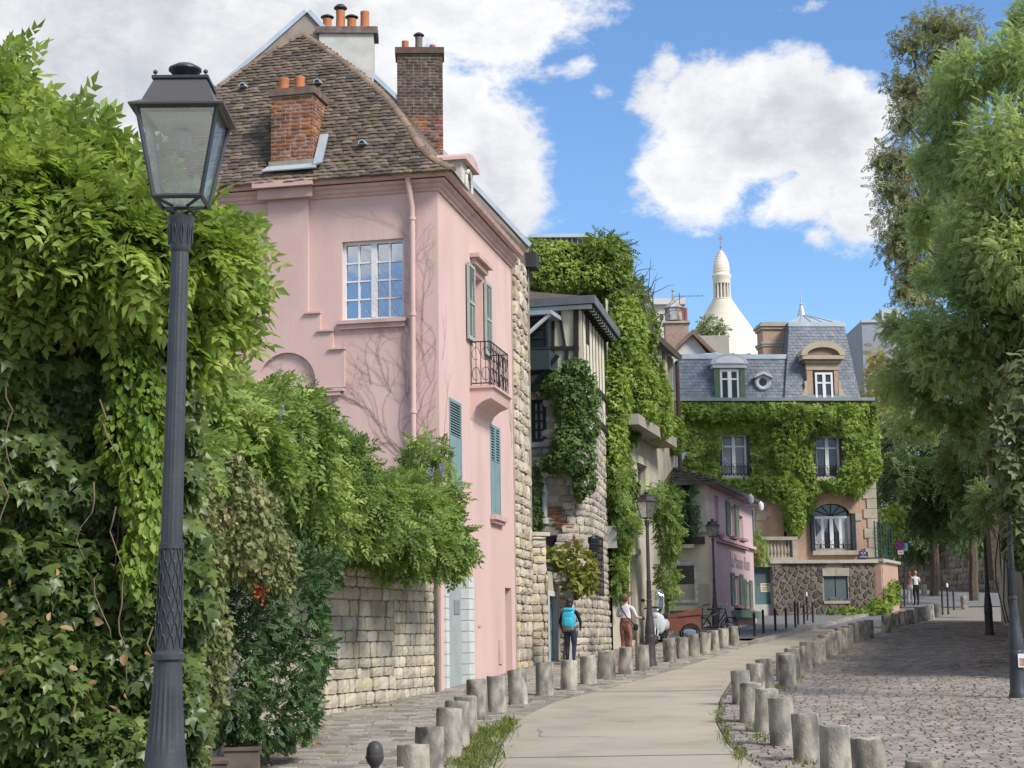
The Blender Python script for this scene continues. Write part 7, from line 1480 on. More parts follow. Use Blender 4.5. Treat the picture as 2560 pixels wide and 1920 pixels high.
fp5 = Fr((b5.x - .12, b5.y - .155, 0), V((1, 0, 0))); po = MB().fbox(fp5, .1, .24, at(2545, 1668, b5.y).z, at(2545, 1634, b5.y).z, -.012, 0).build('poster', WHITE, l5); MB().fbox(fp5, .12, .24, at(2545, 1664, b5.y).z, at(2545, 1645, b5.y).z, .001, .003).build('poster_print', mat('poster_print', (.30, .16, .12), (.45, .35, .28), scale=20), po)
# ------------------------------------------------------------------ stone bollards
def bollard_mesh(seed, r=.150, h=.555):
    rr_ = random.Random(seed); m = MB(); prof = [(r * 1.02, -.25), (r * 1.03, .02), (r * 1.0, h * .3), (r * .985, h * .7), (r * .975, h - .014), (r * .962, h - .004), (r * .91, h), (r * .4, h + .003)]
    prof = prof[:2] + [(r * (1.03 - .055 * q), h * q) for q in np.linspace(.1, .93, 9)] + prof[-4:]; m.lathe(prof, (0, 0, 0), 24)
    m.v = [(x * (1 + .018 * mnoise.noise(V((x * 11, y * 11, z * 7 + seed))) + .016 * mnoise.noise(V((x * 30, y * 30, z * 22 + seed)))), y * (1 + .018 * mnoise.noise(V((x * 11, y * 11, z * 7 + seed))) + .016 * mnoise.noise(V((x * 30, y * 30, z * 22 + seed)))), z + (.018 * mnoise.noise(V((x * 12, y * 12, seed))) if z > .5 else 0)) for x, y, z in m.v]
    me = m.mesh('bollard', smooth=True); me.materials.append(BOLL); return me
BM = [bollard_mesh(i) for i in range(6)]
def bollard(px, py, label, group, i, h=.555, sx=1.0, tilt=0.):
    p = gtop(px * 1., py * 1., h); o = bpy.data.objects.new('stone_bollard', BM[i % 6]); COL.objects.link(o); o.location = p; o.rotation_euler = (random.uniform(-.04, .04), random.uniform(-.055, .055) + tilt, random.uniform(0, 6.28)); o.scale = (sx, sx, random.uniform(.93, 1.06)); tag(o, label, 'bollard', group); return o
LEFT = [(838, 1658, 1.), (893, 1600, 1.), (926, 1563, 1), (968, 1533, 1), (985, 1517, 1), (1004, 1497, 1), (1032, 1472, 1), (1073, 1459, 1), (1119, 1447, 1), (1176, 1433, 1), (1228, 1425, 1), (1270, 1415, 1), (1308, 1407, 1.18), (1350, 1399, 1), (1387, 1393, 1), (1447, 1380, 1), (1473, 1374, 1), (1498, 1370, 1), (1521, 1366, 1), (1541, 1361, 1), (1562, 1357, 1), (1585, 1352, 1)]
for i, (x, y, s) in enumerate(LEFT):
    bollard(x * 1.1573, y * 1.1573, 'weathered round stone bollard in the row between the houses and the road' if s == 1 else 'broad grey stone bollard, thickest of the row before the houses', 'stone bollards on the house side', i, sx=s)
RIGHT = [(2308, 1905), (2174, 1850), (2085, 1813), (2017, 1776), (1955, 1748), (1912, 1724), (1874, 1706), (1853, 1673), (1888, 1658), (1913, 1647), (1966, 1640), (1959, 1630), (1981, 1621), (1995, 1614), (2018, 1607), (2035, 1599), (2046, 1593), (2062, 1588), (2075, 1583), (2087, 1578), (2098, 1573), (2107, 1569), (2117, 1565), (2133, 1559), (2153, 1555), (2171, 1551), (2214, 1541), (2237, 1533), (2256, 1527), (2274, 1524), (2293, 1519.5), (2309, 1515), (2325, 1511), (2342, 1506)]
for i, (x, y) in enumerate(RIGHT): bollard(x, y, 'weathered round stone bollard in the curving row along the wide cobbled side', 'stone bollards on the cobbled side', i + 3)
bollard(2411, 1493, 'lone short stone bollard standing by itself near the road bend', 'lone bollards', 2, h=.5, tilt=.08); o = bollard(2309.5, 1467, 'pale white stone bollard at the far pavement behind the couple', 'lone bollards', 1, h=.42); 
# black steel posts
def post(label, px, pyb, pyt, group, mt=None, r=.04, ball=False, white=False):
    b = gnd(px, pyb); h = at(px, pyt, b.y).z - b.z; t = thing('steel_post', label, 'post', b, group); m = MB(); m.lathe([(r * 1.3, -.1), (r * 1.3, .03), (r, .05), (r, h - .12), (r * 1.12, h - .115), (r * 1.12, h - .09), (r, h - .085), (r, h - .03), (r * .7, h), (0.004, h + .004)], b, 10); m.build('tube', mt or IRON, t, True)
    if white: m = MB(); m.lathe([(r * 1.15, h - .1), (r * 1.3, h - .02), (r * .9, h + .05), (.004, h + .07)], b, 10); m.build('white_cap', WHITE, t, True)
for x, b, t_ in ((1887, 1596, 1531), (1909, 1588, 1524), (1939, 1582, 1521), (1966, 1576, 1519), (1989, 1573, 1503), (1996, 1566, 1506), (2011, 1565, 1511), (2033, 1561, 1505)): post('slim black steel post on the pavement kerb before the terrace wall', x, b, t_, 'black posts before the terrace wall')
post('white-capped thin post against the terrace wall', 2019, 1556, 1484, 'capped posts', white=True, r=.03); post('thin dark post under the shuttered terrace window', 2096, 1538, 1500, 'capped posts', r=.03); post('white-capped thin post at the end of the terrace wall', 2187, 1526, 1490, 'capped posts', white=True, r=.03)
for lab, x, b, t_, w_ in (('leaning black post beside the end of the bollard row', 2357, 1535, 1468, 0), ('black post with white cap near the road bend', 2371, 1534, 1462, 1), ('short black post near the lone bollard', 2385, 1523, 1476, 0), ('tall black post beside the couple', 2262, 1517, 1455, 0)): post(lab, x, b, t_, 'black posts at the bend', white=bool(w_))
# acorn-topped post in front
b = gtop(937, 1852, 1.0); ac_ = thing('acorn_post', 'dark iron post with an acorn-shaped top near the pavement bollards', 'post', b); m = MB(); m.lathe([(.035, -.1), (.035, .80), (.026, .83), (.022, .86)], b, 12); m.build('shaft', CASTD, ac_, True)
m = MB(); m.lathe([(.022, .85), (.045, .88), (.052, .90), (.053, .915), (.049, .92), (.050, .925), (.046, .96), (.034, .985), (.016, .998), (.002, 1.0)], b, 16); m.build('acorn', CASTD, ac_, True)
# round-top pavement posts by the pink corner
for i, (x, yb, yt) in enumerate(((1819, 1588, 1547), (1838, 1582, 1540))):
    b = gnd(x, yb); h = at(x, yt, b.y).z - b.z; t = thing('finial_post', ('short dark iron post with acorn finial next to the bicycle', 'short dark iron post with acorn finial below the letter box')[i], 'post', b, 'finial posts by the corner house'); m = MB(); m.lathe([(.04, -.1), (.04, h * .6), (.03, h * .64)], b, 10); m.build('shaft', IRON, t, True); m = MB(); m.lathe([(.03, h * .62), (.075, h * .72), (.08, h * .8), (.05, h * .95), (.005, h)], b, 12); m.build('acorn', IRON, t, True)
# road signs
b = gnd(2252, 1519); sp = thing('road_sign', 'round no-parking sign over a white plate on a black pole', 'sign', b); Ys = b.y
zt3 = at(2248, 1346, Ys).z; MB().tube([b - UP * .1, V((b.x - .05, b.y, zt3 + .05))], .035, 8).build('pole', IRON, sp, True)
def disc(cx, cz, y, r, mt, nm, par, n=24): MB().prism([V((cx + r * math.cos(t), y, cz + r * math.sin(t))) for t in np.linspace(0, 2 * math.pi, n + 1)[:-1]], (0, .012, 0)).build(nm, mt, par)
REDS = mat('sign_red', (.45, .03, .03)); BLUES = mat('sign_blue', (.08, .05, .30))
c = at(2249, 1363, Ys); disc(c.x, c.z, Ys - .06, .23, REDS, 'disc', sp); disc(c.x, c.z, Ys - .064, .18, BLUES, 'blue_field', sp)
MB().box((c.x, Ys - .068, c.z), (.36, .006, .045), M=Matrix.Translation((c.x, Ys - .068, c.z)) @ Matrix.Rotation(rad(45), 4, 'Y')).build('bar', REDS, sp)
c2 = at(2251, 1381, Ys); MB().box((c2.x, Ys - .05, c2.z), (.27, .012, .19)).build('white_plate', WHITE, sp)
MB().box((c2.x, Ys - .058, c2.z), (.16, .004, .03)).build('arrow', MATS['grey_plate'], sp)
b = at(2262, 1519, Ys + 1.2); b.z = gz(Ys + 1.2); s2 = thing('road_sign', 'square turquoise sign behind the no-parking sign', 'sign', b); c = at(2261, 1368, Ys + 1.2); MB().tube([b - UP * .1, V((c.x - .02, b.y, c.z + .1))], .03, 8).build('pole', IRON, s2, True); TQ = mat('turquoise_sign', (.12, .50, .48)); MB().box((c.x, b.y - .06, c.z), (.26, .012, .36)).build('plate', TQ, s2); MB().box((c.x, b.y - .07, c.z), (.09, .006, .12)).build('pictogram', mat('teal_mark', (.03, .25, .27)), s2)
# ------------------------------------------------------------------ people
SKINM = {}
def person(name, label, base, heading, J, E, mats, hair=None, scale=1.0, extra=None):
    """one continuous skinned body; J: joint -> (x, y, z, radius); E: (joint, joint, material index); local y is where the person faces"""
    t = thing(name, label, 'person', base); names = list(J); idx = {n: i for i, n in enumerate(names)}
    me = bpy.data.meshes.new('skeleton'); me.from_pydata([V(J[n][:3]) * scale for n in names], [(idx[a], idx[b]) for a, b, _ in E], [])
    o = bpy.data.objects.new('skeleton', me); COL.objects.link(o); md = o.modifiers.new('skin', 'SKIN'); md.use_smooth_shade = True; md.branch_smoothing = .4
    sv = me.skin_vertices[0].data
    for n in names:
        r_ = J[n][3]; r_ = r_ if isinstance(r_, tuple) else (r_, r_); sv[idx[n]].radius = (r_[0] * scale, r_[1] * scale); sv[idx[n]].use_root = (n == 'pelvis')
    sb = o.modifiers.new('sub', 'SUBSURF'); sb.levels = 2; sb.render_levels = 2
    dg = bpy.context.evaluated_depsgraph_get(); me2 = bpy.data.meshes.new_from_object(o.evaluated_get(dg)); bpy.data.objects.remove(o)
    for m_ in mats: me2.materials.append(m_)
    segs = [(np.array(J[a][:3]) * scale, np.array(J[b][:3]) * scale, k, (np.mean(J[a][3]) + np.mean(J[b][3])) / 2 * scale) for a, b, k in E]
    for p in me2.polygons:
        c = np.array(p.center); best = 9e9; bi = 0
        for a, b, k, r_ in segs:
            d = b - a; u = np.clip(np.dot(c - a, d) / max(1e-9, np.dot(d, d)), 0, 1); dist = np.linalg.norm(c - a - d * u) - r_ * .5
            if dist < best: best = dist; bi = k
        p.material_index = bi; p.use_smooth = True
    ob = bpy.data.objects.new('body', me2); COL.objects.link(ob); ob.parent = t
    if hair:
        for (c, r_, mt, nm) in hair:
            v, f = rocky(V(c) * scale, [q * scale for q in r_], 3.1); m = MB(); m.add(v, f); me3 = m.mesh(nm, smooth=True); me3.materials.append(mt); h = bpy.data.objects.new(nm, me3); COL.objects.link(h); h.parent = t
    if extra: extra(t, scale)
    t.rotation_euler = (0, 0, heading); return t
def add_hand(J, E, s, wrist, d, mi, curl=.5):
    """palm and five fingers of different lengths from a wrist joint, along d"""
    w = V(J[wrist][:3]); d = V(d).normalized(); side = d.cross(V((0, 1, 0))).normalized(); fr = side.cross(d).normalized(); pn = wrist + '_palm'; p = w + d * .075; J[pn] = (*p, .03); E.append((wrist, pn, mi))
    for i, (o_, l_) in enumerate(((-.028, .062), (-.01, .076), (.01, .072), (.028, .058))):
        a = p + d * .03 + side * o_; k1 = a + d * l_ * .5 + fr * .01; k2 = k1 + d * l_ * .4 * (1 - curl) + fr * l_ * .45 * curl
        for nm, q, rr_ in ((f'{wrist}k{i}', k1, .0095), (f'{wrist}t{i}', k2, .008)): J[nm] = (*q, rr_)
        E.append((pn, f'{wrist}k{i}', mi)); E.append((f'{wrist}k{i}', f'{wrist}t{i}', mi))
    a = w + d * .05 + fr * .045; b_ = a + d * .045 + fr * .012; J[wrist + 'th'] = (*a, .011); J[wrist + 'tt'] = (*b_, .009); E.append((pn, wrist + 'th', mi)); E.append((wrist + 'th', wrist + 'tt', mi))
def std(arms, legs=None, waist=.13, hip=.155, chest=.15, sh=.185, torso=0, sleeve=0, skin=2, pants=1, shoe=3, forearm=2, bust=1.0):
    J = {'pelvis': (0, 0, .93, (hip * 1.05, hip * .82)), 'waist': (0, 0, 1.08, (waist * 1.1, waist * .82)), 'chest': (0, .005, 1.27, (chest * 1.12, chest * .82)), 'neckb': (0, -.005, 1.43, .075), 'neck': (0, .005, 1.50, .050), 'jaw': (0, .02, 1.56, (.068, .078)), 'head': (0, .012, 1.64, (.078, .095)), 'crown': (0, .0, 1.70, (.065, .08)), 'nose': (0, .105, 1.60, .014)}
    E = [('pelvis', 'waist', pants), ('waist', 'chest', torso), ('chest', 'neckb', torso), ('neckb', 'neck', skin), ('neck', 'jaw', skin), ('jaw', 'head', skin), ('head', 'crown', skin), ('head', 'nose', skin)]
    for s, nm in ((-1, 'l'), (1, 'r')):
        J['ear' + nm] = (s * .085, 0, 1.615, .016); E.append(('head', 'ear' + nm, skin))
        el, wr = arms[nm]; J['sh' + nm] = (s * sh, 0, 1.39, .062); J['el' + nm] = (*el, .042); J['wr' + nm] = (*wr, .029); E += [('neckb', 'sh' + nm, torso), ('sh' + nm, 'el' + nm, sleeve), ('el' + nm, 'wr' + nm, forearm)]
        d = (V(wr) - V(el)).normalized(); add_hand(J, E, s, 'wr' + nm, d, skin)
        kn, an, toe = (legs or {}).get(nm, ((s * .1, .02, .50), (s * .1, 0, .09), (s * .12, .17, .035)))
        J['hip' + nm] = (s * .095, 0, .86, .105 * hip / .15); J['kn' + nm] = (*kn, .064); J['ca' + nm] = (kn[0] * .5 + an[0] * .5, kn[1] * .5 + an[1] * .5 - .015, kn[2] * .6 + an[2] * .4, .058); J['an' + nm] = (*an, .042); J['toe' + nm] = (*toe, .034)
        E += [('pelvis', 'hip' + nm, pants), ('hip' + nm, 'kn' + nm, pants), ('kn' + nm, 'ca' + nm, pants), ('ca' + nm, 'an' + nm, pants), ('an' + nm, 'toe' + nm, shoe)]
    return J, E
SK_D = mat('deep_skin', (.10, .055, .038), rough=.5); SK_L = mat('fair_skin', (.52, .31, .235), rough=.5)
DKH = mat('dark_hair', (.018, .014, .013), (.03, .024, .02), scale=30, rough=.5); BRH = mat('brown_hair', (.115, .06, .038), (.15, .08, .05), scale=30, rough=.45); REDH = mat('auburn_hair', (.24, .09, .05), (.30, .12, .07), scale=30)
JEAN = mat('navy_jeans', (.022, .028, .055), (.03, .037, .07), scale=10, rough=.9); BLKT = mat('black_cloth', (.015, .014, .016), rough=.9); WHT = mat('white_cloth', (.66, .64, .65), (.60, .58, .60), scale=6, rough=.9); SHOE = mat('white_shoe', (.62, .60, .55)); DSH = mat('dark_shoe', (.03, .028, .028))
PRNT = mat('printed_trousers', (.20, .065, .045), (.33, .17, .13), scale=14, rough=.9, det=2)
CYAN = mat('cyan_nylon', (.035, .36, .52), (.05, .44, .60), scale=5, rough=.6); KHAKI = mat('khaki_base', (.17, .155, .11)); 
def backpack(t, s):
    m = MB(); v, f = rocky(V((0, -.20, 1.22)) * s, [q * s for q in (.165, .12, .26)], 2.0); m.add(v, f); me = m.mesh('backpack', smooth=True); me.materials.append(CYAN); bp_ = bpy.data.objects.new('backpack', me); COL.objects.link(bp_); bp_.location = t.location + V((0, 0, 0)); bp_.rotation_euler = t.rotation_euler; return bp_
w1 = gnd(1426, 1673); w1.y = 38.6; w1 = V((at(1426, 1600, 39.2).x, 39.2, gz(39.2)))
hgt = at(1426, 1500, 39.2).z - w1.z; sc1 = max(.86, min(1.02, hgt / 1.77))
J, E = std({'l': ((-.27, -.02, 1.13), (-.24, .12, .95)), 'r': ((.28, .0, 1.13), (.24, .17, 1.0))}, {'l': ((-.09, .06, .50), (-.09, .0, .09), (-.1, .16, .035)), 'r': ((.10, .0, .50), (.11, -.16, .13), (.12, -.03, .03))}, hip=.16)
person('person', 'woman with dark hair in navy trousers walking with a cyan backpack', w1, rad(-12), J, E, [BLKT, JEAN, SK_D, SHOE], [((0, -.03, 1.67), (.10, .115, .125), DKH, 'hair'), ((0, -.09, 1.56), (.085, .06, .13), DKH, 'hair_ends')], sc1)
R1 = Matrix.Rotation(rad(-12), 3, 'Z')
bk_ = thing('backpack', 'cyan backpack with khaki base worn by the walking woman', 'backpack', w1); bk_.rotation_euler = (0, 0, rad(-12))
def local_mesh(nm, m, mt, par, smooth=True):
    me = m.mesh(nm, smooth=smooth); me.materials.append(mt); o = bpy.data.objects.new(nm, me); COL.objects.link(o); o.parent = par; return o
def rbox(c, r, e=3.2, n=16, k=10):
    """super-ellipsoid: a soft box"""
    vs = []; fs = []
    sg = lambda a, p: math.copysign(abs(a) ** p, a)
    for j in range(k + 1):
        ph = -math.pi / 2 + math.pi * j / k
        for i in range(n):
            th = 2 * math.pi * i / n; p = 2 / e; vs.append((c[0] + r[0] * sg(math.cos(ph), p) * sg(math.cos(th), p), c[1] + r[1] * sg(math.cos(ph), p) * sg(math.sin(th), p), c[2] + r[2] * sg(math.sin(ph), p)))
    for j in range(k):
        for i in range(n): a = j * n + i; b = j * n + (i + 1) % n; fs.append((a, b, b + n, a + n))
    return vs, fs
s = sc1; m = MB().add(*rbox((0, -.235 * s, 1.20 * s), (.17 * s, .11 * s, .27 * s))); local_mesh('bag', m, CYAN, bk_); m = MB().add(*rbox((0, -.235 * s, .98 * s), (.155 * s, .115 * s, .09 * s))); local_mesh('base', m, KHAKI, bk_); m = MB().add(*rbox((0, -.335 * s, 1.13 * s), (.12 * s, .04 * s, .13 * s))); local_mesh('pocket', m, CYAN, bk_); m = MB().add(*rbox((0, -.25 * s, 1.46 * s), (.14 * s, .1 * s, .05 * s))); local_mesh('lid', m, CYAN, bk_)
for sx in (-1, 1): m = MB(); m.tube([V((sx * .11, -.16, 1.40)) * s, V((sx * .14, -.02, 1.485)) * s, V((sx * .14, .13, 1.36)) * s, V((sx * .16, .12, 1.2)) * s, V((sx * .15, -.14, 1.02)) * s], .018, 6); local_mesh('strap', m, CYAN, bk_)
w2 = V((at(1566, 1600, 42.0).x, 42.0, gz(42.0))); sc2 = max(.88, min(1.0, (at(1566, 1497, 42.).z - w2.z) / 1.77))
J, E = std({'l': ((-.27, .05, 1.16), (-.16, .26, 1.20)), 'r': ((.30, .03, 1.14), (.33, .25, 1.12))}, hip=.19, waist=.165, chest=.17, sh=.2)
t = person('person', 'brown-haired woman in white T-shirt and printed red-brown trousers holding a phone', w2, rad(-25), J, E, [WHT, PRNT, SK_L, DSH], [((0, -.03, 1.67), (.10, .115, .12), BRH, 'hair'), ((0, -.07, 1.615), (.075, .05, .06), BRH, 'hair_bun')], sc2)
bg = thing('shoulder_bag', 'dark crossbody bag strap worn over the white T-shirt', 'bag', w2); bg.rotation_euler = (0, 0, rad(-25)); s = sc2
m = MB(); m.tube([V(p) * s for p in ((-.12, .06, 1.47), (-.12, -.08, 1.45), (-.03, -.165, 1.32), (.09, -.17, 1.14), (.2, -.1, 1.0), (.24, .02, .92))], .014, 6); local_mesh('strap', m, BLKT, bg); m = MB().add(*rbox((.26 * s, .06 * s, .86 * s), (.05 * s, .11 * s, .09 * s))); local_mesh('pouch', m, BLKT, bg)
ph_ = thing('phone', 'black phone held out by the woman in white', 'phone', w2); ph_.rotation_euler = (0, 0, rad(-25)); m = MB(); m.box(V((.36, .40, 1.10)) * s, (.012, .15, .075)); local_mesh('case', m, BLKT, ph_, False); m = MB(); m.box(V((.354 / 1, .40, 1.10)) * s - V((.006, 0, 0)), (.004, .135, .065)); local_mesh('screen', m, GLASSD, ph_, False)
Yc = gnd(2291, 1514).y; w3 = V((at(2291, 1500, Yc).x, Yc, gz(Yc))); sc3 = max(.9, min(1.05, (at(2291, 1427, Yc).z - w3.z) / 1.77))
J, E = std({'l': ((-.24, .18, 1.25), (-.1, .28, 1.42)), 'r': ((.27, .1, 1.2), (.12, .27, 1.4))}, hip=.15)
person('person', 'blond person in white top and black trousers standing on the upper pavement', w3, rad(10), J, E, [WHT, BLKT, SK_L, DSH], [((0, -.02, 1.68), (.095, .11, .10), mat('blond_hair', (.42, .28, .14)), 'hair')], sc3)
w4 = V((at(2277, 1500, Yc + .7).x, Yc + .7, gz(Yc + .7))); J, E = std({'l': ((-.26, .04, 1.14), (-.22, .12, .92)), 'r': ((.24, .16, 1.22), (.14, .25, 1.4))}, hip=.15)
person('person', 'auburn-haired person in pale clothes beside the person in black trousers', w4, rad(-20), J, E, [mat('dusty_pink_cloth', (.36, .22, .19)), mat('pale_trousers', (.50, .46, .46)), SK_L, DSH], [((0, -.03, 1.67), (.10, .115, .11), REDH, 'hair'), ((0, -.09, 1.52), (.09, .05, .14), REDH, 'hair_ends')], sc3 * .97)
# ------------------------------------------------------------------ scooter, cargo bike, bicycle
def torus(m, c, R_, r_, ax, n=28, k=8):
    ax = V(ax).normalized(); x = ax.cross(UP).normalized() if abs(ax.z) < .9 else V((1, 0, 0)); y = ax.cross(x); vs = []; fs = []; c = V(c)
    for i in range(n):
        a = 2 * math.pi * i / n; d = x * math.cos(a) + y * math.sin(a)
        for j in range(k): b = 2 * math.pi * j / k; vs.append(c + d * (R_ + r_ * math.cos(b)) + ax * r_ * math.sin(b))
    for i in range(n):
        for j in range(k): fs.append((i * k + j, ((i + 1) % n) * k + j, ((i + 1) % n) * k + (j + 1) % k, i * k + (j + 1) % k))
    return m.add(vs, fs)
TYRE = mat('tyre_rubber', (.018, .018, .019), rough=.85); CHROME = mat('bright_metal', (.55, .56, .58), rough=.25, metal=.9); SILV = mat('silver_paint', (.46, .48, .50), (.5, .52, .54), rough=.3, spec=.6); BLKP = mat('black_plastic', (.016, .016, .018), rough=.4)
def wheel(par, T, c, R_, r_, ax, spokes, hub=.05, sp=.006):
    m = torus(MB(), c, R_, r_, ax); m.v = [tuple(T @ V(v)) for v in m.v]; w_ = local_mesh('tyre', m, TYRE, par); m = torus(MB(), c, R_ - r_ * .9, r_ * .35, ax); m.v = [tuple(T @ V(v)) for v in m.v]; local_mesh('rim', m, CHROME, w_)
    axv = V(ax).normalized(); x = axv.cross(UP).normalized(); y = axv.cross(x); m = MB()
    for k in range(spokes): a = 2 * math.pi * k / spokes; m.tube([V(c), V(c) + (x * math.cos(a) + y * math.sin(a)) * (R_ - r_)], sp, 5)
    m.tube([V(c) - axv * .05, V(c) + axv * .05], hub, 10); m.v = [tuple(T @ V(v)) for v in m.v]; local_mesh('spokes', m, CHROME, w_)
I3 = Matrix.Identity(4)
sb_ = gnd(1648, 1612); sct = thing('scooter', 'silver-white motor scooter with tall windscreen parked behind the street lamp', 'scooter', sb_); sct.rotation_euler = (0, 0, rad(-16))
# local: front faces -y
wheel(sct, I3, (0, -.62, .25), .19, .058, (1, 0, 0), 5, .05, .022); wheel(sct, I3, (0, .66, .25), .19, .06, (1, 0, 0), 5, .05, .022)
def lm(nm, m, mt, smooth=True): return local_mesh(nm, m, mt, sct, smooth)
m = MB(); pts = []
for t_ in np.linspace(.25, 2.7, 9):
    for x in (-.07, 0, .07): pts.append(V((x, -.62 - .275 * math.cos(t_) * (1 - .1 * abs(x) / .07), .25 + .275 * math.sin(t_) - abs(x) * .3)))
m.add(pts, [(3 * i + j, 3 * i + j + 1, 3 * i + j + 4, 3 * i + j + 3) for i in range(8) for j in range(2)]); lm('front_mudguard', m, SILV)
for sx in (-1, 1): m = MB(); m.tube([V((sx * .085, -.62, .25)), V((sx * .085, -.55, .5)), V((sx * .06, -.48, .74))], .022, 8); lm('fork', m, SILV)
lm('front_apron', MB().add(*rbox((0, -.44, .68), (.17, .10, .26), 2.6)), SILV); lm('leg_shield', MB().add(*rbox((0, -.33, .60), (.25, .06, .30), 2.8)), mat('white_fairing', (.62, .63, .65), rough=.3)); lm('handlebar_cowl', MB().add(*rbox((0, -.40, 1.0), (.19, .12, .10), 2.4)), BLKP)
lm('headlight', MB().add(*rbox((0, -.515, .98), (.12, .035, .065), 2.4)), CHROME); lm('nose', MB().add(*rbox((0, -.50, .84), (.10, .06, .09), 2.4)), SILV)
m = MB(); m.tube([V((-.36, -.30, 1.04)), V((-.2, -.36, 1.05)), V((.2, -.36, 1.05)), V((.36, -.30, 1.04))], .018, 8); lm('handlebar', m, BLKP)
for sx in (-1, 1):
    m = MB(); m.tube([V((sx * .28, -.33, 1.05)), V((sx * .36, -.36, 1.22))], .008, 5); m.add(*rbox((sx * .37, -.36, 1.27), (.065, .015, .045), 2.5)); lm('mirror', m, BLKP)
wsm = bpy.data.materials.new('clear_windscreen'); wsm.use_nodes = True; N = wsm.node_tree.nodes; Lk = wsm.node_tree.links; tb_ = N.new('ShaderNodeBsdfTransparent'); tb_.inputs[0].default_value = (.82, .84, .82, 1); gb_ = N.new('ShaderNodeBsdfGlossy'); gb_.inputs['Roughness'].default_value = .05; mx_ = N.new('ShaderNodeMixShader'); mx_.inputs[0].default_value = .16; Lk.new(tb_.outputs[0], mx_.inputs[1]); Lk.new(gb_.outputs[0], mx_.inputs[2]); Lk.new(mx_.outputs[0], N['Material Output'].inputs[0])
m = MB(); vs = []; n_ = 9
for j in range(8):
    v_ = j / 7; wd = .24 * (1 - .08 * v_) * math.sqrt(max(.05, 1 - max(0, v_ - .72) ** 2 * 9))
    for i in range(n_): u_ = -1 + 2 * i / (n_ - 1); vs.append((u_ * wd, -.50 + .10 * u_ * u_ + .16 * v_, 1.03 + .52 * v_))
m.add(vs, [(j * n_ + i, j * n_ + i + 1, (j + 1) * n_ + i + 1, (j + 1) * n_ + i) for j in range(7) for i in range(n_ - 1)]); lm('windscreen', m, wsm)
ed = [vs[j * n_] for j in range(8)] + [vs[7 * n_ + i] for i in range(n_)] + [vs[j * n_ + n_ - 1] for j in range(7, -1, -1)]; m = MB(); m.tube(ed, .008, 5); lm('windscreen_edge', m, SILV)
lm('floorboard', MB().add(*rbox((0, -.02, .30), (.2, .32, .06), 3)), BLKP); lm('rear_body', MB().add(*rbox((0, .52, .58), (.2, .42, .20), 2.4)), SILV); lm('seat', MB().add(*rbox((0, .42, .80), (.17, .45, .08), 2.6)), BLKP); lm('exhaust', MB().tube([V((.2, .3, .22)), V((.22, .9, .34))], [.03, .06], 10), CHROME); lm('tail_light', MB().add(*rbox((0, .93, .66), (.12, .03, .05), 2.5)), REDS)
# red wooden cargo bike
cbp = gnd(1712, 1612); cbp.y = 51.0; cbp = V((at(1712, 1600, 51.5).x, 51.5, gz(51.5))); cg = thing('cargo_bike', 'cargo bicycle with a red-brown wooden box beside the cream house', 'cargo bike', cbp)
RBOX = mat('red_brown_ply', (.165, .058, .042), (.20, .07, .05), scale=4, rough=.6)
def cm(nm, m, mt, smooth=False): return local_mesh(nm, m, mt, cg, smooth)
def pan(x0, x1, zb0, zb1, zt0, zt1, y0, y1): m = MB(); m.hexa([V(p) for p in ((x0, y0, zb0), (x1, y0, zb1), (x1, y1, zb1), (x0, y1, zb0), (x0, y0, zt0), (x1, y0, zt1), (x1, y1, zt1), (x0, y1, zt0))]); return m
bx_ = cm('box_side', pan(-.47, .42, .38, .38, .72, .80, -.32, -.30), RBOX); cm('box_side', pan(-.47, .42, .38, .38, .72, .80, .30, .32), RBOX); cm('box_front', pan(-.50, -.47, .36, .38, .72, .72, -.32, .32), RBOX); cm('box_back', pan(.42, .45, .38, .38, .80, .80, -.32, .32), RBOX); cm('box_floor', pan(-.47, .42, .34, .34, .38, .38, -.32, .32), RBOX)
cm('box_lid', pan(-.52, .48, .72, .80, .80, 1.0, -.335, -.30), RBOX); cm('box_band', pan(-.2, .46, .74, .795, .755, .81, -.345, -.336), mat('dark_band', (.05, .02, .015)))
wheel(cg, I3, (.15, -.38, .28), .25, .025, (0, 1, 0), 14, .03, .003); wheel(cg, I3, (.15, .38, .28), .25, .025, (0, 1, 0), 14, .03, .003); wheel(cg, I3, (1.35, .0, .30), .27, .025, (0, 1, 0), 14, .03, .003)
m = MB(); m.tube([V((.45, 0, .42)), V((.8, 0, .36)), V((1.0, 0, .38)), V((1.35, 0, .30))], .022, 6); m.tube([V((1.0, 0, .38)), V((1.05, 0, .95))], .02, 6); m.tube([V((.52, 0, .40)), V((.55, 0, 1.02))], .02, 6); cm('frame', m, IRON, True)
m = MB(); m.tube([V((.75, -.30, 1.10)), V((.58, -.2, 1.08)), V((.55, 0, 1.06)), V((.58, .2, 1.08)), V((.75, .30, 1.10))], .016, 6); cm('handlebar', m, BLKP, True); cm('saddle', MB().add(*rbox((1.07, 0, .98), (.13, .07, .035), 2.4)), BLKP, True)
m = MB(); pts = []
for t_ in np.linspace(.5, 2.6, 9):
    for y in (-.41, -.35): pts.append(V((.15 + .3 * math.cos(t_), y, .28 + .3 * math.sin(t_))))
m.add(pts, [(2 * i, 2 * i + 1, 2 * i + 3, 2 * i + 2) for i in range(8)]); cm('mudguard', m, WHITE); cm('hub_cover', MB().add(*rbox((.1, -.42, .30), (.2, .03, .08), 2.4)), mat('steel_blue', (.14, .22, .30)), True)
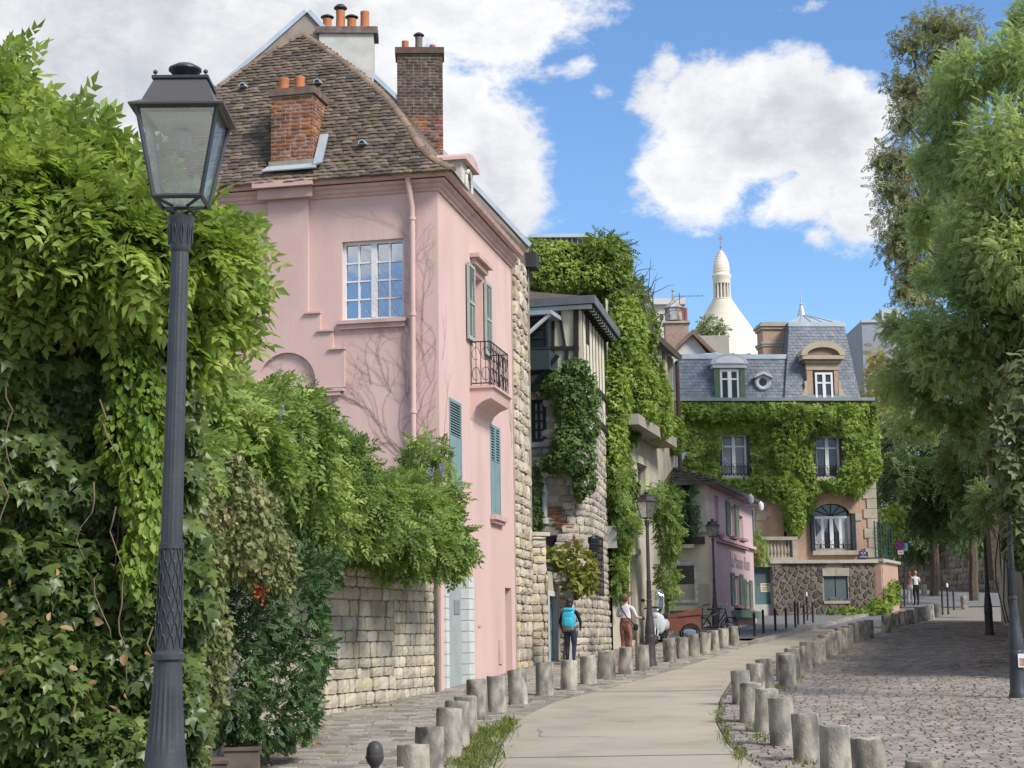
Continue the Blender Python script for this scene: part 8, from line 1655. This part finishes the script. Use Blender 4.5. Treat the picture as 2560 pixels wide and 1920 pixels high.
# dark bicycle leaning at the lamp
bp0 = V((at(1788, 1590, 54.0).x, 54.0, gz(54.0))); bc_ = thing('bicycle', 'dark city bicycle leaning by the lamp at the pink corner', 'bicycle', bp0); bc_.rotation_euler = (rad(4), 0, rad(24))
wheel(bc_, I3, (-.5, 0, .33), .31, .02, (0, 1, 0), 18, .025, .002); wheel(bc_, I3, (.5, 0, .33), .31, .02, (0, 1, 0), 18, .025, .002)
def bm_(nm, m, mt, smooth=True): return local_mesh(nm, m, mt, bc_, smooth)
m = MB()
for a, b in (((-.5, 0, .33), (-.02, 0, .30)), ((-.02, 0, .30), (-.15, 0, .82)), ((-.15, 0, .78), (-.5, 0, .33)), ((-.02, 0, .30), (.36, 0, .80)), ((-.12, 0, .70), (.35, 0, .84)), ((.34, 0, .92), (.5, 0, .33))): m.tube([V(a), V(b)], .02, 6)
bm_('frame', m, BLKP); bm_('saddle', MB().add(*rbox((-.17, 0, .90), (.14, .07, .035), 2.3)), BLKP); m = MB(); m.tube([V((.22, -.28, 1.04)), V((.33, -.18, 1.06)), V((.34, 0, 1.0)), V((.33, .18, 1.06)), V((.22, .28, 1.04))], .014, 6); m.tube([V((.34, 0, .92)), V((.34, 0, 1.0))], .015, 6); bm_('handlebar', m, CHROME)
m = MB(); m.tube([V((-.08, -.1, .30)), V((.04, .1, .30))], .012, 5); m.tube([V((-.02, -.04, .30)), V((-.02, -.04, .16))], .01, 5); bm_('crank', m, CHROME); bm_('chain_guard', MB().add(*rbox((-.2, -.04, .33), (.28, .012, .06), 2.5)), BLKP); bm_('rear_rack', MB().box((-.48, 0, .70), (.36, .14, .02)), BLKP, False)
m = MB(); pts = []
for t_ in np.linspace(.2, 3.0, 10):
    for y in (-.03, .03): pts.append(V((-.5 + .35 * math.cos(t_), y, .33 + .35 * math.sin(t_))))
m.add(pts, [(2 * i, 2 * i + 1, 2 * i + 3, 2 * i + 2) for i in range(9)]); bm_('mudguard', m, BLKP)
# ------------------------------------------------------------------ weeds and fallen leaves
WEED = LM('weed_leaf', [(0, (.10, .14, .03)), (.5, (.18, .235, .05)), (.85, (.27, .31, .08)), (1, (.40, .36, .17))], .3)
r = np.random.default_rng(5)
def weeds(name, label, spots, n, hgt, spread, cat='grass', tpl=BLADE):
    P = []; D = []; S = []
    for px, py, sx, sy in spots:
        for _ in range(n):
            q = gnd(px + r.normal() * sx, py + r.normal() * sy); P.append((q.x, q.y, q.z + .005)); D.append((r.normal() * .6, r.normal() * .6, 1.0)); S.append(hgt * r.uniform(.4, 1.2))
    o = leaves(name, np.array(P), np.array(D), r.normal(size=(len(P), 3)), np.array(S), tpl, WEED); tag(o, label, cat, kind='stuff'); return o
weeds('grass', 'green weeds growing between the pavement bollards and the road edge', [(1190, 1900, 30, 16), (1210, 1880, 24, 14), (1225, 1850, 18, 12), (1250, 1830, 16, 9), (1180, 1870, 20, 14), (1200, 1840, 14, 8), (1270, 1815, 10, 6), (1160, 1915, 26, 10)], 420, .10, 1)
weeds('grass', 'tufts of weeds at the feet of the cobbled-side bollards', [(1800, 1790, 8, 14), (1815, 1840, 8, 16), (1850, 1885, 10, 14), (1880, 1820, 10, 8), (1905, 1850, 14, 8), (2010, 1912, 18, 8), (1945, 1725, 14, 4), (1990, 1700, 12, 5), (2030, 1665, 10, 4), (2060, 1645, 12, 5), (2105, 1632, 8, 3), (1960, 1722, 12, 3)], 150, .085, 1)
weeds('grass', 'small plants along the foot of the stone garden wall', [(1060, 1690, 5, 10), (960, 1742, 16, 5), (1000, 1735, 14, 4), (870, 1757, 14, 5), (1030, 1720, 10, 4), (1100, 1700, 5, 4), (850, 1765, 10, 4)], 60, .20, 1, tpl=OVAL)
P = []; D = []; S = []
def scat(px, py, sx, sy, n):
    for _ in range(n):
        q = gnd(px + r.normal() * sx, min(1930, max(1500, py + r.normal() * sy))); P.append((q.x, q.y, q.z + .045)); a = r.uniform(0, 6.28); D.append((math.cos(a), math.sin(a), r.normal() * .15)); S.append(r.uniform(.04, .085))
scat(2350, 1760, 80, 45, 150); scat(2200, 1830, 160, 50, 50); scat(2450, 1680, 45, 50, 130); scat(2400, 1850, 110, 40, 80); scat(870, 1760, 60, 8, 220); scat(720, 1840, 60, 20, 200); scat(1150, 1702, 20, 4, 60); scat(2480, 1600, 12, 14, 90); scat(640, 1900, 40, 12, 120)
Z = np.tile([0, 0, 1.], (len(P), 1)) + r.normal(size=(len(P), 3)) * .2
o = leaves('fallen_leaves', np.array(P), np.array(D), Z, np.array(S), OVAL, DRY); tag(o, 'dry brown fallen leaves scattered over both cobbled pavements', 'leaves', kind='stuff')
